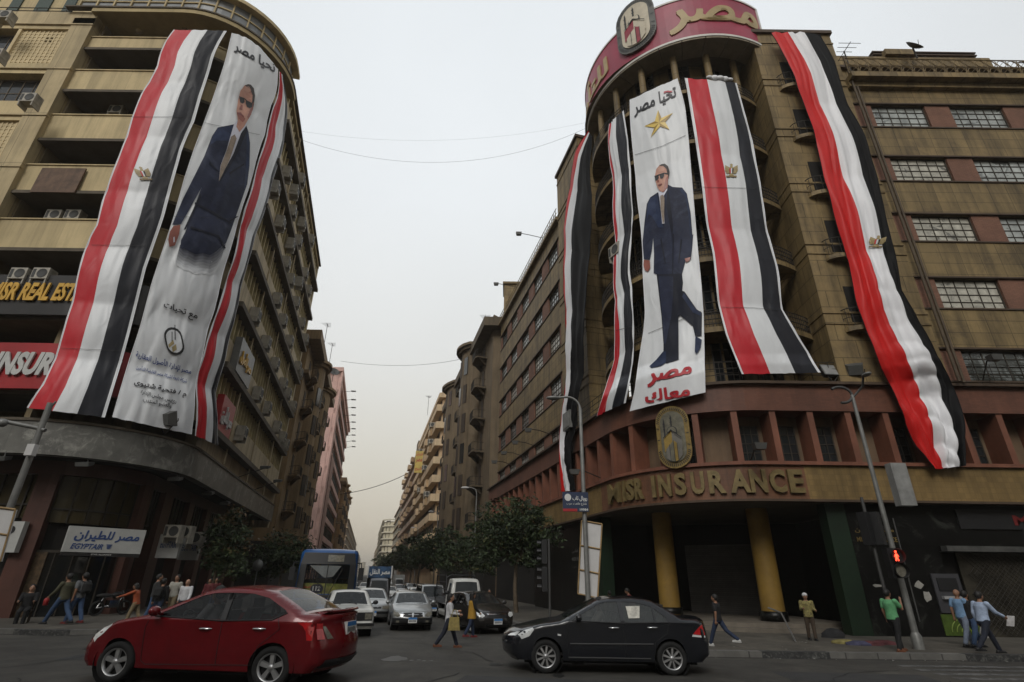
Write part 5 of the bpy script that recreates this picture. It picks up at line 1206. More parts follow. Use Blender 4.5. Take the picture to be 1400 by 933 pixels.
# ================================================================== buildings up the street
def wallm(name, c, stain=0.35): return mat(name,c,rough=0.8,var=0.14,vscale=0.35,stain=stain)
win_dark = mat('dark_window_glass',(0.03,0.032,0.034),rough=0.15,var=0.3,vscale=1.2,spec=0.6)
shut_brown = mat('brown_shutter',(0.07,0.05,0.035),rough=0.7,var=0.25,vscale=1,tile=(2,0.08),tdark=0.6)
far_ac = ac_white
class Row:
    """One building of the street row with its street facade, near end wall, roof and floors."""
    def __init__(self, name, label, side, Y0, Y1, off, h, wall, back=13.0, rnd=0.0):
        line = (lambda Y: LL(Y,off)) if side < 0 else (lambda Y: RL(Y,off))
        if side < 0: pts = [(line(Y0)-back,Y0),(line(Y0),Y0),(line(Y1),Y1),(line(Y1)-back,Y1)]
        else: pts = [(line(Y1)+back,Y1),(line(Y1),Y1),(line(Y0),Y0),(line(Y0)+back,Y0)]
        if rnd: pts, _ = fillet(pts, 1 if side < 0 else 2, rnd, 8)
        self.path = Path(pts); self.side = side; self.h = h; self.Y0, self.Y1 = Y0, Y1; self.line = line
        self.t = thing(name,label,'building',(line(Y0),Y0,0)); self.wall = wall; self.back = back
        m = MB(); self.path.band(m,0,self.path.len,-0.9,-0.55,0,h); m.build('wall',wall,self.t)
        cx = line((Y0+Y1)/2)
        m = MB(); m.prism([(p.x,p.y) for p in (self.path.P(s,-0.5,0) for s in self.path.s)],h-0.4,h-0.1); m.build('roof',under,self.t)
        a, b = self.path.find_s((line(Y0),Y0)), self.path.find_s((line(Y1),Y1))
        self.sn, self.sf = (a,b)                                # arc length at the near and far street corners
        self.lo, self.hi = min(a,b), max(a,b)
    def band(self, name, z0, z1, d0, d1, m_, s0=None, s1=None):
        m = MB(); self.path.band(m,0 if s0 is None else s0,self.path.len if s1 is None else s1,d0,d1,z0,z1); return m.build(name,m_,self.t)
    def windows(self, z0, z1, pitch, w, d=-0.5, frame=white_frame, pane=win_dark, s0=None, s1=None, nx=2, nz=2):
        s0 = self.lo if s0 is None else s0; s1 = self.hi if s1 is None else s1; s = s0+pitch*0.5
        while s < s1-0.3:
            window(self.t,self.path.P,s-w/2,s+w/2,z0,z1,d,nx,nz,frame,pane,0.07); s += pitch
    def sY(self, Y): return self.path.find_s((self.line(Y),Y))
    def bay(self, Y, width, depth, z0, z1, m_, win=True, fh=3.8, rail=True):
        """rounded bay with a window and a balcony per storey"""
        s = self.sY(Y); n = 8; P = self.path.P; m = MB()
        out_ = [P(s+width*(i/n-0.5),-0.55+depth*sin(pi*i/n)**0.6,0) for i in range(n+1)]
        m.prism([(p.x,p.y) for p in out_],z0,z1); b = m.build('bay',m_,self.t)
        m = MB(); out2 = [P(s+(width+1.0)*(i/n-0.5),-0.5+(depth+0.75)*sin(pi*i/n)**0.6,0) for i in range(n+1)]
        m.prism([(p.x,p.y) for p in out2],z1,z1+0.35); out3 = [P(s+(width+0.5)*(i/n-0.5),-0.5+(depth+0.4)*sin(pi*i/n)**0.6,0) for i in range(n+1)]; m.prism([(p.x,p.y) for p in out3],z1-0.35,z1-0.003); m.build('bay_cornice',m_,b)
        z = z0+0.6; k = 0
        while z+2.8 < z1:
            for f in (0.27,0.5,0.73):
                i = f*n; q0, q1 = out_[int(i)].lerp(out_[int(i)+1],i-int(i)), None
                t = (out_[min(n,int(i)+1)]-out_[int(i)]).normalized(); nn = Vector((t.y,-t.x,0)); 
                Pf = lambda a,d,zz_: Vector((q0.x+t.x*a+nn.x*d,q0.y+t.y*a+nn.y*d,zz_))
                m = MB(); m.hexa([Pf(-0.45,-0.05,z+0.2),Pf(0.45,-0.05,z+0.2),Pf(0.45,0.05,z+0.2),Pf(-0.45,0.05,z+0.2)],[Pf(-0.45,-0.05,z+2.6),Pf(0.45,-0.05,z+2.6),Pf(0.45,0.05,z+2.6),Pf(-0.45,0.05,z+2.6)]); m.build('bay_window',shut_brown if (k+int(f*10)) % 3 else win_dark,b)
            z += fh; k += 1
    def balcony(self, Y, z, w, depth, m_, corbel=True):
        s = self.sY(Y); P = self.path.P; m = MB(); n = 8
        o = [P(s+w*(i/n-0.5),-0.5+depth*min(1,2.2*sin(pi*i/n)),0) for i in range(n+1)]
        m.prism([(p.x,p.y) for p in o],z-0.16,z); 
        if corbel:
            for a in (-0.32,0.32): m.hexa([P(s+w*a-0.12,-0.5,z-0.8),P(s+w*a+0.12,-0.5,z-0.8),P(s+w*a+0.12,-0.3,z-0.8),P(s+w*a-0.12,-0.3,z-0.8)],[P(s+w*a-0.12,-0.5,z-0.163),P(s+w*a+0.12,-0.5,z-0.163),P(s+w*a+0.12,depth*0.75-0.5,z-0.163),P(s+w*a-0.12,depth*0.75-0.5,z-0.163)])
        b = m.build('balcony',m_,self.t); r = MB(); up = Vector((0,0,1)); off_ = [p*1.0 for p in o]
        for hh in (0.12,0.95): r.tube([Vector((p.x,p.y,z+hh)) for p in o],0.025,4)
        for p,q in zip(o,o[1:]):
            for f in (0,0.33,0.66): c = p.lerp(q,f); r.tube([(c.x,c.y,z),(c.x,c.y,z+0.95)],0.014,4)
        r.build('balcony_rail',iron,b)
        dd = MB(); dd.hexa([P(s-0.6,-0.56,z+0.02),P(s+0.6,-0.56,z+0.02),P(s+0.6,-0.48,z+0.02),P(s-0.6,-0.48,z+0.02)],[P(s-0.6,-0.56,z+2.5),P(s+0.6,-0.56,z+2.5),P(s+0.6,-0.48,z+2.5),P(s-0.6,-0.48,z+2.5)]); dd.build('balcony_door',shut_brown,b)
    def roof_box(self, Y, w, d_in, h, m_): 
        s = self.sY(Y); P = self.path.P; m = MB(); m.prism([(p.x,p.y) for p in (P(s-w/2,-d_in,0),P(s+w/2,-d_in,0),P(s+w/2,-d_in-3,0),P(s-w/2,-d_in-3,0))],self.h-0.1,self.h+h); m.build('roof_house',m_,self.t)

# left: old brown block with rounded bays
old_l = wallm('brown_old_render',(0.30,0.205,0.105),0.45); old_l2 = wallm('brown_old_trim',(0.24,0.165,0.09),0.45)
R1 = Row('apartment_building','old ochre-brown apartment block with curved balconies next to the tan block','x' and -1,57.6,84,0.3,28.2,old_l)
R1.band('cornice',27.4,28.6,-0.5,0.9,old_l2); R1.band('string_course',23.4,23.8,-0.5,0.1,old_l2); R1.band('shop_front',0.1,5.0,-0.5,-0.2,dark_in)
for Y in (66.5,76.5): R1.bay(Y,5.6,1.5,6.0,27.2,old_l,fh=3.7)
for Y in (61.3,71.5,81.6):
    for k in range(5): R1.balcony(Y,8.2+3.9*k,3.4,1.25,old_l2)
R1.roof_box(62,4,1.5,2.6,old_l); R1.roof_box(74,3,1.2,1.8,old_l2)
# left: pink slab tower
pink = wallm('pink_panel',(0.64,0.42,0.37),0.15); pink_d = wallm('pink_panel_dark',(0.40,0.25,0.215),0.15)
R2 = Row('office_tower','tall plain pink office slab with slit windows and small lamps along its edge','x' and -1,100,150,0.2,40.0,pink,back=16)
for k in range(9):
    z = 5.5+3.8*k
    if k < 4: R2.windows(z,z+2.3,2.6,2.1,-0.52,steel_frame,win_dark,R2.sn+3,R2.sf,2,1)
    else: R2.windows(z,z+2.3,2.6,2.1,-0.52,steel_frame,win_dark,R2.sn+15,R2.sf,2,1)
    m = MB(); R2.path.band(m,R2.sn,R2.sf,-0.55,-0.05,z+2.6,z+3.7); m.build('spandrel',pink,R2.t)
m = MB(); R2.path.band(m,R2.sn-0.0,R2.sn+3.0,-0.5,0.25,0,40.2); m.build('corner_pier',pink,R2.t)
m = MB(); R2.path.band(m,R2.sn+6.5,R2.sn+13.5,-0.6,0.12,6,24); m.build('bay_panel',pink_d,R2.t)
m = MB(); R2.path.band(m,R2.sn+6.5,R2.sn+13.5,-0.55,-0.5,24,30.5); m.build('tall_opening',dark_in,R2.t)
R2.band('parapet',39.6,40.4,-0.5,0.3,pink)
for k in range(9):
    Y = 112+4.3*k; p = R2.path.P(R2.sY(Y),0.2,39.2-0.6*k); m = MB(); t = thing('bracket_lamp',f'small lamp on an arm from the edge of the pink tower, {ORD[k]} from the top','lamp',tuple(p),'lamps along the edge of the pink tower')
    q = p+outl*1.5+Vector((0,0,0.3)); m.tube([p,q],0.05,4); m.build('arm',iron,t); m = MB(); m.hexa([q+Vector((-0.1,-0.2,-0.12)),q+Vector((0.9,-0.2,-0.12)),q+Vector((0.9,0.2,-0.12)),q+Vector((-0.1,0.2,-0.12))],[q+Vector((-0.1,-0.2,0.1)),q+Vector((0.9,-0.2,0.05)),q+Vector((0.9,0.2,0.05)),q+Vector((-0.1,0.2,0.1))]); m.build('lamp_housing',iron,t)
# left: ornate orange block and one beyond
orng = wallm('orange_ochre_render',(0.46,0.30,0.15),0.35); orng2 = wallm('cream_trim',(0.52,0.40,0.25),0.3)
R3 = Row('ornate_building','ornate ochre building with arched balconies beyond the pink tower','x' and -1,152,205,0.5,26.5,orng)
R3.band('cornice',25.8,26.9,-0.5,0.9,orng2)
for Y in (160,172,186): R3.bay(Y,6,1.6,5,25.6,orng,fh=3.9)
for Y in (154.5,166,179,194):
    for k in range(5): R3.balcony(Y,7+4*k,4,1.3,orng2,False)
R3.roof_box(156,4,1,3.0,orng); R3.roof_box(172,3,1,1.5,orng2)
R4 = Row('apartment_building','plain rosy apartment row far up the street on the left','x' and -1,240,470,0,24,wallm('rosy_render',(0.45,0.34,0.26)))
for k in range(6): R4.windows(3.6+3.5*k,5.6+3.5*k,14,5,-0.5,white_frame,win_dark,nx=4,nz=1); R4.band('string_course',6.2+3.5*k,6.5+3.5*k,-0.5,0.0,orng2)
# right: old dark block with rounded bays
old_r = wallm('dark_brown_render',(0.175,0.13,0.08),0.45); old_r2 = wallm('dark_brown_trim',(0.13,0.10,0.065),0.45)
Q1 = Row('apartment_building','old dark brown apartment block with rounded bays beside the insurance building',1,55.2,90,-0.2,29.2,old_r)
Q1.band('cornice',28.4,29.5,-0.5,0.8,old_r2); Q1.band('shop_front',0.1,5.0,-0.5,-0.2,dark_in)
for Y,h_ in ((66,29.6),(79,29.2)): Q1.bay(Y,7.0,2.0,6,h_,old_r,fh=3.8)
for Y in (60.3,72.8,86):
    for k in range(6): Q1.balcony(Y,7.2+3.8*k,3.9,1.4,old_r2)
Q1.roof_box(59,4,1.0,2.4,old_r); Q1.roof_box(66,4,0.6,2.6,old_r); Q1.roof_box(80,4,0.6,2.4,old_r)
# right: cream stepped block
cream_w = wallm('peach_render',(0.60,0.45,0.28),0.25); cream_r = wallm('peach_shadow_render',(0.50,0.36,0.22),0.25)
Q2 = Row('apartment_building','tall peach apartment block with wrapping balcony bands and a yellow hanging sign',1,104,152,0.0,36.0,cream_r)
for k in range(9):
    z = 4.2+3.55*k
    Q2.band('balcony_parapet',z,z+1.35,-0.5,0.65,cream_w); Q2.windows(z+1.5,z+3.3,4.4,3.0,-0.5,steel_frame,win_dark,nx=3,nz=1)
    e0 = Q2.sn+0.5; window(Q2.t,Q2.path.P,e0+0.6,e0+2.6,z+1.5,z+3.3,-0.5,2,1,steel_frame,win_dark,0.07)
Q2.band('roof_band',35.6,36.6,-0.5,0.3,cream_w); Q2.roof_box(116,22,1.0,3.4,cream_r)
for Y in (112,121,131,141):
    for k in range(8):
        if (k+int(Y)) % 3 == 0: continue
        s = Q2.sY(Y); m = MB(); Q2.path.band(m,s-1.6,s+1.6,0.6,1.15,4.2+3.55*k,5.7+3.55*k); m.build('projecting_balcony',cream_w,Q2.t)
for k,(Y,z) in enumerate(((109,30.4),(109,26.9),(109,16.3),(118,23.2),(126,19.6),(133,30.2))):
    s = Q2.sY(Y); p = Q2.path.P(s,0.66,z); put_ac(p,atan2(-1,-0.25)+pi/2+pi,f'air conditioner on the peach apartment block, {ORD[k]} of its scattered boxes from the roof','air conditioners on the peach apartment block',1.5)
Q3 = Row('apartment_building','pinkish apartment block behind the peach one, with a dark rooftop shed',1,153,214,-0.3,36.5,wallm('dusty_pink_render',(0.46,0.33,0.24),0.3))
for k in range(9):
    z = 4+3.6*k; Q3.band('balcony_parapet',z,z+1.2,-0.5,0.4,wallm('dusty_pink_parapet',(0.42,0.30,0.215),0.3)); Q3.windows(z+1.3,z+3.2,6,3.6,-0.5,white_frame,win_dark,nx=3,nz=1)
for Y in (160,172,186,200):
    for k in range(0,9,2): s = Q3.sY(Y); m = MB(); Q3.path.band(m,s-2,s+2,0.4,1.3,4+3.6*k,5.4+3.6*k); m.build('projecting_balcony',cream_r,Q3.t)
Q3.roof_box(162,6,0.5,3.2,old_r)
Q4 = Row('apartment_building','grey apartment block far up the street on the right',1,216,275,-0.3,28.5,wallm('grey_render',(0.25,0.235,0.22),0.3))
for k in range(7): Q4.windows(3.5+3.6*k,5.6+3.6*k,6,2.6,-0.5,white_frame,win_dark); Q4.band('string_course',6.3+3.6*k,6.6+3.6*k,-0.5,0.05,cream_r)
Q5 = Row('apartment_building','pale cream rounded apartment block closing the street on the right',1,330,470,-4,31.0,wallm('pale_cream_render',(0.58,0.52,0.38),0.2),rnd=10.0,back=40)
for k in range(8):
    z = 4+3.6*k; Q5.band('string_course',z+2.6,z+3.2,-0.5,0.5,wallm('pale_cream_trim',(0.62,0.57,0.45),0.15)); Q5.windows(z,z+2.3,7.5,3.4,-0.5,steel_frame,win_dark,0,Q5.path.len,2,1)
Q6 = Row('apartment_building','pale apartment row at the far end of the street by the hills',1,480,800,-2,27.0,wallm('far_cream_render',(0.52,0.46,0.34),0.2),back=60)
for k in range(7): Q6.band('string_course',6.4+3.6*k,7.0+3.6*k,-0.5,0.5,cream_w); Q6.windows(4+3.6*k,6+3.6*k,22,9,-0.5,steel_frame,win_dark,0,Q6.path.len,3,1)
for i in range(14):                                                  # low houses before the hills
    x = -215-26*i+random.uniform(-6,6); y = 860+random.uniform(-60,160); h = random.uniform(9,20); w = random.uniform(16,26)
    t = thing('distant_house',f'pale flat-roofed house at the street end below the hills, {ORD[i] if i < 12 else ["thirteenth","fourteenth"][i-12]} along','house',(x,y,0),'pale houses below the hills')
    m = MB(); m.box(x-w/2,x+w/2,y,y+16,0,h); m.box(x-w/4,x+w/6,y+3,y+10,h,h+2.6); m.build('wall',wallm('far_house_render',(0.50,0.44,0.34),0.2),t)
    m = MB()
    for a in range(3):
        for b in range(int(h/3.5)): m.box(x-w*0.4+a*w*0.3,x-w*0.4+a*w*0.3+w*0.14,y-0.06,y+0.05,1.5+3.4*b,3.1+3.4*b)
    o = m.build('window',win_dark,t); o['kind'] = 'stuff'
# yellow hanging sign on the peach block
s = Q2.sY(127); t = thing('hanging_sign','yellow vertical sign hung on the edge of the peach block','sign',tuple(Q2.path.P(s,1.4,27)))
m = MB(); P = Q2.path.P; m.hexa([P(s-0.15,0.7,24.2),P(s+0.15,0.7,24.2),P(s+0.15,2.5,24.2),P(s-0.15,2.5,24.2)],[P(s-0.15,0.7,29.4),P(s+0.15,0.7,29.4),P(s+0.15,2.5,29.4),P(s-0.15,2.5,29.4)]); m.build('panel',mat('yellow_sign',(0.55,0.42,0.10),rough=0.5,var=0.2,vscale=0.6),t)
m = MB()
for i,(tx,z0) in enumerate((('فندق',28.1),('مصر',26.5),('للبيع',24.6))): text_on(m,tx,lambda u,v,h: P(s+0.16+h,2.35-1.5*u,z0+1.0*v),0,bold=0.02,ar=True)
m.build('lettering',red_let,t)

# ------------------------------------------------------------------ trees
leaf_a = mat('leaf_dark',(0.018,0.030,0.011),rough=0.65,var=0.35,vscale=3); leaf_b = mat('leaf_mid',(0.036,0.056,0.019),rough=0.65,var=0.3,vscale=3)
leaf_c = mat('leaf_olive',(0.08,0.08,0.025),rough=0.6,var=0.3,vscale=3); leaf_r = mat('leaf_rust',(0.11,0.065,0.025),rough=0.5,var=0.3,vscale=3); bark = mat('bark',(0.10,0.075,0.05),rough=0.9,var=0.3,vscale=4,bump=0.5,bscale=20)
def tree(base, crowns, label, n, size, tips=0.15, trunk=0.13, seed=0, grp='street trees'):
    """crowns = [(centre offset, radii)]: leaf clumps spread through each lobe's volume"""
    rng = random.Random(seed); base = Vector(base); t = thing('street_tree',label,'tree',tuple(base),grp)
    m = MB(); top = min(c[0][2]-c[1][2]*0.5 for c in crowns); k = base+Vector((rng.uniform(-.15,.15),rng.uniform(-.15,.15),top))
    m.tube([base,base.lerp(k,0.5)+Vector((rng.uniform(-.1,.1),0,0)),k],[trunk,trunk*0.8,trunk*0.7],8)
    for c,r in crowns:
        c = Vector(c)+base
        m.tube([k,k.lerp(c,0.6)+Vector((0,0,-0.1)),c+Vector((0,0,r[2]*0.4))],[trunk*0.6,trunk*0.35,0.02],6)
        for _ in range(4): e = c+Vector((rng.uniform(-r[0],r[0])*0.75,rng.uniform(-r[1],r[1])*0.75,rng.uniform(-0.3,0.7)*r[2])); m.tube([k.lerp(c,0.5),c.lerp(e,0.5),e],[trunk*0.3,trunk*0.18,0.012],4)
    m.build('trunk',bark,t)
    f = MB(); tot = sum(c[1][0]*c[1][1]*c[1][2] for c in crowns)
    for c,r in crowns:
        c = Vector(c)+base; cnt = int(n*r[0]*r[1]*r[2]/tot); clumps = []
        for _ in range(max(12,cnt//26)):
            a, z = rng.uniform(0,2*pi), rng.uniform(-0.85,1); q = sqrt(max(0,1-z*z)); rad = rng.uniform(0.4,1.18)
            clumps.append((c+Vector((cos(a)*q*r[0]*rad,sin(a)*q*r[1]*rad,z*r[2]*rad)),rng.uniform(0.15,0.42)*min(r),rng.random()))
        for _ in range(cnt):
            cc, cr, tone = rng.choice(clumps); d = Vector((rng.gauss(0,1),rng.gauss(0,1),rng.gauss(0,0.7))); p = cc+d*cr*0.55
            s = size*rng.uniform(0.6,1.35); u = Vector((rng.gauss(0,1),rng.gauss(0,1),rng.gauss(-0.3,0.6))).normalized(); w = u.cross(Vector((rng.gauss(0,1),rng.gauss(0,1),rng.gauss(0,1)))).normalized()
            lvl = (p.z-base.z-(c.z-base.z-r[2]))/(2*r[2]); x = tone*0.55+rng.random()*0.45
            k_ = 0 if x < 0.42 else 1 if x < 0.78 else 2
            if lvl > 0.72 and rng.random() < tips: k_ = 3
            nrm = u.cross(w)*s*0.12
            f.add([p-u*s,p-u*s*0.2+w*s*0.42+nrm,p+u*s,p-u*s*0.2-w*s*0.42+nrm],[(0,1,2),(0,2,3)],k_)
    f.build('crown',[leaf_a,leaf_b,leaf_c,leaf_r],t)
tb = at_y(300,790,31.5); tree((tb.x-0.2,31.5,0.15),[((0.05,0,3.75),(1.15,1.1,1.3)),((0.5,0.2,2.4),(1.1,1.0,1.0)),((-0.35,0.1,2.7),(0.8,0.8,0.8)),((0.1,0,4.75),(0.6,0.6,0.55))],'small street tree with rust-tipped leaves beside the stacked condensers',4800,0.115,0.5,0.10,3)
tb = at_y(382,790,38); tree((tb.x,38,0.15),[((0.0,0,3.0),(1.7,1.5,1.25)),((1.0,0.3,2.6),(1.2,1.1,1.0)),((-0.9,0.1,2.3),(1.0,1.0,0.9))],'broad olive-green street tree between the tan block and the blue bus',4800,0.13,0.25,0.12,5)
tb = at_y(694,790,33); tree((tb.x+0.5,33,0.15),[((-0.2,0,4.6),(2.0,1.8,1.35)),((-1.3,0.2,3.7),(1.6,1.4,1.2)),((1.2,0,4.0),(1.3,1.3,1.0)),((0.4,0.3,5.2),(1.2,1.2,0.8)),((0.3,0,3.0),(1.2,1.1,0.9))],'dark round street tree before the red fins of the insurance building',8500,0.125,0.02,0.14,9)
for i,(px,Y,sc,lab) in enumerate(((640,46,1.0,'dark street tree just behind the round one, over the white pickup'),(600,58,1.25,'street tree in front of the peach block at first floor height'),(572,80,1.3,'street tree beside the far lamp post below the peach block'),(560,100,1.4,'street tree far up the right pavement under the pinkish block'),(548,130,1.5,'street tree far up the right pavement by the grey block'),(537,170,1.5,'farthest dark street tree on the right pavement'),(523,250,2.0,'pale green tree before the rounded cream block'))):
    tb = at_y(px,790,Y); tree((tb.x,Y,0.1),[((0,0,3.6*sc),(2.1*sc,2.0*sc,1.5*sc)),((-1.3*sc,0,3.0*sc),(1.4*sc,1.4*sc,1.1*sc)),((1.2*sc,0.2,2.9*sc),(1.3*sc,1.3*sc,1.1*sc))],lab,3600 if Y < 60 else 1800,0.15*sc*(1 if Y < 60 else 1.6),0.0,0.14*sc,20+i)

# ================================================================== vehicles
def paint(name, c, rough=0.35, metal=0.0): return mat(name,c,rough=rough,metal=metal,var=0.12,vscale=3,coat=0.55,spec=0.35)
tyre_m = mat('tyre_rubber',(0.012,0.012,0.012),rough=0.85,var=0.2); alloy = mat('wheel_alloy',(0.40,0.40,0.40),rough=0.35,metal=0.7,var=0.12,vscale=6)
trim_blk = mat('black_trim',(0.012,0.012,0.013),rough=0.5,var=0.1); chrome = mat('chrome',(0.62,0.62,0.62),rough=0.12,metal=1.0,var=0.03)
cabin = mat('cabin_fabric',(0.025,0.024,0.023),rough=0.9,var=0.2); car_glass = glass('car_glass',(0.006,0.007,0.008),0.55,0.02); car_glass_d = glass('tinted_car_glass',(0.008,0.009,0.010),0.10,0.02); wind_glass = glass('windscreen_glass',(0.02,0.024,0.026),0.40,0.02)
lamp_clear = mat('clear_lamp',(0.62,0.63,0.62),rough=0.08,var=0.15,vscale=9,spec=0.9,coat=1.0); lamp_red = mat('red_tail_lamp',(0.45,0.012,0.015),rough=0.12,var=0.25,vscale=8,coat=1.0)
lamp_dim = mat('dull_lamp',(0.16,0.15,0.12),rough=0.15,var=0.3,vscale=9,coat=0.8)
plate_w = mat('plate_white',(0.60,0.60,0.58),rough=0.5,var=0.08); plate_b = mat('plate_blue',(0.03,0.16,0.42),rough=0.5,var=0.08); underb = mat('underbody',(0.006,0.006,0.006),rough=0.9,var=0.1)
WHEELS = {}
def wheel(parent, x, y, r, side, spokes=5, rimm=alloy, wd=0.2):
    m = MB(); w = wd/2
    m.lathe([(r*0.60,-w*side),(r*0.93,-w*side),(r,-w*0.6*side),(r,w*0.6*side),(r*0.94,w*side),(r*0.68,w*1.02*side),(r*0.66,w*0.75*side)],(x,y,r),30,0,'y'); o = m.build('wheel',tyre_m,parent)
    m = MB(); yo = w*0.8*side
    m.lathe([(r*0.67,w*1.0*side),(r*0.62,w*0.95*side),(r*0.60,w*0.5*side)],(x,y,r),30,0,'y'); m.lathe([(0.001,w*0.92*side),(r*0.15,w*0.9*side),(r*0.17,w*0.6*side)],(x,y,r),14,0,'y')
    for k in range(spokes):
        a = 2*pi*k/spokes+0.3; hw = 0.24*r if spokes < 7 else 0.12*r; c, s_ = cos(a), sin(a)
        P = lambda rr,t,d: (x+rr*c-t*s_, y+d, r+rr*s_+t*c)
        m.add([P(r*0.1,-hw*0.35,yo*1.05),P(r*0.63,-hw*0.5,yo*0.98),P(r*0.63,hw*0.5,yo*0.98),P(r*0.1,hw*0.35,yo*1.05),P(r*0.1,-hw*0.5,yo*0.6),P(r*0.63,-hw*0.65,yo*0.6),P(r*0.63,hw*0.65,yo*0.6),P(r*0.1,hw*0.5,yo*0.6)],[(0,1,2,3),(0,4,5,1),(1,5,6,2),(2,6,7,3),(3,7,4,0)])
    m.build('rim',rimm,o)
    m = MB(); m.lathe([(0.001,0.1*w*side),(r*0.62,0.1*w*side)],(x,y,r),20,0,'y'); m.build('brake_disc',trim_blk,o)
    return o
def smooth(a,b,x): t = max(0,min(1,(x-a)/(b-a))); return t*t*(3-2*t)
class Car:
    def __init__(s, name, label, cat, prof, W, belt, tumble, wheels, r, body, side_win=(), screens=(), ends=(1.5,0.26), group=None, grid=0.07, glass_m=None, round_r=0.07, zbot=0.24, crown=0.035, taper=0.05, seats=True, spokes=5, rimm=None, roof_m=None):
        s.t = thing(name,label,cat,(0,0,0),group); s.W=W/2; s.belt=belt; s.tum=tumble; s.ends=ends; s.r=round_r; s.taper=taper
        s.x1 = max(p[0] for p in prof); s.x0 = min(p[0] for p in prof)
        P = []
        for i,(a,b) in enumerate(zip(prof,prof[1:])):
            n = max(1,int(sqrt((a[0]-b[0])**2+(a[1]-b[1])**2)/(grid*1.2)))
            for k in range(n): P.append((a[0]+(b[0]-a[0])*k/n,a[1]+(b[1]-a[1])*k/n,i))
        P.append((*prof[-1],len(prof)-1)); s.prof = prof; s.P = P
        # outline with wheel arches along the bottom, rear to front
        ar = r*1.17; bot = []; xs = sorted(wheels); z_c = r
        for wx in xs:
            a0 = math.asin(max(-1,min(1,(zbot-z_c)/ar)))
            st, en = pi-a0, a0
            bot += [(wx+ar*cos(st+(en-st)*k/12), z_c+ar*sin(st+(en-st)*k/12)) for k in range(13)]
        outline = [(p[0],p[1]) for p in P]
        outline += [(x,z) for x,z in [(s.x0+0.14,zbot)]+bot+[(s.x1-0.16,zbot)]]
        s.outline = outline
        m = MB()
        holes = [list(q) for q in side_win]
        for sd in (1,-1): s.side_patch(m,[outline]+holes,sd,0.0,grid)
        ts = [-1,-0.87,-0.6,-0.3,0,0.3,0.6,0.87,1]
        scr = {i for i in screens}
        rows = []
        for (x,z,i) in P:
            w = s.width(x,z)-s.r
            rows.append([s.deform(Vector((x,t*w,z+crown*(1-t*t)*(1 if z > 0.72*belt else 0.2)))) for t in ts])
        g = {}
        for k in range(len(P)-1):
            for j in range(len(ts)-1):
                seg = P[k][2]; f = [rows[k][j],rows[k+1][j],rows[k+1][j+1],rows[k][j+1]]
                if seg in scr and 0 < j < len(ts)-2:
                    g.setdefault(seg,MB()).add(f,[(0,1,2,3)],0,True)
                else: m.add(f,[(0,1,2,3)],1 if (roof_m and z_over(P[k],belt)) else 0,True)
        s.body = m.build('body',[body,roof_m] if roof_m else body,s.t,weld=True)
        for seg,q in g.items(): 
            q.build('windscreen',wind_glass,s.t,weld=True)
        for q in side_win:
            for sd in (1,-1): m = MB(); s.side_patch(m,[list(q)],sd,-0.012,grid*1.5); m.build('side_window',glass_m or car_glass,s.t)
        m = MB(); m.box(s.x0+0.45,s.x1-0.5,-s.W*0.84,s.W*0.84,zbot*0.78,zbot+0.02)
        for wx in xs:
            for sd in (1,-1): m.lathe([(ar*1.02,sd*(s.W-0.03)),(ar*1.02,sd*(s.W-0.32)),(0.001,sd*(s.W-0.33))],(wx,0,z_c),20,0,'y')
        m.build('underbody',underb,s.t)
        for wx in xs:
            for sd in (1,-1): wheel(s.t,wx,sd*(s.width(wx,r)-0.10),r,sd,spokes,rimm or alloy)
        if seats:
            m = MB()
            for x in (0.05,-0.95):
                for y in ((0.36,-0.36) if x > -0.5 else (0.36,-0.36,0)): 
                    m.hexa([(x-0.05,y-0.22,0.5),(x+0.42,y-0.22,0.5),(x+0.42,y+0.22,0.5),(x-0.05,y+0.22,0.5)],[(x-0.05,y-0.22,0.66),(x+0.42,y-0.22,0.68),(x+0.42,y+0.22,0.68),(x-0.05,y+0.22,0.66)]); m.hexa([(x-0.12,y-0.21,0.62),(x+0.02,y-0.21,0.62),(x+0.02,y+0.21,0.62),(x-0.12,y+0.21,0.62)],[(x-0.32,y-0.19,1.12),(x-0.20,y-0.19,1.12),(x-0.20,y+0.19,1.12),(x-0.32,y+0.19,1.12)]); m.box(x-0.33,x-0.24,y-0.11,y+0.11,1.14,1.30)
            m.box(-1.5,1.0,-s.W*0.8,s.W*0.8,0.32,0.36); m.hexa([(0.62,-s.W*0.78,0.5),(1.0,-s.W*0.78,0.5),(1.0,s.W*0.78,0.5),(0.62,s.W*0.78,0.5)],[(0.70,-s.W*0.78,belt-0.02),(1.0,-s.W*0.78,belt),(1.0,s.W*0.78,belt),(0.70,s.W*0.78,belt-0.02)])
            m.build('interior',cabin,s.t)
            m = MB(); m.tube([(0.52+0.07*sin(a),0.36+0.18*cos(a),0.93+0.17*sin(a)) for a in [2*pi*k/16 for k in range(17)]],0.018,6); m.tube([(0.72,0.36,0.86),(0.53,0.36,0.93)],0.03,6); m.build('steering_wheel',trim_blk,s.t)
    def width(s,x,z):
        w = s.W - (max(0,z-s.belt)*s.tum) - 0.045*(max(0,(0.6*s.belt-z))/0.4)**2
        e = s.ends[0]
        w *= 1-s.taper*smooth(e,s.x1,x)-s.taper*smooth(-e,s.x0,x)
        return w
    def deform(s,p):
        k = s.ends[1]*(p.y/s.W)**2
        return Vector((p.x-k*smooth(s.ends[0],s.x1,p.x)+k*0.8*smooth(-s.ends[0],s.x0,p.x),p.y,p.z))
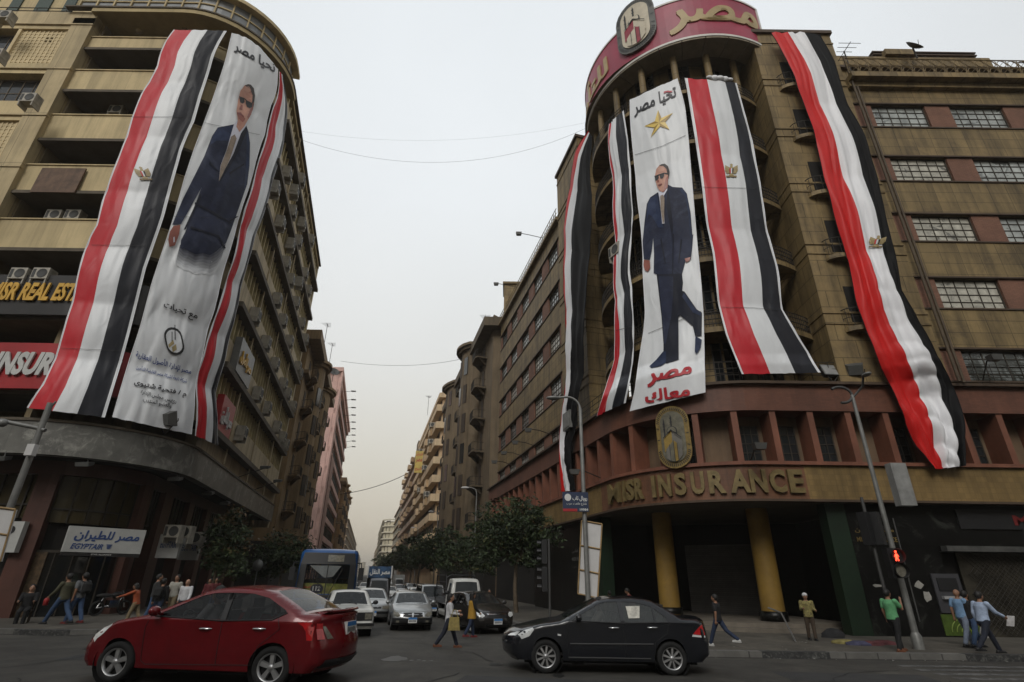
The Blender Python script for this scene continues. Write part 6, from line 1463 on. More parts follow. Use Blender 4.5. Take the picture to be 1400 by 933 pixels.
    def sidepos(s,x,z,sd,off=0.0):
        d = 9
        for a,b in zip(s.prof,s.prof[1:]):
            ax,az,bx_,bz = a[0],a[1],b[0],b[1]; l2 = (bx_-ax)**2+(bz-az)**2
            if l2 < 1e-9: continue
            t = max(0,min(1,((x-ax)*(bx_-ax)+(z-az)*(bz-az))/l2)); q = sqrt((x-ax-t*(bx_-ax))**2+(z-az-t*(bz-az))**2); d = min(d,q)
        y = s.width(x,z)-(s.r*(1-sqrt(max(0,1-(1-min(1,d/s.r))**2))) if d < s.r else 0)+off
        return s.deform(Vector((x,sd*y,z)))
    def side_patch(s,m,polys,sd,off,grid,k=0):
        allp = [p for q in polys for p in q]; tris = tessellate_polygon([[Vector((x,z,0)) for x,z in q] for q in polys])
        b = bmesh.new(); vs = [b.verts.new((x,z,0)) for x,z in allp]
        for t in tris:
            try: b.faces.new([vs[i] for i in t])
            except ValueError: pass
        xs = [p[0] for p in allp]; zs = [p[1] for p in allp]
        for ax,lo,hi in ((0,min(xs),max(xs)),(1,min(zs),max(zs))):
            q = lo+grid
            while q < hi-1e-3:
                bmesh.ops.bisect_plane(b,geom=b.verts[:]+b.edges[:]+b.faces[:],plane_co=(q,0,0) if ax == 0 else (0,q,0),plane_no=(1,0,0) if ax == 0 else (0,1,0),dist=1e-4); q += grid
        b.verts.index_update()
        m.add([s.sidepos(v.co.x,v.co.y,sd,off) for v in b.verts],[[v.index for v in (f.verts if sd > 0 else reversed(f.verts))] for f in b.faces],k,True); b.free()
    def side(s,name,poly,mt,off=0.006,sides=(1,-1),grid=0.1,parent=None):
        for sd in sides: m = MB(); s.side_patch(m,[poly],sd,off,grid); m.build(name,mt,parent or s.t)
    def line(s,name,pts,mt,wd=0.008,off=0.003,sides=(1,-1)):
        for sd in sides:
            m = MB(); D = []
            for a,b in zip(pts,pts[1:]):
                n = max(1,int(sqrt((a[0]-b[0])**2+(a[1]-b[1])**2)/0.08)); D += [(a[0]+(b[0]-a[0])*k/n,a[1]+(b[1]-a[1])*k/n) for k in range(n)]
            D.append(pts[-1]); m.tube([s.sidepos(x,z,sd,off) for x,z in D],wd,5); m.build(name,mt,s.t)
    def xface(s,z,front):
        P = s.prof; best = None
        for a,b in zip(P,P[1:]):
            if a[1] == b[1]: continue
            lo,hi = min(a[1],b[1]),max(a[1],b[1])
            if lo-1e-6 <= z <= hi+1e-6:
                x = a[0]+(b[0]-a[0])*(z-a[1])/(b[1]-a[1])
                if best is None or (x > best if front else x < best): best = x
        return best if best is not None else (s.x1 if front else s.x0)
    def face(s,name,poly,mt,front=True,off=0.012,mirror=False,thick=0.0,grid=0.08):
        """polygon in (y,z) laid on the front or rear of the car"""
        for sg in ((1,-1) if mirror else (1,)):
            q = [(y*sg,z) for y,z in poly]; m = MB(); tris = tessellate_polygon([[Vector((y,z,0)) for y,z in q]])
            b = bmesh.new(); vs = [b.verts.new((y,z,0)) for y,z in q]
            for t in tris:
                try: b.faces.new([vs[i] for i in t])
                except ValueError: pass
            for ax in (0,1):
                lo,hi = min(p[ax] for p in q),max(p[ax] for p in q); c = lo+grid
                while c < hi-1e-3: bmesh.ops.bisect_plane(b,geom=b.verts[:]+b.edges[:]+b.faces[:],plane_co=(c,0,0) if ax == 0 else (0,c,0),plane_no=(1,0,0) if ax == 0 else (0,1,0),dist=1e-4); c += grid
            b.verts.index_update(); e = off if front else -off
            m.add([s.deform(Vector((s.xface(v.co.y,front),v.co.x,v.co.y)))+Vector((e,0,0)) for v in b.verts],[[v.index for v in f.verts] for f in b.faces],0,False); b.free(); m.build(name,mt,s.t)
    def plate(s,z,front=True,y=0.0,w=0.36,h=0.2):
        x = s.deform(Vector((s.xface(z,front),y,z))).x; e = 1 if front else -1; m = MB()
        m.box(min(x-0.03*e,x+0.028*e),max(x-0.03*e,x+0.028*e),y-w/2,y+w/2,z-h/2,z+h/2); o = m.build('number_plate',plate_w,s.t)
        m = MB(); xx = x+0.031*e; m.quad((xx,y-w/2,z+h*0.14),(xx,y+w/2,z+h*0.14),(xx,y+w/2,z+h/2),(xx,y-w/2,z+h/2)); m.build('plate_band',plate_b,o)
        m = MB()
        for k in range(6):
            a = y-w*0.4+k*w*0.14; m.quad((xx,a,z-h*0.32),(xx,a+w*0.08,z-h*0.32),(xx,a+w*0.08,z+h*0.04*(1+k%2)),(xx,a,z+h*0.02))
        m.build('plate_digits',trim_blk,o)
    def mirror(s,x,z,mt,sides=(1,-1),sz=1.0):
        for sd in sides:
            p = s.sidepos(x,z,sd); m = MB(); y0 = p.y+0.03*sd; 
            m.ball((p.x+0.02,p.y+0.15*sd,z+0.06),0.105*sz,0,10,(0.65,1.0,0.72)); m.tube([(p.x,p.y-0.01*sd,z),(p.x+0.01,p.y+0.1*sd,z+0.04)],0.025,6); m.build('wing_mirror',mt,s.t)
    def handles(s,spots,mt,sides=(1,-1)):
        for x,z in spots:
            for sd in sides:
                m = MB(); a = [s.sidepos(x+0.10,z,sd,0.0),s.sidepos(x+0.08,z,sd,0.03),s.sidepos(x-0.06,z,sd,0.035),s.sidepos(x-0.11,z,sd,0.0)]; m.tube(a,[0.010,0.016,0.018,0.010],6); m.build('door_handle',mt,s.t)
    def place(s,x,y,ang,sc=(1,1,1),z=0.0): s.t.location = (x,y,z); s.t.rotation_euler = (0,0,ang); s.t.scale = sc; return s
def z_over(p,belt): return p[1] > belt+0.3

def place_by_wheels(car, F, R, wb, track, sd, hs):
    """stand the car so that the wheels of its near side sit on ground points F (front) and R (rear)"""
    d = (F-R); d.z = 0; L_ = d.length; s = L_/wb; d.normalize(); n = Vector((-d.y,d.x,0))*sd     # towards the near side
    c = (F+R)/2-n*(track*s); car.place(c.x,c.y,atan2(d.y,d.x),(s,s,hs)); return s

# red saloon -----------------------------------------------------------------
red_p = paint('metallic_red_paint',(0.125,0.003,0.006),0.25,0.15)
prof_red = [(2.10,0.22),(2.20,0.32),(2.215,0.52),(2.14,0.68),(1.98,0.80),(1.5,0.945),(1.05,1.03),(0.95,1.06),(0.15,1.43),(-0.1,1.485),(-0.45,1.505),(-0.85,1.48),(-1.05,1.44),(-1.68,1.125),(-1.75,1.11),(-2.04,1.105),(-2.15,1.07),(-2.13,0.92),(-2.22,0.62),(-2.20,0.36),(-2.08,0.24)]
wr_f = [(0.80,1.05),(0.16,1.36),(-0.02,1.405),(-0.30,1.42),(-0.34,1.0),(0.5,1.02)]; wr_r = [(-0.42,1.0),(-0.38,1.42),(-0.72,1.41),(-1.02,1.345),(-1.38,1.16),(-1.40,1.13),(-1.20,1.03),(-1.0,1.0)]
red = Car('red_sedan','dark red saloon car crossing in the foreground, partly cut by the frame','car',prof_red,1.70,0.98,0.42,(1.32,-1.30),0.315,red_p,(wr_f,wr_r),(7,12),glass_m=car_glass,grid=0.06,ends=(1.35,0.34))
red.side('headlight',[(2.12,0.66),(2.10,0.72),(1.9,0.83),(1.62,0.90),(1.60,0.87),(1.85,0.74),(2.02,0.66),(2.06,0.60)],lamp_clear)
red.side('tail_light',[(-1.74,0.985),(-2.08,0.99),(-2.12,0.93),(-2.14,0.72),(-2.03,0.72),(-1.99,0.85),(-1.90,0.93)],lamp_red)
red.face('reverse_light',[(0.62,0.92),(0.67,0.92),(0.62,0.73),(0.50,0.73)],lamp_dim,False,mirror=True)
red.face('tail_light_inner',[(0.68,0.97),(0.78,0.97),(0.78,0.73),(0.66,0.73)],lamp_red,False,mirror=True)
red.side('pillar_trim',[(-0.335,1.0),(-0.295,1.42),(-0.385,1.42),(-0.425,1.0)],trim_blk,0.004); red.plate(0.86,False); red.face('rear_bumper_insert',[(-0.7,0.30),(0.7,0.30),(0.62,0.42),(-0.62,0.42)],trim_blk,False,mirror=False)
m = MB(); ys = [-0.62+1.24*k/10 for k in range(11)]
m.add([red.deform(Vector((x,y,z))) for y in ys for x,z in ((-2.02,1.10),(-1.88,1.135),(-2.14,1.165),(-2.16,1.14))],[(k*4+j,k*4+(j+1)%4,k*4+4+(j+1)%4,k*4+4+j) for k in range(10) for j in range(4)]+[(0,1,2,3),(43,42,41,40)],0,True); m.build('boot_spoiler',red_p,red.t)
red.mirror(0.72,1.06,red_p,sz=1.1); red.handles(((-0.12,0.86),(-1.02,0.88)),chrome)
red.line('door_seam',[(0.88,1.03),(0.92,0.85),(0.86,0.35),(0.78,0.30)],trim_blk,0.005); red.line('door_seam',[(-0.38,1.0),(-0.40,0.34)],trim_blk,0.005); red.line('door_seam',[(-1.30,1.05),(-1.36,0.88),(-1.05,0.62),(-0.98,0.34),(0.78,0.30)],trim_blk,0.005)
red.line('window_trim',[(0.82,1.035),(-0.36,0.985),(-1.2,1.015),(-1.42,1.125)],trim_blk,0.012); red.face('grille',[(-0.45,0.56),(0.45,0.56),(0.40,0.66),(-0.40,0.66)],trim_blk)
m = MB(); m.box(-0.37,-0.33,-0.72,-0.66,0.96,1.42); m.box(-0.37,-0.33,0.66,0.72,0.96,1.42); m.build('door_post',trim_blk,red.t)
F_, R_ = at_z(152,934,0), at_z(367,943,0); sR = place_by_wheels(red,F_,R_,2.62,0.78,1,1.14)
# black saloon ---------------------------------------------------------------
blk_p = paint('black_paint',(0.008,0.009,0.012),0.22)
prof_blk = [(2.08,0.22),(2.22,0.34),(2.25,0.52),(2.20,0.66),(2.02,0.775),(1.4,0.905),(0.98,0.965),(0.9,1.0),(0.18,1.365),(-0.1,1.415),(-0.5,1.43),(-0.88,1.40),(-1.03,1.36),(-1.56,1.07),(-1.66,1.045),(-2.08,1.03),(-2.19,0.97),(-2.27,0.62),(-2.25,0.36),(-2.10,0.25)]
wb_f = [(0.74,1.0),(0.14,1.315),(-0.02,1.345),(-0.24,1.355),(-0.28,0.96),(0.4,0.975)]; wb_r = [(-0.36,0.96),(-0.33,1.355),(-0.62,1.345),(-0.88,1.29),(-0.96,1.26),(-0.98,0.98)]; wb_q = [(-1.02,0.98),(-1.0,1.24),(-1.22,1.08),(-1.28,0.99)]
blk = Car('black_sedan','black saloon car crossing in the foreground with tinted side windows','car',prof_blk,1.70,0.96,0.40,(1.31,-1.29),0.31,blk_p,(wb_f,wb_r,wb_q),(7,12),glass_m=glass('grey_car_glass',(0.05,0.055,0.055),0.3,0.03),grid=0.06,spokes=9,ends=(1.35,0.32))
blk.side('headlight',[(2.14,0.70),(1.98,0.78),(1.66,0.84),(1.62,0.80),(1.80,0.68),(2.08,0.62)],lamp_clear); blk.face('headlight_inner',[(0.48,0.66),(0.76,0.68),(0.74,0.76),(0.50,0.73)],lamp_clear,mirror=True)
blk.side('tail_light',[(-1.94,0.76),(-2.2,0.94),(-2.235,0.78),(-2.24,0.74)],lamp_red); blk.side('reflector_strip',[(-1.92,0.755),(-2.24,0.735),(-2.245,0.70),(-1.90,0.715)],lamp_clear)
blk.mirror(0.60,0.985,blk_p); blk.handles(((-0.12,0.86),(-0.92,0.875)),chrome)
blk.line('door_seam',[(0.80,0.99),(0.86,0.8),(0.82,0.34)],trim_blk,0.005); blk.line('door_seam',[(-0.32,0.96),(-0.33,0.33)],trim_blk,0.005); blk.line('door_seam',[(-1.30,0.99),(-1.22,0.76),(-0.97,0.6),(-0.95,0.33)],trim_blk,0.005)
grey_strip = mat('grey_rub_strip',(0.045,0.045,0.045),rough=0.35,var=0.1)
blk.line('rub_strip',[(0.80,0.55),(-0.92,0.565)],grey_strip,0.016); blk.line('sill_strip',[(0.84,0.30),(-0.85,0.30)],grey_strip,0.014); blk.line('window_trim',[(0.76,0.985),(-0.3,0.945),(-1.3,0.975)],trim_blk,0.011)
blk.side('side_lamp',[(0.98,0.72),(1.06,0.735),(1.06,0.70),(0.99,0.69)],lamp_clear,0.008); blk.face('grille',[(-0.4,0.56),(0.4,0.56),(0.44,0.68),(-0.44,0.68)],trim_blk)
m = MB(); m.hexa([blk.sidepos(-0.45,1.04,1,0.004),blk.sidepos(-0.68,1.05,1,0.004),blk.sidepos(-0.68,1.05,1,-0.004),blk.sidepos(-0.45,1.04,1,-0.004)],[blk.sidepos(-0.42,1.27,1,0.004),blk.sidepos(-0.72,1.28,1,0.004),blk.sidepos(-0.72,1.28,1,-0.004),blk.sidepos(-0.42,1.27,1,-0.004)])
m.build('window_sticker',mat('pale_sticker',(0.52,0.50,0.44),rough=0.5,var=0.35,vscale=9),blk.t)
F_, R_ = at_z(747,921,0), at_z(921.5,924,0); place_by_wheels(blk,F_,R_,2.60,0.78,1,1.09)
# traffic facing the camera up the street --------------------------------------
HEAD = atan2(-1,0.25)
def street_car(prof, label, cname, W, belt, tum, wheels, r, body, wins, scr, px, Y, wpx, feats, ang=0.0, name='sedan_car', cat='car', zf=1.0, **kw):
    c = Car(name,label,cat,prof,W,belt,tum,wheels,r,body,wins,scr,**kw)
    feats(c); a, b = at_y(px-wpx/2,850,Y), at_y(px+wpx/2,850,Y); sc = (b.x-a.x)/(W*1.02)
    p = at_y(px,850,Y); d = Vector((cos(HEAD+ang),sin(HEAD+ang),0)); c.place(p.x-d.x*c.x1*sc,Y-d.y*c.x1*sc,HEAD+ang,(sc,sc,sc*zf)); return c
white_p = paint('chalk_white_paint',(0.50,0.50,0.47),0.4); silver_p = paint('silver_paint',(0.30,0.31,0.31),0.3,0.55); blk2_p = paint('black_brown_paint',(0.016,0.014,0.013),0.25); grey_p = paint('grey_paint',(0.10,0.10,0.105),0.3,0.4)
prof_box = [(1.98,0.26),(2.04,0.34),(2.04,0.44),(1.99,0.46),(1.98,0.82),(1.92,0.86),(1.2,0.92),(0.78,0.95),(0.72,0.97),(0.32,1.36),(0.15,1.41),(-0.3,1.43),(-0.95,1.40),(-1.10,1.36),(-1.45,0.99),(-1.52,0.97),(-1.95,0.94),(-2.0,0.88),(-2.02,0.45),(-1.96,0.28)]
wbx = ([(0.58,0.98),(0.28,1.29),(-0.25,1.33),(-0.25,0.94)],[(-0.33,0.94),(-0.33,1.33),(-0.92,1.31),(-1.15,0.98)])
def f_lada(c):
    c.face('grille',[(-0.72,0.52),(0.72,0.52),(0.72,0.78),(-0.72,0.78)],trim_blk); c.face('headlight',[(0.46,0.56),(0.70,0.56),(0.70,0.75),(0.46,0.75)],lamp_dim,mirror=True,off=0.02)
    c.face('bumper',[(-0.8,0.36),(0.8,0.36),(0.8,0.45),(-0.8,0.45)],trim_blk,off=0.03); c.mirror(0.55,0.98,trim_blk); c.plate(0.34)
    m = MB(); 
    for y in (-0.35,0.25): m.tube([(0.80,y,0.985),(0.66,y-0.32,1.08)],0.012,5)
    m.build('wiper',trim_blk,c.t); c.line('door_seam',[(0.62,0.95),(0.60,0.35)],trim_blk,0.006)
street_car(prof_box,'boxy old white saloon car right behind the red car','x',1.62,0.95,0.36,(1.2,-1.2),0.30,white_p,wbx,(8,13),480,20.5,65,f_lada,0.10,ends=(1.6,0.06))
prof_s = [(2.14,0.24),(2.24,0.34),(2.25,0.50),(2.22,0.62),(2.12,0.74),(1.9,0.81),(1.4,0.91),(1.0,0.97),(0.92,1.0),(0.25,1.37),(0.0,1.42),(-0.5,1.44),(-0.95,1.40),(-1.1,1.36),(-1.7,1.07),(-1.8,1.05),(-2.1,1.03),(-2.2,0.95),(-2.27,0.62),(-2.24,0.36),(-2.1,0.25)]
ws = ([(0.75,1.0),(0.2,1.32),(-0.24,1.36),(-0.28,0.96)],[(-0.36,0.96),(-0.33,1.36),(-0.8,1.34),(-1.3,1.04),(-1.25,0.98)])
def f_silver(c):
    c.face('grille',[(-0.42,0.56),(-0.04,0.52),(-0.04,0.70),(-0.40,0.70)],trim_blk,off=0.02,mirror=True); c.face('grille_surround',[(-0.50,0.52),(0,0.47),(0.50,0.52),(0.46,0.75),(0.05,0.75),(0,0.72),(-0.05,0.75),(-0.46,0.75)],chrome,off=0.014)
    c.face('headlight',[(0.50,0.60),(0.62,0.54),(0.80,0.60),(0.80,0.76),(0.70,0.79)],lamp_dim,mirror=True); c.face('lower_bumper',[(-0.84,0.25),(0.84,0.25),(0.84,0.50),(-0.84,0.50)],trim_blk,off=0.008); c.plate(0.42); c.mirror(0.62,0.98,silver_p)
    c.face('fog_light',[(0.55,0.33),(0.68,0.33),(0.68,0.41),(0.55,0.41)],lamp_dim,mirror=True,off=0.02); m = MB(); m.tube([(1.02,0.5,0.99),(0.93,-0.1,1.01)],0.012,5); m.tube([(1.02,-0.1,0.99),(0.93,-0.6,1.01)],0.012,5); m.build('wiper',trim_blk,c.t)
street_car(prof_s,'silver saloon car with a black lower bumper and divided grille facing the crossing','x',1.74,0.97,0.42,(1.35,-1.3),0.315,silver_p,ws,(8,13),564,23.0,58,f_silver,0.0,ends=(1.5,0.2),glass_m=car_glass)
def f_old(c):
    c.face('grille',[(-0.40,0.62),(0.40,0.62),(0.40,0.70),(-0.40,0.70)],trim_blk); c.face('headlight',[(0.44,0.60),(0.78,0.60),(0.78,0.74),(0.46,0.72)],lamp_dim,mirror=True); c.face('bumper_strip',[(-0.8,0.40),(0.8,0.40),(0.8,0.50),(-0.8,0.50)],trim_blk,off=0.02); c.plate(0.42); c.mirror(0.6,0.98,trim_blk)
street_car(prof_s,'light silver saloon car behind the boxy white one','x',1.70,0.97,0.42,(1.35,-1.3),0.305,silver_p,ws,(8,13),508,26.5,50,f_old,0.05,grid=0.1)
prof_h = [(2.02,0.24),(2.10,0.34),(2.12,0.52),(2.06,0.68),(1.9,0.79),(1.35,0.93),(0.98,1.0),(0.9,1.03),(0.2,1.40),(-0.05,1.46),(-0.6,1.47),(-1.2,1.42),(-1.35,1.38),(-1.8,1.10),(-1.9,1.05),(-2.08,0.7),(-2.06,0.36),(-1.95,0.25)]
wh = ([(0.72,1.03),(0.18,1.35),(-0.24,1.39),(-0.28,0.98)],[(-0.36,0.98),(-0.33,1.39),(-1.0,1.36),(-1.4,1.1),(-1.35,1.02)])
def f_elan(c):
    c.face('grille',[(-0.40,0.60),(0.40,0.60),(0.46,0.74),(-0.46,0.74)],trim_blk,off=0.012); c.face('grille_bar',[(-0.40,0.70),(0.40,0.70),(0.44,0.745),(-0.44,0.745)],chrome,off=0.03); c.face('headlight',[(0.52,0.66),(0.62,0.60),(0.80,0.66),(0.80,0.78),(0.60,0.79)],lamp_clear,mirror=True); c.plate(0.46); c.mirror(0.62,1.02,blk2_p)
    c.face('lower_intake',[(-0.5,0.30),(0.5,0.30),(0.45,0.38),(-0.45,0.38)],trim_blk)
street_car(prof_h,'black saloon car waiting by the right kerb beside the yellow-vested woman','x',1.72,1.0,0.42,(1.3,-1.3),0.31,blk2_p,wh,(7,12),681,22.3,60,f_elan,0.22,glass_m=car_glass,ends=(1.4,0.26))
# white light truck with a rounded cab, stake sides behind
prof_t = [(2.30,0.42),(2.38,0.50),(2.40,1.05),(2.38,1.12),(2.10,1.92),(1.95,2.06),(1.6,2.10),(0.95,2.08),(0.88,2.0),(0.88,0.5),(-2.5,0.5),(-2.5,0.42)]
wt = ([(2.12,1.15),(1.90,1.85),(1.30,1.88),(1.28,1.15)],)
def f_truck(c):
    c.face('grille',[(-0.28,0.78),(0.28,0.78),(0.28,0.84),(-0.28,0.84)],trim_blk); c.face('grille',[(-0.28,0.90),(0.28,0.90),(0.28,0.96),(-0.28,0.96)],trim_blk); c.face('headlight',[(0.52,0.70),(0.80,0.70),(0.80,0.90),(0.52,0.90)],lamp_dim,mirror=True); c.face('bumper',[(-0.86,0.46),(0.86,0.46),(0.86,0.62),(-0.86,0.62)],trim_blk,off=0.03); c.plate(0.54); c.mirror(1.9,1.35,trim_blk,sz=1.3)
    m = MB()
    for y in (-0.82,0.82):
        m.tube([(0.7,y,0.85),(0.7,y,2.1),(0.55,y,2.25),(-2.4,y,2.25),(-2.4,y,0.85)],0.035,6)
        for z in (1.2,1.55,1.9): m.tube([(0.7,y,z),(-2.4,y,z)],0.025,5)
    m.tube([(0.7,-0.82,2.12),(0.7,-0.6,2.26),(0.7,0.6,2.26),(0.7,0.82,2.12)],0.035,6); m.build('stake_frame',trim_blk,c.t); m = MB(); m.box(-2.5,0.8,-0.86,0.86,0.80,1.1); m.build('load_bed',grey_p,c.t)
street_car(prof_t,'white light truck with an upright cab and stake frame behind the two women','x',1.76,1.12,0.18,(1.65,-1.5),0.34,white_p,wt,(3,),637,27.5,47,f_truck,0.05,name='light_truck',cat='truck',ends=(2.0,0.12),seats=False,crown=0.03)
# minibus / van and other traffic further up
prof_v = [(2.15,0.3),(2.22,0.4),(2.22,0.75),(2.05,0.98),(1.62,1.12),(1.55,1.15),(1.0,1.80),(0.8,1.88),(-1.8,1.90),(-2.1,1.82),(-2.2,1.1),(-2.22,0.5),(-2.15,0.32)]
wv = ([(1.30,1.15),(0.90,1.68),(0.3,1.70),(0.3,1.12)],[(0.2,1.12),(0.2,1.70),(-0.8,1.70),(-0.8,1.12)],[(-0.9,1.12),(-0.9,1.70),(-1.9,1.68),(-2.0,1.14)])
def f_van(c):
    c.face('grille',[(-0.4,0.62),(0.4,0.62),(0.4,0.75),(-0.4,0.75)],trim_blk); c.face('headlight',[(0.5,0.64),(0.8,0.64),(0.8,0.80),(0.55,0.78)],lamp_dim,mirror=True); c.plate(0.48); c.mirror(1.35,1.15,trim_blk)
    m = MB(); 
    for y in (-0.6,0.6): m.tube([(0.7,y,1.94),(-1.8,y,1.95)],0.02,5)
    m.build('roof_bar',trim_blk,c.t)
street_car(prof_v,'dark minivan with pale pillars behind the silver saloon','x',1.76,1.1,0.14,(1.4,-1.35),0.33,blk2_p,wv,(5,),592,30.5,38,f_van,0.02,name='minivan',cat='van',ends=(1.7,0.14),roof_m=silver_p,seats=False)
def f_min(c): c.face('headlight',[(0.5,0.60),(0.8,0.60),(0.8,0.74),(0.52,0.72)],lamp_dim,mirror=True); c.face('grille',[(-0.4,0.55),(0.4,0.55),(0.4,0.68),(-0.4,0.68)],trim_blk); c.plate(0.42)
dark_p = paint('dark_green_paint',(0.02,0.03,0.028),0.3); 
for (px,Y,w,pt,pr,wi,sc_,lab) in ((548,27.0,40,grey_p,prof_s,ws,(8,13),'dark grey saloon tucked behind the silver one with the divided grille'),(556,34,33,silver_p,prof_s,ws,(8,13),'silver car in the middle lane, second back behind the divided grille'),(571,40,28,white_p,prof_h,wh,(7,12),'white car roof seen behind the dark minivan'),(487,42,26,dark_p,prof_s,ws,(8,13),'dark car close beside the blue bus'),(530,48,22,white_p,prof_s,ws,(8,13),'white saloon in the middle of the jam beside the blue-topped truck'),(545,55,20,blk2_p,prof_h,wh,(7,12),'black car far in the jam below the right trees'),(494,60,19,white_p,prof_h,wh,(7,12),'white car far in the jam beyond the bus'),(560,62,18,silver_p,prof_s,ws,(8,13),'silver car far in the jam under the right trees'),(520,75,15,grey_p,prof_s,ws,(8,13),'grey car far up the jam in the middle lane'),(505,85,13,silver_p,prof_s,ws,(8,13),'small silver car far up the left lane'),(535,95,12,white_p,prof_h,wh,(7,12),'tiny white car at the far end of the jam'),(517,115,10,dark_p,prof_s,ws,(8,13),'tiny dark car at the far end of the jam'),(578,50,20,dark_p,prof_h,wh,(7,12),'dark car parked by the right kerb under the trees'),(506,150,8,white_p,prof_s,ws,(8,13),'farthest white car where the street meets the hills')):
    street_car(pr,lab,'x',1.72,0.98,0.42,(1.3,-1.3),0.31,pt,wi,sc_,px,Y,w,f_min,0.0,grid=0.16 if Y > 33 else 0.1,group='cars queuing up the street',seats=False)
# truck with a blue lettered board above the cab
def f_box(c):
    m = MB(); m.box(-2.5,0.7,-0.95,0.95,0.8,2.95); m.build('cargo_box',trim_blk,c.t); m = MB(); m.box(0.75,0.95,-0.98,0.98,2.15,3.0); o = m.build('headboard',mat('blue_board',(0.03,0.07,0.14),rough=0.5,var=0.5,vscale=3),c.t)
    m = MB(); text_on(m,'مصر النقل',lambda u,v,h: Vector((0.96+h,-0.8+1.6*u,2.3+0.5*v)),0,bold=0.03,ar=True); m.build('lettering',plate_w,o)
    m = MB(); 
    for y in (-0.98,0.9): m.box(0.72,0.98,y,y+0.08,2.1,3.05)
    m.build('board_post',plate_w,o); f_min(c)
street_car(prof_t,'truck with a blue lettered board over its cab in the left lane','x',1.76,1.12,0.18,(1.65,-1.5),0.34,grey_p,wt,(3,),513,38,32,f_box,0.0,name='box_truck',cat='truck',ends=(2.0,0.12),seats=False,grid=0.12)
def f_box2(c): m = MB(); m.box(-2.5,0.8,-0.95,0.95,0.8,2.7); m.build('cargo_box',plate_w,c.t); f_min(c)
street_car(prof_t,'small truck with a white box body far in the middle lane','x',1.76,1.12,0.18,(1.65,-1.5),0.34,white_p,wt,(3,),541,72,15,f_box2,0.0,name='box_truck',cat='truck',ends=(2.0,0.12),seats=False,grid=0.2)
# blue city bus ----------------------------------------------------------------
bus_blue = paint('bus_blue',(0.012,0.065,0.20),0.35); bus_dark = glass('bus_windscreen',(0.008,0.009,0.010),0.72,0.03)
prof_bus = [(5.60,0.34),(5.70,0.45),(5.72,1.05),(5.71,1.12),(5.62,2.42),(5.60,2.52),(5.52,2.95),(5.35,3.08),(5.0,3.12),(-5.4,3.12),(-5.6,3.0),(-5.65,0.45),(-5.6,0.34)]
wbus = [[(a,1.35),(a,2.55),(a+1.5,2.55),(a+1.5,1.35)] for a in (-5.2,-3.5,-1.8,-0.1,1.6,3.3)]
bus = Car('city_bus','blue city bus facing the crossing with a yellow banner inside its windscreen','bus',prof_bus,2.5,1.3,0.03,(3.4,-3.2),0.48,bus_blue,tuple(wbus),(3,),ends=(5.0,0.14),grid=0.2,glass_m=car_glass_d,zbot=0.34,round_r=0.16,crown=0.04,seats=False,taper=0.01,spokes=9)
for o in bus.t.children:
    if o.name.startswith('windscreen'): o.data.materials[0] = bus_dark
bus.face('destination_panel',[(-1.15,2.45),(1.15,2.45),(1.05,2.96),(-1.05,2.96)],trim_blk,off=0.02); bus.face('destination_screen',[(-0.05,2.56),(0.62,2.56),(0.62,2.86),(-0.05,2.86)],lamp_dim,off=0.035)
bus.face('screen_border',[(-1.17,0.98),(1.17,0.98),(1.17,1.13),(-1.17,1.13)],trim_blk,off=0.012); bus.face('screen_divider',[(-0.02,1.1),(0.02,1.1),(0.02,2.48),(-0.02,2.48)],trim_blk,off=0.03)
for sg in (1,-1): bus.face('screen_side',[(0.90*sg,1.08),(1.17*sg,1.08),(1.15*sg,2.5),(0.90*sg,2.5)],trim_blk,off=0.02)
bus.face('headlight',[(0.72,0.62),(1.08,0.62),(1.10,0.80),(0.74,0.78)],lamp_dim,mirror=True); bus.face('front_emblem',[(0.07*cos(i*pi/5),0.86+0.07*sin(i*pi/5)) for i in range(10)],chrome,off=0.02); bus.plate(0.52,w=0.5,h=0.16)
m = MB(); m.quad((5.45,-1.0,1.14),(5.45,1.0,1.14),(5.42,0.98,1.58),(5.42,-0.98,1.62)); yb = m.build('inside_banner',mat('yellow_banner',(0.26,0.25,0.05),rough=0.6,var=0.5,vscale=2.5,mottle=((0.10,0.16,0.02),2.2,0.5,0.15)),bus.t)
m = MB(); m.lathe([(0.001,0.0),(0.19,0.0)],(5.475,-0.28+0.0,1.38),18,0,'x'); m.lathe([(0.001,0.0),(0.19,0.0)],(5.475,-0.42,1.38),18,0,'x'); m.quad((5.474,0.35,1.20),(5.474,0.95,1.20),(5.472,0.95,1.31),(5.472,0.35,1.31)); m.build('banner_panel',mat('bus_banner_navy',(0.03,0.03,0.05),rough=0.5,var=0.2),yb)
m = MB(); fn = lambda y0,y1,z0,z1,x: (lambda u,v,h: Vector((x+h*0.1,y0+(y1-y0)*u,z0+(z1-z0)*v)))
text_on(m,'112',fn(-0.52,-0.2,1.28,1.48,5.485),0,bold=0.04); m.build('banner_number',plate_w,yb)
m = MB(); text_on(m,'الترجمان',fn(-0.95,-0.6,1.38,1.52,5.485),0,bold=0.03,ar=True); text_on(m,'السيدة زينب',fn(0.36,0.94,1.21,1.30,5.485),0,bold=0.03,ar=True); m.build('banner_lettering',red_let,yb)
m = MB(); m.poly([(5.70,-0.75,2.38),(5.68,-0.1,1.85),(5.68,0.25,1.90),(5.70,0.55,2.38)]); m.map(lambda p: Vector((bus.xface(p.z,True)+0.012,p.y,p.z))); m.build('sky_reflection',mat('grey_sky_reflection',(0.13,0.14,0.14),rough=0.3,var=0.3),bus.t)  # grey patch painted as the sky's reflection in the windscreen
m = MB()
for y0,y1 in ((0.15,0.6),(-0.1,-0.62)): m.tube([(5.74,y0,1.15),(5.70,y1,2.2)],0.016,5)
m.build('wiper',trim_blk,bus.t)
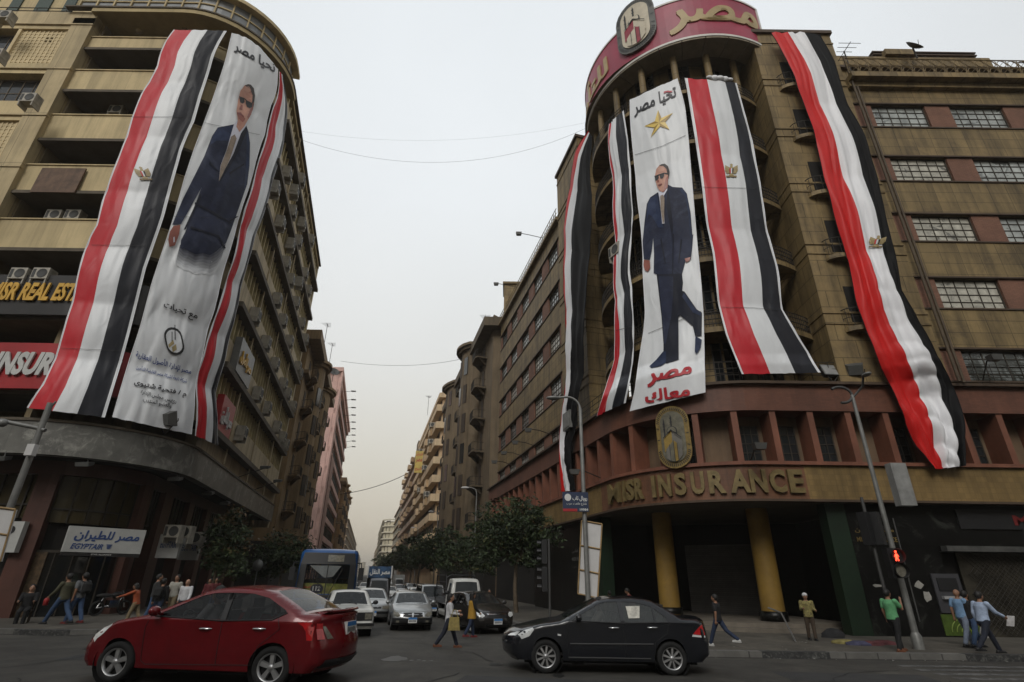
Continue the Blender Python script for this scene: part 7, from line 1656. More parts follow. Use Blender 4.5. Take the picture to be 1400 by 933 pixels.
for sd in (1,-1): m = MB(); m.tube([(5.6,1.2*sd,2.5),(5.85,1.38*sd,2.5),(5.85,1.40*sd,2.25)],0.03,6); m.box(5.76,5.9,1.40*sd-0.11,1.40*sd+0.11,1.75,2.3); m.build('wing_mirror',trim_blk,bus.t)
m = MB(); 
for k in range(9): 
    for y in (-0.85,-0.4,0.4,0.85): m.box(4-k*1.0,4.12-k*1.0,y-0.2,y+0.2,0.9,1.75); m.box(4-k*1.0,4.45-k*1.0,y-0.2,y+0.2,0.86,0.98)
m.build('seat_block',cabin,bus.t)
a, b = at_y(404.5,800,27), at_y(486.5,800,27); sB_ = (b.x-a.x)/2.54; p = at_y(445,800,27); d = Vector((cos(HEAD),sin(HEAD),0)); bus.place(p.x-d.x*5.7*sB_,27-d.y*5.7*sB_,HEAD,(sB_,sB_,0.985))

# ================================================================== street furniture, wires, wall fittings
pole_grey = mat('galvanised_pole',(0.20,0.20,0.19),rough=0.5,metal=0.4,var=0.2,vscale=2); pole_dark = mat('dark_pole',(0.07,0.07,0.068),rough=0.6,metal=0.2,var=0.2)
board_white = mat('white_board',(0.58,0.57,0.56),rough=0.6,var=0.1,vscale=0.8); wood_frame = mat('wood_batten',(0.33,0.22,0.10),rough=0.7,var=0.25,vscale=5)
red_glow = mat('red_signal',(0.6,0.02,0.01),rough=0.3,var=0,emit=((1.0,0.045,0.02),6.0))
def on_ray(px, py, Y): return at_y(px,py,Y)
# tall curved lamp post with a blue shop sign
b0 = at_z(806,866,0.15); top = at_y(802,548,b0.y)
t = thing('street_lamp','tall grey lamp post with a curved arm and blue shop board before the rounded corner','street lamp',(b0.x,b0.y,0.15))
m = MB(); pts = [(b0.x,b0.y,0.15),(b0.x,b0.y,top.z-0.4)]+[(b0.x-0.55+0.55*cos(a),b0.y,top.z-0.4+0.55*sin(a)) for a in [pi/2*k/6 for k in range(1,7)]]+[(b0.x-0.95,b0.y,top.z+0.12)]
m.tube(pts,[0.10,0.075]+[0.05]*7,10); m.lathe([(0.17,0.15),(0.17,0.6),(0.11,0.75)],(b0.x,b0.y,0),12); m.build('pole',pole_grey,t)
m = MB(); m.ball((b0.x-1.15,b0.y,top.z+0.10),0.24,0,10,(1.3,0.6,0.36)); m.build('lamp_head',pole_grey,t)
def panel_px(name, x0,y0,x1,y1, Y, th, mt, parent):
    a, b = at_y(x0,y0,Y), at_y(x1,y1,Y); m = MB(); m.box(min(a.x,b.x),max(a.x,b.x),Y-th/2,Y+th/2,min(a.z,b.z),max(a.z,b.z)); return m.build(name,mt,parent), min(a.x,b.x), max(a.x,b.x), min(a.z,b.z), max(a.z,b.z)
YB = b0.y-0.14
o, xa, xb, za, zb_ = panel_px('shop_board',769,673,805,700,YB,0.10,mat('navy_board',(0.022,0.035,0.075),rough=0.4,var=0.15),t)
m = MB(); F0 = lambda u0,u1,v0,v1: (lambda u,v,h: Vector((xa+(xb-xa)*(u0+(u1-u0)*u),YB-0.056-h*0.2,za+(zb_-za)*(v0+(v1-v0)*v))))
text_on(m,'رويال تاب',F0(0.38,0.95,0.52,0.80),0,bold=0.03,ar=True); text_on(m,'شارع طلعت حرب',F0(0.14,0.92,0.30,0.46),0,bold=0.01,ar=True); text_on(m,'19984',F0(0.65,0.97,0.04,0.16),0,bold=0.03)
m.poly([Vector((xa+(xb-xa)*(0.2+0.13*cos(k*pi/8)),YB-0.056,za+(zb_-za)*(0.72+0.19*sin(k*pi/8)))) for k in range(16)]); m.build('board_lettering',plate_w,o)
m = MB(); m.quad((xa,YB-0.055,za),(xa+(xb-xa)*0.55,YB-0.055,za),(xa+(xb-xa)*0.55,YB-0.055,za+(zb_-za)*0.14),(xa,YB-0.055,za+(zb_-za)*0.14)); m.build('board_stripe',sign_red,o)
# framed white panel strapped to the post
t = thing('framed_panel','tall white panel in a wooden frame strapped to the lamp post behind the black car','board',(b0.x,b0.y-0.2,0.15))
Yp = b0.y+0.14; q = [at_y(x,y,Yp) for x,y in ((795,712),(823,717),(817,818),(790,812))]
m = MB(); m.hexa([q[3],q[2],q[2]+Vector((0,0.05,0)),q[3]+Vector((0,0.05,0))],[q[0],q[1],q[1]+Vector((0,0.05,0)),q[0]+Vector((0,0.05,0))]); m.build('panel',board_white,t)
m = MB(); bl = lambda u,v: (q[0]*(1-u)+q[1]*u)*(1-v)+(q[3]*(1-u)+q[2]*u)*v-Vector((0,0.03,0))
for (u0,v0,u1,v1) in ((0,0,1,0),(0,1,1,1),(0,0,0,1),(1,0,1,1),(0,0.35,1,0.35),(0,0.68,1,0.68)): m.tube([bl(u0,v0),bl(u1,v1)],0.03,4)
m.build('wood_frame',wood_frame,t)
# traffic signal on a thin pole, seen from its side
def signal_head(parent, x, y, z, ang, n=3, lens=None, sc=1.0):
    c, s_ = cos(ang), sin(ang); R_ = lambda p: Vector((x+p[0]*c-p[1]*s_, y+p[0]*s_+p[1]*c, z+p[2])); m = MB(); m.box(-0.12*sc,0.12*sc,-0.15*sc,0.15*sc,-0.34*n/2*sc,0.34*n/2*sc)
    for k in range(n):
        zc = (k-(n-1)/2)*0.34*sc; V_ = [(0.12*sc+0.02+d_,0.12*sc*cos(a),zc+0.12*sc*sin(a)) for d_ in (0,0.2*sc) for a in [pi*j/6 for j in range(7)]]
        m.add(V_,[(j,j+1,j+8,j+7) for j in range(6)])
        m.lathe([(0.001,0.125*sc),(0.10*sc,0.125*sc)],(0,0,zc),12,0,'x')
    m.map(R_); return m.build('signal_head',trim_blk,parent)
p0 = at_z(752,852,0.15); tp = at_y(750,737,p0.y); t = thing('traffic_light','dark traffic signal on a thin pole beside the round street tree','traffic light',(p0.x,p0.y,0.15))
m = MB(); m.tube([(p0.x,p0.y,0.15),(p0.x,p0.y,tp.z)],0.055,8); m.build('pole',pole_dark,t)
for zc in (tp.z-0.55,tp.z-1.7): signal_head(t,p0.x-0.22,p0.y,zc,pi,3)
# right lamp post with signals, box and the lit red man
p0 = at_z(1257,888,0.15); tp = at_y(1196,548,p0.y); t = thing('street_lamp','grey lamp post carrying a metal box and signals at the right kerb','street lamp',(p0.x,p0.y,0.15))
m = MB(); m.tube([(p0.x,p0.y,0.15),(p0.x,p0.y,tp.z+0.2)],[0.10,0.06],10); m.lathe([(0.15,0.15),(0.15,0.5),(0.10,0.6)],(p0.x,p0.y,0),12); m.build('pole',pole_grey,t)
m = MB(); m.tube([(p0.x+0.4*cos(a)-0.4,p0.y,tp.z+0.2+0.3*sin(a)) for a in [pi*k/10-pi*0.55 for k in range(14)]],0.05,7); m.tube([(p0.x,p0.y,tp.z+0.1),(p0.x+0.4,p0.y-0.1,tp.z+0.5),(p0.x+0.25,p0.y-0.5,tp.z+0.75)],0.04,7); m.build('scroll_arm',pole_dark,t)
m = MB(); m.ball((p0.x+0.2,p0.y-0.75,tp.z+0.72),0.18,0,10,(0.7,1.2,0.4)); m.build('lamp_head',pole_grey,t)
a, b = at_y(1213,634,p0.y-0.28), at_y(1238,692,p0.y-0.28); m = MB(); m.box(a.x,a.x+0.52,p0.y-0.42,p0.y-0.12,b.z,a.z); m.build('metal_box',mat('grey_enamel_box',(0.27,0.27,0.26),rough=0.55,var=0.2,vscale=2,stain=0.3),t)
c = at_y(1227,722,p0.y-0.25); signal_head(t,p0.x-0.35,p0.y,c.z,0.6,3); signal_head(t,p0.x-0.62,p0.y+0.1,c.z,0.3,3)
m = MB(); m.tube([(p0.x-0.5,p0.y+0.15,0.15),(p0.x-0.5,p0.y+0.15,c.z+1.0)],0.05,8); m.tube([(p0.x+0.1,p0.y-0.2,0.9),(p0.x+0.12,p0.y-0.22,c.z+0.3)],0.02,6); m.build('signal_pole',pole_dark,t)
c = at_y(1227,770,p0.y-0.55); t2 = thing('pedestrian_signal','pedestrian signal showing a lit red man on the right lamp post','pedestrian signal',(c.x,c.y,c.z-0.4))
m = MB(); m.box(c.x-0.22,c.x+0.22,c.y,c.y+0.26,c.z-0.43,c.z+0.43)
for zc in (0.21,-0.21): m.lathe([(0.19,-0.02),(0.21,-0.05),(0.21,-0.16)],(c.x,c.y,c.z+zc),16,0,'y')
m.build('housing',trim_blk,t2)
m = MB(); z0 = c.z+0.21; X, Yq = c.x, c.y-0.03
man = [(-0.035,0.02),(-0.06,-0.03),(-0.05,-0.03),(-0.03,0.0),(-0.035,-0.06),(-0.05,-0.14),(-0.02,-0.14),(0.0,-0.07),(0.025,-0.14),(0.055,-0.13),(0.035,-0.06),(0.03,0.0),(0.06,-0.04),(0.07,-0.03),(0.045,0.04),(0.0,0.065)]
m.poly([Vector((X+x*1.15,Yq,z0+z*1.1)) for x,z in man]); m.poly([Vector((X+0.035*cos(k*pi/6)+0.01,Yq,z0+0.115+0.035*sin(k*pi/6))) for k in range(12)]); m.build('red_man',red_glow,t2)
m = MB(); m.lathe([(0.001,-0.02),(0.19,-0.02)],(c.x,c.y,c.z-0.21),16,0,'y'); m.build('unlit_lens',lamp_dim,t2)
# left lamp post close to the camera
pc = at_y(31,650,15.5); tpz = at_y(54,600,15.5).z; t = thing('street_lamp','grey lamp post with a side arm standing close before the granite canopy','street lamp',(pc.x,15.5,0.0))
m = MB(); m.tube([(pc.x,15.5,0.0),(pc.x,15.5,tpz+1.1)],[0.10,0.085],10); m.build('pole',pole_grey,t)
m = MB(); e = at_y(-6,574,15.5); m.tube([(pc.x+0.15,15.5,tpz+0.25),(pc.x-0.1,15.5,tpz+0.32),(e.x,15.5,e.z)],0.06,8); m.tube([(pc.x,15.5,tpz+0.9),(pc.x+0.14,15.5,tpz+1.15)],0.03,6); m.ball((e.x+0.35,15.4,e.z-0.12),0.13,0,10); m.build('side_arm',pole_grey,t)
c = at_y(45,617,15.4); m = MB(); m.box(c.x-0.1,c.x+0.12,15.25,15.42,c.z-0.15,c.z+0.18); m.build('junction_box',board_white,t)
t = thing('framed_panel','white panel with a yellow frame hung on the lamp post at the frame edge','board',(pc.x-0.3,15.4,1.9)); q = [at_y(x,y,15.35) for x,y in ((-12,693),(22,697),(1,768),(-30,762))]
m = MB(); m.hexa([q[3],q[2],q[2]+Vector((0,0.05,0)),q[3]+Vector((0,0.05,0))],[q[0],q[1],q[1]+Vector((0,0.05,0)),q[0]+Vector((0,0.05,0))]); m.build('panel',board_white,t)
m = MB()
for k in range(4): m.tube([q[k]-Vector((0,0.02,0)),q[(k+1)%4]-Vector((0,0.02,0))],0.03,4)
m.tube([q[0]*0.5+q[3]*0.5-Vector((0,0.02,0)),q[1]*0.5+q[2]*0.5-Vector((0,0.02,0))],0.025,4); m.build('wood_frame',wood_frame,t)
# lamp posts further up the right kerb, a road sign on the left
for px,py,Y,lab in ((655,668,50,'curved lamp post rising from the round street tree on the right kerb'),(602,700,84,'curved lamp post before the peach apartment block'),(575,722,110,'curved lamp post far up the right kerb')):
    c = at_y(px-3,py,Y); t = thing('street_lamp',lab,'street lamp',(c.x,Y,0.1)); m = MB(); m.tube([(c.x,Y,0.1),(c.x,Y,c.z-0.5),(c.x-0.1,Y,c.z-0.1),(c.x-0.5,Y,c.z+0.05),(c.x-0.8,Y,c.z+0.08)],[0.1,0.06,0.05,0.05,0.05],7); m.build('pole',pole_grey,t); m = MB(); m.ball((c.x-1.1,Y,c.z+0.05),0.3,0,8,(1.4,0.6,0.35)); m.build('lamp_head',board_white,t)
c = at_y(353,773,36); t = thing('road_sign','round road sign seen from behind under the olive-green tree','road sign',(c.x,36,0.15)); m = MB(); m.tube([(c.x,36,0.15),(c.x,36,c.z+0.35)],0.035,6); m.build('pole',pole_grey,t); m = MB(); m.lathe([(0.001,-0.02),(0.33,-0.02),(0.33,0.02),(0.001,0.02)],(c.x,35.95,c.z),18,0,'y'); m.build('disc',pole_grey,t)
# floodlights round the insurance building
for x,y,lab in ((1138,512,'floodlight on the terrace ledge just right of the broad flag banner'),(1171,518,'second floodlight on the terrace ledge, beside the long satin flag')):
    s = s_of_px(x,y,9.95); p = PF.P(s if s else sX(15),0.0,9.9) if x < 1100 else PF.P(sX(at_y(x,y,21.5).x),0.05,9.9); floodlight(p,(0.1,-1) if x < 1150 else (0.3,1),lab,'floodlights lighting the facades',1.1)
def arm_light(P, s, d0, z0, reach, lab, drop=0.25, kind=0):
    t = thing('arm_floodlight',lab,'floodlight',tuple(P(s,d0,z0)),'floodlights on arms from the insurance building'); m = MB(); e = P(s,d0+reach,z0+drop); m.tube([P(s,d0,z0),P(s,d0+reach*0.6,z0+drop*0.9),e],0.028,6); m.build('arm',iron,t)
    m = MB(); w = 0.25; f = [Vector((a,b,0)) for a,b in ((-w,-w*0.7),(w,-w*0.7),(w,w*0.7),(-w,w*0.7))]; m.hexa([e+q*0.75+Vector((0,0,-0.22)) for q in f],[e+q+Vector((0,0,0.02)) for q in f]); m.build('lamp_housing',lampm,t); m = MB(); m.quad(*[e+q*0.9+Vector((0,0,0.024)) for q in f]); m.build('lens',lensm,t)
arm_light(PF.P,sX(9.9),0.05,6.5,1.3,'floodlight on an arm before the fins right of the gold shield',0.35)
arm_light(PF.P,sY(27.0),0.05,6.6,1.4,'floodlight on an arm left of the lettering, behind the curved lamp post',0.3)
for k,Y in enumerate((36,39.5,43,46.5)): arm_light(PF.P,sY(Y),WS+0.1,11.0-0.05*k,2.0,f'floodlight on a long arm from the street wing below its windows, {ORD[k]} from the corner',0.35)
for k,x in enumerate((20.6,23.6)): arm_light(PF.P,sX(x),0.05,9.95,1.0,['floodlight on a bent terrace arm below the flat facade windows, near the long flag','floodlight on a bent terrace arm below the flat facade windows, farther right'][k],0.9)
for k,Y in enumerate((37.5,46)): arm_light(PF.P,sY(Y),WS+0.3,28.7,2.2,f'small lamp on an arm off the street wing roof, {ORD[k]} from the corner',0.1)
# ledge bracket lamp shaped like a scroll is on the post; pipes and boxes on the wing corner
c = at_y(790,575,30.5); t = thing('junction_box','grey box at the foot of the mostly black flag on the street wing','box',(c.x,c.y,c.z-0.4)); s = PF.find_s((c.x,c.y)); m = MB(); PF.band(m,s-0.6,s+0.6,0.0,0.5,9.95,11.0); m.build('case',mat('grey_metal_case',(0.16,0.16,0.15),rough=0.6,var=0.2),t); m = MB(); PF.band(m,s-0.5,s+0.5,0.5,0.53,10.05,10.9); m.build('door',mat('grey_metal_door',(0.19,0.19,0.18),rough=0.6,var=0.2),t)
for x,y,lab in ((840,400,'air conditioner on the rounded bay between the crumpled flag and the walking man'),(868,358,'air conditioner high on the rounded bay left of the walking man'),(835,405,'air conditioner on the rounded bay left of the crumpled flag')):
    d = cast(x,y,cyl_sdf(BC,lambda z: 4.6)); 
    if d is not None: n = Vector((d.x-BC.x,d.y-BC.y,0)).normalized(); put_ac(d+n*0.9,atan2(n.y,n.x)-pi/2,lab,'air conditioners on the rounded bay',1.1)
# ground floor fittings on the right
gold_dim = mat('dull_brass_letter',(0.20,0.14,0.05),rough=0.4,metal=0.3,var=0.2); red_dim = mat('dull_red_letter',(0.16,0.012,0.012),rough=0.5,var=0.2)
t = thing('wall_lettering','small brass lettering on the black marble beside the right green pier','sign lettering',tuple(PF.P(sX(14.3),GD,3.6))); m = MB()
fw = lambda x0,x1,z0,z1,d=GD+0.012: (lambda u,v,h: PF.P(sX(x0)+(x1-x0)*u,d+h*0.3,z0+(z1-z0)*v))
text_on(m,'مصر للتأمين',fw(13.75,15.3,3.75,4.0),0,bold=0.02,ar=True); text_on(m,'MISR INSURANCE',fw(13.75,15.35,3.42,3.6),0,bold=0.02); m.build('lettering',gold_dim,t)
t = thing('wall_lettering','faint pale lettering on the black marble left of the left green pier','sign lettering',tuple(PF.P(sY(31),GD,3.0))); m = MB(); sa = sY(32.6)
for k,(tx,w_) in enumerate((('بنك مصر للتأمين',2.4),('MISR INSURANCE',2.4),('فرع طلعت حرب',1.9))): text_on(m,tx,lambda u,v,h: PF.P(sa+w_*u,GD+0.012+h*0.3,3.25-0.42*k+0.22*v),0,bold=0.015,ar=k != 1)
m.build('lettering',mat('faint_letter',(0.14,0.14,0.13),rough=0.5,var=0.2),t)
t = thing('shop_sign','dark fascia with dull red lettering above the grilled shop on the flat facade','sign',tuple(PF.P(sX(20),GD,4.0))); m = MB(); PF.band(m,sX(18.0),sX(31),GD-0.05,GD+0.05,3.95,4.7); m.build('panel',trim_blk,t); m = MB(); text_on(m,'MISR TRAVEL',fw(20.2,25.5,4.1,4.5,GD+0.06),0,bold=0.03); m.build('lettering',red_dim,t)
t = thing('shopfront','grilled shopfront with a metal canopy strip right of the cash machine','shopfront',tuple(PF.P(sX(19),GD,0.15)))
m = MB(); PF.band(m,sX(17.7),sX(21.8),GD-0.35,GD-0.28,0.15,3.1); m.build('door',mat('dim_shop_front',(0.045,0.04,0.03),rough=0.3,var=0.5,vscale=1.3),t)
m = MB(); a0, a1 = 17.8, 21.7
for k in range(34):
    x = a0-3+k*0.2
    for sg in (1,-1):
        x0_, x1_ = (x,x+2.9) if sg > 0 else (x+2.9,x); z0_, z1_ = 0.2, 3.0
        pts = [(x0_+(x1_-x0_)*f,z0_+(z1_-z0_)*f) for f in (0,0.25,0.5,0.75,1)]; pts = [(xx,zz_) for xx,zz_ in pts if a0 <= xx <= a1]
        if len(pts) > 1: m.tube([PF.P(sX(xx),GD-0.22,zz_) for xx,zz_ in pts],0.012,4)
m.build('grille',iron,t); m = MB(); PF.band(m,sX(17.0),sX(22.2),GD-0.1,GD+0.30,3.1,3.3); m.build('canopy_strip',mat('worn_metal_strip',(0.10,0.10,0.095),rough=0.5,metal=0.4,var=0.3),t)
t = thing('cash_machine','cash machine with a pale screen in the black marble behind the right lamp post','cash machine',tuple(PF.P(sX(16.9),GD,0.9))); m = MB(); PF.band(m,sX(16.25),sX(17.3),GD-0.1,GD+0.06,0.95,2.3); m.build('surround',mat('cash_machine_grey',(0.05,0.05,0.055),rough=0.4,var=0.15),t)
m = MB(); PF.band(m,sX(16.4),sX(17.15),GD+0.0,GD+0.09,1.7,2.15); m.build('screen',trim_blk,t); m = MB(); PF.band(m,sX(16.42),sX(17.12),GD+0.0,GD+0.2,1.42,1.52); m.build('keypad',mat('keypad_silver',(0.34,0.34,0.34),rough=0.4,var=0.15),t)
t = thing('poster','bright green swirled poster under the cash machine','poster',tuple(PF.P(sX(17),GD,0.2))); m = MB(); PF.band(m,sX(16.2),sX(17.6),GD,GD+0.03,0.2,0.9); m.build('sheet',mat('green_poster',(0.055,0.09,0.012),rough=0.5,var=0.3,vscale=3),t)
m = MB()
for r in (0.15,0.3,0.45): m.tube([PF.P(sX(17.0)+r*1.2*cos(a),GD+0.035,0.32+r*sin(a)) for a in [pi*k/10 for k in range(11)]],0.022,4)
m.build('swirl',mat('lime_swirl',(0.16,0.22,0.035),rough=0.5,var=0.2),t)
paper = mat('torn_paper',(0.30,0.29,0.26),rough=0.8,var=0.25,vscale=3)
def scrap(x,z,w,h,lab,seed,P=None):
    rng = random.Random(seed); m = MB(); n = 9; m.poly([PF.P(sX(x)+w*cos(2*pi*k/n)*rng.uniform(0.6,1.1),GD+0.02+0.004*(seed%3),z+h*sin(2*pi*k/n)*rng.uniform(0.6,1.1)) for k in range(n)]); tag(m.build('torn_poster',paper),lab,'torn poster','torn paper on the black marble')
for x,z,w,h,lab in ((22.9,3.6,0.45,0.7,'large torn paper patch high on the marble pier right of the shop'),(23.8,3.3,0.2,0.35,'smaller torn paper strip high on the marble pier right of the shop'),(23.1,1.35,0.5,0.18,'low torn paper on the marble pier beside the walking men'),(15.7,1.9,0.22,0.16,'white paper scrap on the marble above the cash machine side'),(14.1,1.85,0.2,0.07,'thin paper scrap on the marble beside the green pier'),(15.9,1.5,0.2,0.25,'paper scrap on the marble behind the signal pole')): scrap(x,z,w,h,lab,int(x*10))
# garments and bags on the pavement, steel rail by the column
for k,(x,y,c_,lab) in enumerate(((1155,880,(0.20,0.17,0.06),'folded yellow garment at the end of the pavement display'),(1175,882,(0.05,0.05,0.09),'dark navy garment on the pavement display'),(1192,882,(0.10,0.03,0.033),'red garment in the middle of the pavement display'),(1208,881,(0.36,0.37,0.42),'pale garment on the pavement display by the marble'),(1140,872,(0.015,0.015,0.016),'black sack against the right green pier'))):
    c = at_z(x,y,0.15); m = MB(); rng = random.Random(k); n = 12; hh = 0.12 if k < 4 else 0.3; R0 = 0.34; vs_ = []
    for j in range(5):
        for i in range(n): a = 2*pi*i/n; r = R0*cos(j/4*pi/2*0.95)*rng.uniform(0.8,1.15); vs_.append((c.x+r*cos(a)*1.2,c.y+r*sin(a)*0.8,0.152+hh*sin(j/4*pi/2)))
    m.add(vs_,[(j*n+i,j*n+(i+1)%n,(j+1)*n+(i+1)%n,(j+1)*n+i) for j in range(4) for i in range(n)]+[tuple(range(4*n,5*n))],0,True); tag(m.build('garment' if k < 4 else 'sack',mat(f'garment_cloth_{lab.split()[1]}',c_,rough=0.9,var=0.3,vscale=5)),lab,'garment' if k < 4 else 'sack','goods laid out on the pavement')
t = thing('hand_rail','thin steel rail slanting from the right yellow column to the step','hand rail',(11.4,23.2,0.15)); a, b = at_y(1068,838,22.6), at_z(1088,878,0.15); m = MB(); m.tube([b,a,a+Vector((-0.25,0.5,0.15))],0.03,6); m.build('bar',alloy,t)
# overhead wires and antennas
wire_m = mat('wire_black',(0.03,0.03,0.03),rough=0.7,var=0)
def wire(lab, pts, Ys, r=0.018):
    P3 = [at_y(x,y,Y) for (x,y),Y in zip(pts,Ys)]; n = 24; C = []
    for i in range(n+1):
        t = i/n; a, b_, c = P3; C.append(a*(1-t)*(1-2*t)+b_*4*t*(1-t)+c*t*(2*t-1))
    m = MB(); m.tube(C,r,4); tag(m.build('overhead_wire',wire_m),lab,'wire','wires strung across the street')
wire('upper wire sagging across the street between the banners',[(402,188),(610,222),(800,176)],(31,32,33),0.011); wire('fainter wire above the sagging one across the street',[(402,178),(600,192),(800,168)],(34,34,34),0.006)
wire('faint wire crossing the street level with the pink tower top',[(466,494),(550,500),(640,489)],(88,76,64),0.025); wire('cable drooping from the ornate ochre building across the far street',[(470,675),(515,665),(562,645)],(130,122,114),0.07)
def antenna(px,py,Y,h,lab):
    c = at_y(px,py,Y); t = thing('roof_antenna',lab,'antenna',(c.x,Y,c.z)); m = MB(); m.tube([(c.x,Y,c.z-1.2),(c.x,Y,c.z+h)],0.04,5); m.build('mast',iron,t); m = MB()
    for k in range(5): m.tube([(c.x-0.7+0.1*k,Y+0.3*k-0.6,c.z+h*0.92),(c.x+0.7-0.1*k,Y+0.3*k-0.6,c.z+h*0.92)],0.02,4)
    m.tube([(c.x,Y-0.7,c.z+h*0.92),(c.x,Y+0.7,c.z+h*0.92)],0.025,4); m.build('aerial_rods',iron,t)
antenna(444,466,66,2.6,'tallest aerial on the roof of the ochre-brown block'); antenna(452,486,76,2.0,'lower aerial on the ochre-brown roof beside the pink tower'); antenna(663,452,60,2.0,'aerial on the old dark brown block roof'); antenna(585,560,106,3.0,'aerial on the peach block roof'); antenna(1158,82,23,0.8,'small aerial by the roof edge beside the long satin flag')
def dish(px,py,Y,r,az,lab):
    c = at_y(px,py,Y); t = thing('satellite_dish',lab,'satellite dish',(c.x,Y,c.z-r*1.6)); n = 14; d = Vector((cos(az)*0.8,sin(az)*0.8,0.55)).normalized(); a = d.cross(Vector((0,0,1))).normalized(); b = d.cross(a); m = MB()
    rings = [[c+(a*cos(2*pi*k/n)+b*sin(2*pi*k/n))*r*f+d*(0.35*r*f*f) for k in range(n)] for f in (0.05,0.4,0.75,1.0)]
    m.add([p for q in rings for p in q],[(i*n+k,i*n+(k+1)%n,(i+1)*n+(k+1)%n,(i+1)*n+k) for i in range(3) for k in range(n)],0,True); m.build('reflector',pole_dark,t); m = MB(); m.tube([c,c-Vector((0,0,r*1.7))],0.05,6); m.tube([c+b*r*0.9,c+d*r*0.9],0.02,4); m.build('stand',iron,t)
dish(1248,66,23.2,0.55,-1.2,'dark satellite dish on the roof house of the insurance building'); dish(425,462,58,0.8,-0.5,'satellite dish on the far roof corner of the tan block'); dish(456,510,80,0.9,-1.0,'satellite dish low on the ochre-brown roof')
# parked motorcycle in the shade of the airline shop
c = at_z(135,843,0.15); t = thing('motorcycle','dark motorcycle parked by the airline shop window','motorcycle',(0,0,0)); m = MB()
for x in (-0.62,0.62): m.lathe([(0.30,-0.05),(0.31,0),(0.30,0.05),(0.24,0.05),(0.24,-0.05),(0.30,-0.05)],(x,0,0.31),20,0,'y')
m.build('tyre',tyre_m,t); m = MB(); m.tube([(0.62,0,0.31),(0.42,0,0.85),(0.36,0,1.0)],0.035,6); m.tube([(-0.62,0,0.31),(-0.1,0,0.4),(0.3,0,0.5),(0.42,0,0.85)],0.04,6); m.tube([(-0.62,0,0.31),(-0.45,0,0.75),(0.4,0,0.8)],0.035,6); m.tube([(0.36,-0.32,1.02),(0.40,0,1.0),(0.36,0.32,1.02)],0.018,6); m.box(-0.2,0.25,-0.14,0.14,0.32,0.62); m.build('frame',chrome,t)
m = MB(); m.ball((0.15,0,0.82),0.22,0,10,(1.3,0.7,0.7)); m.build('fuel_tank',trim_blk,t); m = MB(); m.ball((-0.4,0,0.82),0.25,0,10,(1.6,0.6,0.35)); m.build('seat',cabin,t); t.location = (c.x,c.y+0.6,0.15); t.rotation_euler = (0,0,1.2)

# unseen blocks added behind the camera to cut light at street level
op = wallm('shading_block_render',(0.24,0.19,0.12),0.3)
for k,(x0,x1,y0,h,lab) in enumerate(((-95,-14,-24,29,'unseen shading block added across the junction, facing the tan block'),(9,95,-23,29,'unseen shading block added across the junction, facing the insurance building'))):
    t = thing('shading_block',lab,'building',(x0,y0,0),'unseen shading blocks added across the junction'); m = MB(); m.box(x0,x1,y0-14,y0,0,h); m.build('wall',op,t); m = MB(); m.box(x0-0.3,x1+0.3,y0-14,y0+0.6,h,h+0.5); m.build('cornice',op,t)
    for r in range(6):
        m = MB(); z = 1+r*3.9
        for i in range(int((x1-x0)/4)): m.box(x0+1+i*4,x0+3.2+i*4,y0-0.05,y0+0.02,z,z+2.2)
        o = m.build('window_row',win_dark,t); o['kind'] = 'stuff'
        m = MB(); m.box(x0,x1,y0,y0+0.3,z+2.7,z+2.95); m.build('string_course',op,t)

# ================================================================== people
def cloth(name,c): return mat('cloth_'+name,c,rough=0.85,var=0.18,vscale=7,bump=0.25,bscale=22)
skin1 = mat('skin_brown',(0.24,0.125,0.075),rough=0.5,var=0.08,vscale=6); skin2 = mat('skin_tan',(0.36,0.20,0.13),rough=0.5,var=0.08,vscale=6); hair_b = mat('black_hair',(0.010,0.009,0.008),rough=0.6,var=0.2); eye_m = mat('eye_dark',(0.02,0.015,0.012),rough=0.3,var=0); lip_m = mat('lip_tone',(0.20,0.07,0.055),rough=0.5,var=0)
def remeshed(mb, voxel, smooth=4):
    """fuse the overlapping volumes into one continuous skin"""
    me = bpy.data.meshes.new('volume'); me.from_pydata([tuple(v) for v in mb.v],[],mb.f); o = bpy.data.objects.new('volume',me); col.objects.link(o)
    md = o.modifiers.new('fuse','REMESH'); md.mode = 'VOXEL'; md.voxel_size = voxel; md.use_smooth_shade = True
    sm = o.modifiers.new('relax','SMOOTH'); sm.iterations = smooth; sm.factor = 0.5
    ev = o.evaluated_get(bpy.context.evaluated_depsgraph_get()); r = bpy.data.meshes.new_from_object(ev)
    vs = [v.co.copy() for v in r.vertices]; fs = [tuple(p.vertices) for p in r.polygons]
    bpy.data.objects.remove(o); bpy.data.meshes.remove(me); bpy.data.meshes.remove(r); return vs, fs
def limb(m, pts, rs, n=10):
    """capped tapered tube through joints, with rounded ends"""
    P = [Vector(p) for p in pts]; Q = [P[0]]; R = [rs[0]]
    for i in range(len(P)-1):
        for k in range(1,5): f = k/4; Q.append(P[i].lerp(P[i+1],f)); R.append(rs[i]+(rs[i+1]-rs[i])*f)
    m.tube(Q,R,n)
    for i,p in enumerate(P): m.ball(p,rs[i]*0.99,0,10)
def loft(m, secs, n=16):
    """secs = [(centre, rx (front-back), ry (side), yaw)]"""
    rings = []
    for c,rx,ry,yaw in secs:
        c = Vector(c); rings.append([c+Vector((rx*cos(a)*cos(yaw)-ry*sin(a)*sin(yaw),rx*cos(a)*sin(yaw)+ry*sin(a)*cos(yaw),0)) for a in [2*pi*k/n for k in range(n)]])
    m.add([p for r in rings for p in r],[(i*n+k,i*n+(k+1)%n,(i+1)*n+(k+1)%n,(i+1)*n+k) for i in range(len(rings)-1) for k in range(n)]+[tuple(reversed(range(n))),tuple(range((len(rings)-1)*n,len(rings)*n))])
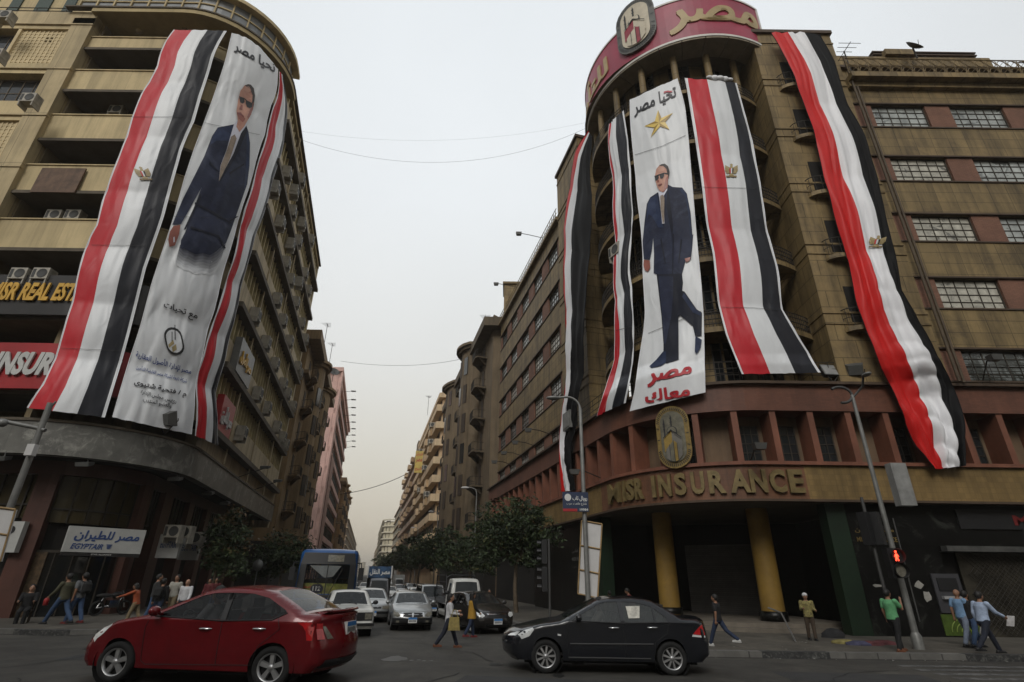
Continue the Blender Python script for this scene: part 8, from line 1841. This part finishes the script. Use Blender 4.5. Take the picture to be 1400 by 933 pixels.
def person(label, px_feet, y_feet, y_head, face, z=0.15, legs=((25,5),(-20,25)), arms=((-18,20),(20,25)), shirt=None, sleeves='long', trousers=None, shoes=None, skin=skin1, hair=hair_b, hair_len=0.0, lean=0.0, female=False, cap=None, bald=False, sit=False, group=None, hem=0.90, armout=(8,8), head_yaw=0.0, head_tilt=0.0, height=None, extra=None, x_head=None):
    g = at_z(px_feet,y_feet,z); H = height or (at_y(x_head or px_feet,y_head,g.y).z-z)
    t = thing('person',label,'person',(0,0,0),group)
    D = lambda a: radians(a); W = 0.93 if female else 1.0
    thigh, shin, ank = 0.44, 0.42, 0.085
    hips = []; low = 0
    for k,(sw,kb) in enumerate(legs):
        sd = 1 if k == 0 else -1; a = D(sw); b = D(sw-kb); h = Vector((0,0.085*sd*W,0)); kn = h+Vector((sin(a)*thigh,0.008*sd,-cos(a)*thigh)); an = kn+Vector((sin(b)*shin,0.0,-cos(b)*shin)); hips.append((h,kn,an,b)); low = min(low,an.z)
    hz = (-low+ank) if not sit else 0.50
    ln = D(lean); up = Vector((sin(ln),0,cos(ln))); PV = Vector((0,0,hz)); chest = PV+up*0.40; neck = PV+up*0.56; headc = PV+up*0.70+Vector((0.02,0,0.0))
    legp = [(h+PV,k+PV,a+PV,b) for h,k,a,b in hips]
    sh = []; 
    for k,(sw,eb) in enumerate(arms):
        sd = 1 if k == 0 else -1; s0 = PV+up*0.485+Vector((0,0.185*sd*W,0)); a = D(sw)+ln*0.3; o = D(armout[k]); u = Vector((sin(a)*cos(o),sd*sin(o),-cos(a)*cos(o))); el = s0+u*0.29; a2 = a+D(eb); v = Vector((sin(a2)*cos(o*0.4),sd*sin(o*0.2)-0.10*sd*(eb/90.0),-cos(a2)*cos(o*0.4))).normalized(); wr = el+v*0.25; sh.append((s0,el,wr,v))
    # body
    m = MB(); loft(m,[(PV+up*-0.08,0.10,0.145*W,0),(PV,0.115,0.165*W,0),(PV+up*0.12,0.10,0.14*W,0),(PV+up*0.25,0.105,0.15*W,0),(PV+up*0.40,0.115,0.172*W,0),(PV+up*0.49,0.09,0.165*W,0),(PV+up*0.535,0.06,0.075,0)])
    limb(m,[PV+up*0.50,headc-Vector((0.01,0,0.04))],[0.058,0.052])
    for h,k,a,b in legp: limb(m,[h,k,a],[0.088,0.058,0.042]); limb(m,[a+Vector((-0.04,0,-0.035)),a+Vector((0.13,0,-0.06))],[0.042,0.032])
    for s0,el,wr,v in sh: limb(m,[s0,el,wr],[0.058,0.043,0.030]); limb(m,[wr,wr+v*0.075],[0.028,0.036])
    hd = MB(); hd.ball((0,0,0),0.105,0,16,(0.98,0.78,1.18)); hd.ball((0.045,0,-0.065),0.062,0,10,(0.9,0.85,0.85)); hd.ball((0.104,0,-0.015),0.017,0,8,(1.0,0.8,1.5))
    for sd in (1,-1): hd.ball((-0.005,0.083*sd,-0.01),0.026,0,8,(0.7,0.35,1.2))
    HM = Matrix.Translation(headc)@Matrix.Rotation(D(head_yaw),4,'Z')@Matrix.Rotation(D(head_tilt)+ln*0.4,4,'Y'); hd.map(lambda p: HM@p); m.add(hd.v,hd.f)
    vs, fs = remeshed(m,0.015,3); B = MB(); B.add(vs,fs,0,True)
    for s0,el,wr,v in sh:                                                # five fingers, slightly curled
        side = v.cross(Vector((0,0,1))); side = side.normalized() if side.length > 0.1 else Vector((1,0,0)); fwd_ = side.cross(v).normalized(); pal = wr+v*0.07
        for i,(of,ln_) in enumerate(((-0.024,0.058),(-0.008,0.068),(0.008,0.064),(0.024,0.050))): p0 = pal+fwd_*of; B.tube([p0,p0+v*ln_*0.55,p0+v*ln_*0.9+side*0.014*(1 if s0.y > 0 else -1)],[0.0095,0.0088,0.007],6)
        B.tube([wr+v*0.03-fwd_*0.02,wr+v*0.055-fwd_*0.05,wr+v*0.085-fwd_*0.058],[0.011,0.010,0.008],6)
    for sd in (1,-1): B.add([HM@Vector((0.097-abs(y)*0.12,y,zz_)) for y,zz_ in ((0.022*sd,0.022),(0.046*sd,0.024),(0.046*sd,0.012),(0.022*sd,0.010))],[(0,1,2,3) if sd > 0 else (3,2,1,0)],1); B.add([HM@Vector((0.103-abs(y)*0.12,y,zz_)) for y,zz_ in ((0.018*sd,0.044),(0.052*sd,0.042),(0.052*sd,0.034),(0.018*sd,0.036))],[(0,1,2,3)],1)
    B.add([HM@Vector((0.098,-0.024,-0.062)),HM@Vector((0.104,0,-0.060)),HM@Vector((0.098,0.024,-0.062)),HM@Vector((0.100,0,-0.072))],[(0,1,2,3)],2)
    B.build('body',[skin,eye_m,lip_m],t)
    # clothes
    if trousers:
        m = MB(); loft(m,[(PV+up*-0.10,0.112,0.16*W,0),(PV,0.128,0.178*W,0),(PV+up*0.10,0.118,0.158*W,0)])
        for h,k,a,b in legp: limb(m,[h,k,a+Vector((0,0,0.015))],[0.100,0.073,0.062])
        vs, fs = remeshed(m,0.017,2); q = MB(); q.add(vs,fs,0,True); q.build('trousers',trousers,t)
    if shirt:
        m = MB(); hb = hem-0.95; loft(m,[(PV+up*hb,0.135,0.182*W,0),(PV+up*0.06,0.128,0.172*W,0),(PV+up*0.16,0.118,0.160*W,0),(PV+up*0.28,0.122,0.168*W,0),(PV+up*0.41,0.130,0.185*W,0),(PV+up*0.49,0.10,0.176*W,0),(PV+up*0.53,0.072,0.09,0)])
        for s0,el,wr,v in sh:
            if sleeves == 'long': limb(m,[s0,el,wr.lerp(el,0.06)],[0.073,0.058,0.046])
            elif sleeves == 'short': limb(m,[s0,s0.lerp(el,0.62)],[0.076,0.070])
            else: m.ball(s0*0.96+PV*0.04,0.066,0,10)
        vs, fs = remeshed(m,0.016,2); q = MB(); q.add(vs,fs,0,True); q.build('shirt',shirt,t)
    m = MB()
    for h,k,a,b in legp: limb(m,[a+Vector((-0.055,0,-0.038)),a+Vector((0.06,0,-0.045)),a+Vector((0.155,0,-0.058))],[0.047,0.046,0.036]); m.hexa([a+Vector((-0.10,-0.04,-0.088)),a+Vector((0.18,-0.042,-0.088)),a+Vector((0.18,0.042,-0.088)),a+Vector((-0.10,0.04,-0.088))],[a+Vector((-0.10,-0.04,-0.06)),a+Vector((0.18,-0.042,-0.06)),a+Vector((0.18,0.042,-0.06)),a+Vector((-0.10,0.04,-0.06))])
    m.build('shoes',shoes or trim_blk,t)
    if not bald and hair:
        m = MB(); m.ball((-0.022,0,0.022),0.112,0,14,(0.95,0.83,1.14)); kv = [i for i,p in enumerate(m.v)]
        b = bmesh.new(); me = bpy.data.meshes.new('cut'); me.from_pydata(m.v,[],m.f); b.from_mesh(me); bmesh.ops.bisect_plane(b,geom=b.verts[:]+b.edges[:]+b.faces[:],plane_co=(0.045,0,0.02),plane_no=(0.75,0,-0.66),clear_outer=True); b.verts.index_update(); m = MB(); m.add([v.co.copy() for v in b.verts],[[v.index for v in f.verts] for f in b.faces],0,True); b.free(); bpy.data.meshes.remove(me)
        if hair_len: loft(m,[((-0.05,0,0.06),0.085,0.095,0),((-0.055,0,-0.06),0.08,0.102,0),((-0.065,0,-0.06-hair_len),0.05,0.085,0)])
        m.map(lambda p: HM@p); m.build('hair',hair,t)
    if cap: m = MB(); m.ball((-0.01,0,0.045),0.112,0,14,(0.98,0.86,0.85)); m.map(lambda p: HM@p); m.build('cap',cap,t)
    if extra: extra(t,sh,PV,up,HM)
    s = H/(1.0*(PV+up*0.70).z+0.125) if not height else height/1.74
    if sit: s = 1.0
    t.scale = (s*1.1,s*1.1,s); t.rotation_euler = (0,0,face); t.location = (g.x,g.y,z); return t
W_, E_a, S_, N_ = pi, 0.0, -pi/2, pi/2           # facing: image left, image right, the camera, up the street
def bag(t,sh,PV,up,HM,i=0,c=None,drop=0.30,size=(0.17,0.07,0.22),name='shoulder_bag'):
    s0,el,wr,v = sh[i]; e = el.lerp(wr,0.4); m = MB(); x,y,z = e.x,e.y+(0.05 if i == 0 else -0.05),e.z-drop; a,b,h = size
    m.hexa([(x-a,y-b,z-h),(x+a,y-b,z-h),(x+a,y+b,z-h),(x-a,y+b,z-h)],[(x-a*0.8,y-b*0.6,z+h*0.6),(x+a*0.8,y-b*0.6,z+h*0.6),(x+a*0.8,y+b*0.6,z+h*0.6),(x-a*0.8,y+b*0.6,z+h*0.6)]); m.tube([(x-a*0.6,y,z+h*0.6),(x-a*0.2,y,z+h+drop*0.5),(x+a*0.2,y,z+h+drop*0.5),(x+a*0.6,y,z+h*0.6)],0.012,5); m.build(name,c,t)
def backpack(c): 
    def f(t,sh,PV,up,HM):
        m = MB(); p = PV+up*0.30-Vector((0.21,0,0)); loft(m,[(p+Vector((0,0,-0.2)),0.075,0.13,0),(p+Vector((-0.02,0,-0.1)),0.11,0.155,0),(p+Vector((0,0,0.12)),0.10,0.15,0),(p+Vector((0.02,0,0.22)),0.06,0.10,0)]); 
        for sd in (1,-1): m.tube([p+Vector((0.05,0.1*sd,0.2)),PV+up*0.53+Vector((0.02,0.11*sd,0.03)),PV+up*0.4+Vector((0.13,0.12*sd,0)),PV+up*0.2+Vector((0.06,0.165*sd,0)),p+Vector((0.05,0.13*sd,-0.15))],0.02,5)
        m.build('rucksack',c,t)
    return f
navy = cloth('navy',(0.012,0.015,0.026)); jeans = cloth('denim',(0.035,0.065,0.13)); dkjeans = cloth('dark_denim',(0.016,0.026,0.055)); blackc = cloth('black',(0.010,0.010,0.011)); whitec = cloth('white',(0.52,0.52,0.53)); olive = cloth('olive',(0.065,0.062,0.036)); greyc = cloth('grey',(0.12,0.125,0.13)); orange = cloth('rust_orange',(0.30,0.065,0.022)); beige = cloth('beige',(0.30,0.29,0.25)); brownc = cloth('brown',(0.05,0.034,0.022)); khaki = cloth('khaki',(0.20,0.155,0.09)); yellowc = cloth('mustard',(0.34,0.19,0.025)); greenc = cloth('green',(0.10,0.30,0.135)); blue_s = cloth('sky_blue',(0.16,0.27,0.42)); pale_s = cloth('pale_blue',(0.33,0.40,0.53)); maroon = cloth('maroon',(0.09,0.014,0.016)); camo = mat('camouflage_cloth',(0.24,0.205,0.075),rough=0.9,var=0.3,vscale=8,mottle=((0.10,0.085,0.035),14,0.5,0.05)); strip_c = mat('striped_cloth',(0.40,0.40,0.40),rough=0.9,var=0.1,tile=(50,0.055),tdark=0.08,tw=0.5)
tan_shoe = mat('tan_shoe',(0.14,0.05,0.022),rough=0.5,var=0.2); red_shoe = mat('red_shoe',(0.16,0.02,0.02),rough=0.6,var=0.2); white_shoe = mat('white_shoe',(0.5,0.5,0.48),rough=0.6,var=0.15)
bagm = mat('olive_gold_bag',(0.26,0.20,0.06),rough=0.6,var=0.3,vscale=6); plastic = mat('white_plastic_bag',(0.55,0.53,0.52),rough=0.4,var=0.2,vscale=8); black_bag = cloth('black_bag',(0.012,0.012,0.012))
person('woman in a white shirt and navy trousers striding across with a gold bag',612,886,812,0.12,0.0,legs=((21,4),(-20,12)),arms=((5,95),(12,70)),shirt=whitec,trousers=navy,shoes=tan_shoe,skin=skin2,female=True,hem=0.80,hair_len=0.04,extra=lambda *a: bag(*a,i=1,c=bagm,drop=0.26,size=(0.19,0.08,0.26)),x_head=614)
def vest(t,sh,PV,up,HM):
    m = MB(); loft(m,[(PV+up*-0.22,0.165,0.205,0),(PV+up*0.06,0.145,0.185,0),(PV+up*0.28,0.140,0.180,0),(PV+up*0.42,0.142,0.178,0),(PV+up*0.50,0.115,0.15,0)]); vs,fs = remeshed(m,0.02,2); q = MB(); q.add(vs,fs,0,True); q.build('vest',yellowc,t)
person('woman in a mustard vest with long dark hair crossing beside the black car',644,872,810,0.5,0.0,legs=((10,4),(-14,14)),arms=((4,12),(8,40)),shirt=blackc,trousers=dkjeans,shoes=red_shoe,skin=skin2,female=True,hem=0.84,hair_len=0.30,extra=vest)
def red_item(t,sh,PV,up,HM):
    s0,el,wr,v = sh[0]; p = wr+v*0.1; m = MB(); m.lathe([(0.0,-0.24),(0.07,-0.24),(0.075,-0.05),(0.05,0.0),(0.0,0.0)],(p.x,p.y,p.z),12); m.build('red_bottle',mat('red_bottle',(0.33,0.025,0.025),rough=0.4,var=0.1),t)
person('man in an olive shirt and jeans walking along the left pavement with a red bottle',76,854,784,pi-0.25,legs=((30,6),(-26,14)),arms=((24,25),(-20,18)),shirt=olive,trousers=jeans,shoes=trim_blk,x_head=88,extra=red_item,lean=4)
person('man in a grey tee shirt with a black rucksack walking past the airline shop',97,853,783,pi-0.3,legs=((14,4),(-14,12)),arms=((-10,15),(10,20)),shirt=greyc,sleeves='short',trousers=jeans,shoes=red_shoe,x_head=99,extra=backpack(black_bag))
def stool(t,sh,PV,up,HM):
    m = MB(); m.box(-0.22,0.2,-0.2,0.2,0.40,0.45)
    for x in (-0.19,0.16):
        for y in (-0.17,0.17): m.box(x,x+0.035,y,y+0.035,0.0,0.40)
    m.box(-0.24,-0.20,-0.2,0.2,0.45,0.85); m.build('chair',brownc,t)
person('man in a black sweater seated by the first red pillar',28,852,798,-1.0,legs=((80,85),(76,80)),arms=((25,70),(22,75)),shirt=blackc,trousers=blackc,sit=True,bald=False,extra=stool,skin=skin2)
person('person in a rust-orange top reaching out an arm behind the red car',178,856,798,pi+0.15,legs=((16,8),(-16,10)),arms=((58,10),(-12,15)),shirt=orange,trousers=khaki,lean=14,hair_len=0.05,x_head=190)
person('man in a black and white striped shirt behind the orange top',202,850,785,0.6,legs=((8,2),(-8,6)),arms=((10,30),(14,45)),shirt=strip_c,sleeves='short',trousers=jeans,skin=skin2)
person('person in a dark jacket with a rucksack beside the striped shirt',209,855,791,N_,legs=((9,3),(-9,8)),arms=((-8,10),(8,12)),shirt=blackc,trousers=dkjeans,extra=backpack(black_bag))
person('man in a beige shirt walking toward the crossing beside a white shirt',229,848,786,S_-0.1,legs=((12,5),(-10,10)),arms=((-10,12),(12,20)),shirt=beige,sleeves='short',trousers=khaki,group=None)
person('older man in a white shirt walking toward the crossing beside a beige shirt',244,852,792,S_+0.1,legs=((-10,10),(12,5)),arms=((12,20),(-10,12)),shirt=whitec,sleeves='long',trousers=navy,skin=skin2,bald=True)
person('man in a maroon top in the shade behind the red car roof',278,838,791,S_,legs=((5,2),(-5,4)),arms=((0,20),(5,25)),shirt=maroon,trousers=blackc)
person('second figure in maroon farther back under the canopy',287,836,790,S_+0.4,legs=((6,2),(-5,4)),arms=((0,15),(5,15)),shirt=maroon,trousers=jeans)
person('man in a black tee shirt and jeans walking away past the left column',986,884,813,pi-0.7,legs=((22,4),(-30,22)),arms=((-8,14),(4,10)),shirt=blackc,sleeves='short',trousers=dkjeans,shoes=white_shoe,x_head=978)
person('guard in a mustard camouflage shirt and white cap beside the right column',1112,876,811,S_-0.25,legs=((3,1),(-6,4)),arms=((6,80),(4,95)),shirt=camo,trousers=brownc,shoes=trim_blk,skin=skin1,cap=whitec,hair=None,x_head=1107,hem=0.86)
person('man in a green polo shirt and black trousers phoning by the right lamp post',1232,891,806,0.35,legs=((14,3),(-8,5)),arms=((0,15),(38,128)),shirt=greenc,sleeves='short',trousers=blackc,shoes=tan_shoe,x_head=1221,armout=(10,6))
person('bald man in a sky-blue shirt walking on the right pavement',1328,885,806,0.25,legs=((18,5),(-15,10)),arms=((-14,15),(12,20)),shirt=blue_s,sleeves='short',trousers=cloth('pale_denim',(0.17,0.20,0.26)),shoes=trim_blk,bald=True,x_head=1311,lean=2)
def carrier(t,sh,PV,up,HM):
    s0,el,wr,v = sh[1]; p = wr+v*0.12; m = MB(); loft(m,[(p+Vector((0,0,-0.42)),0.11,0.13,0),(p+Vector((0,0,-0.3)),0.14,0.16,0),(p+Vector((0,0,-0.1)),0.07,0.09,0),(p+Vector((0,0,0.02)),0.012,0.03,0)]); m.build('carrier_bag',plastic,t)
person('man in a black shirt with a white carrier bag between two blue shirts',1340,886,808,0.3,legs=((20,6),(-18,10)),arms=((10,15),(4,6)),shirt=blackc,sleeves='short',trousers=jeans,shoes=trim_blk,x_head=1328,extra=carrier)
def papers(t,sh,PV,up,HM):
    s0,el,wr,v = sh[1]; p = wr+v*0.14; m = MB(); m.hexa([p+Vector((-0.02,-0.1,-0.2)),p+Vector((0.0,-0.1,-0.2)),p+Vector((0.0,0.1,-0.2)),p+Vector((-0.02,0.1,-0.2))],[p+Vector((0.10,-0.1,0.08)),p+Vector((0.12,-0.1,0.08)),p+Vector((0.12,0.1,0.08)),p+Vector((0.10,0.1,0.08))]); m.build('papers',plastic,t)
person('man in a pale-blue shirt and navy trousers striding with papers in hand',1358,894,809,0.15,legs=((28,10),(-28,14)),arms=((-16,25),(32,30)),shirt=pale_s,trousers=navy,shoes=trim_blk,x_head=1342,lean=9,extra=papers,hem=0.93)
person('man in a khaki jacket seen beyond the black car roof',836,858,808,N_,legs=((4,2),(-4,3)),arms=((0,20),(5,25)),shirt=khaki,trousers=blackc,skin=skin2)
person('man in a maroon top stooping beyond the black car roof',868,858,805,pi-0.3,legs=((4,2),(-6,5)),arms=((30,40),(25,45)),shirt=maroon,trousers=blackc,lean=18,x_head=862,head_tilt=20)
person('man in dark clothes standing under the round street tree',668,850,806,S_,legs=((4,1),(-4,3)),arms=((0,15),(4,20)),shirt=brownc,trousers=blackc)
# drivers
def driver(car,lab,c):
    t = person(lab,700,900,800,0,0.0,legs=((82,70),(82,65)),arms=((38,40),(34,45)),shirt=c,trousers=blackc,sit=True); r = car.t; t.rotation_euler = r.rotation_euler; s = r.scale[0]; t.scale = (s*0.92,)*3
    v = Matrix.Rotation(r.rotation_euler[2],4,'Z')@Vector((0.10*s,0.36*s,0)); t.location = (r.location[0]+v.x,r.location[1]+v.y,0.20)
driver(red,'driver in a grey shirt at the wheel of the red saloon',greyc); driver(blk,'driver in a beige shirt at the wheel of the black saloon',beige)

# ================================================================== dusty air
hm = bpy.data.materials.new('dusty_air'); hm.use_nodes = True; ht = hm.node_tree; ht.nodes.clear()
ho = ht.nodes.new('ShaderNodeOutputMaterial'); hv = ht.nodes.new('ShaderNodeVolumePrincipled'); hv.inputs['Color'].default_value = (0.93,0.88,0.80,1); hv.inputs['Density'].default_value = 0.0005; hv.inputs['Anisotropy'].default_value = 0.2
ht.links.new(hv.outputs[0],ho.inputs['Volume'])
m = MB(); m.box(-4100,4100,-450,7100,-1.2,75); h_ = m.build('haze',hm); h_['kind'] = 'stuff'
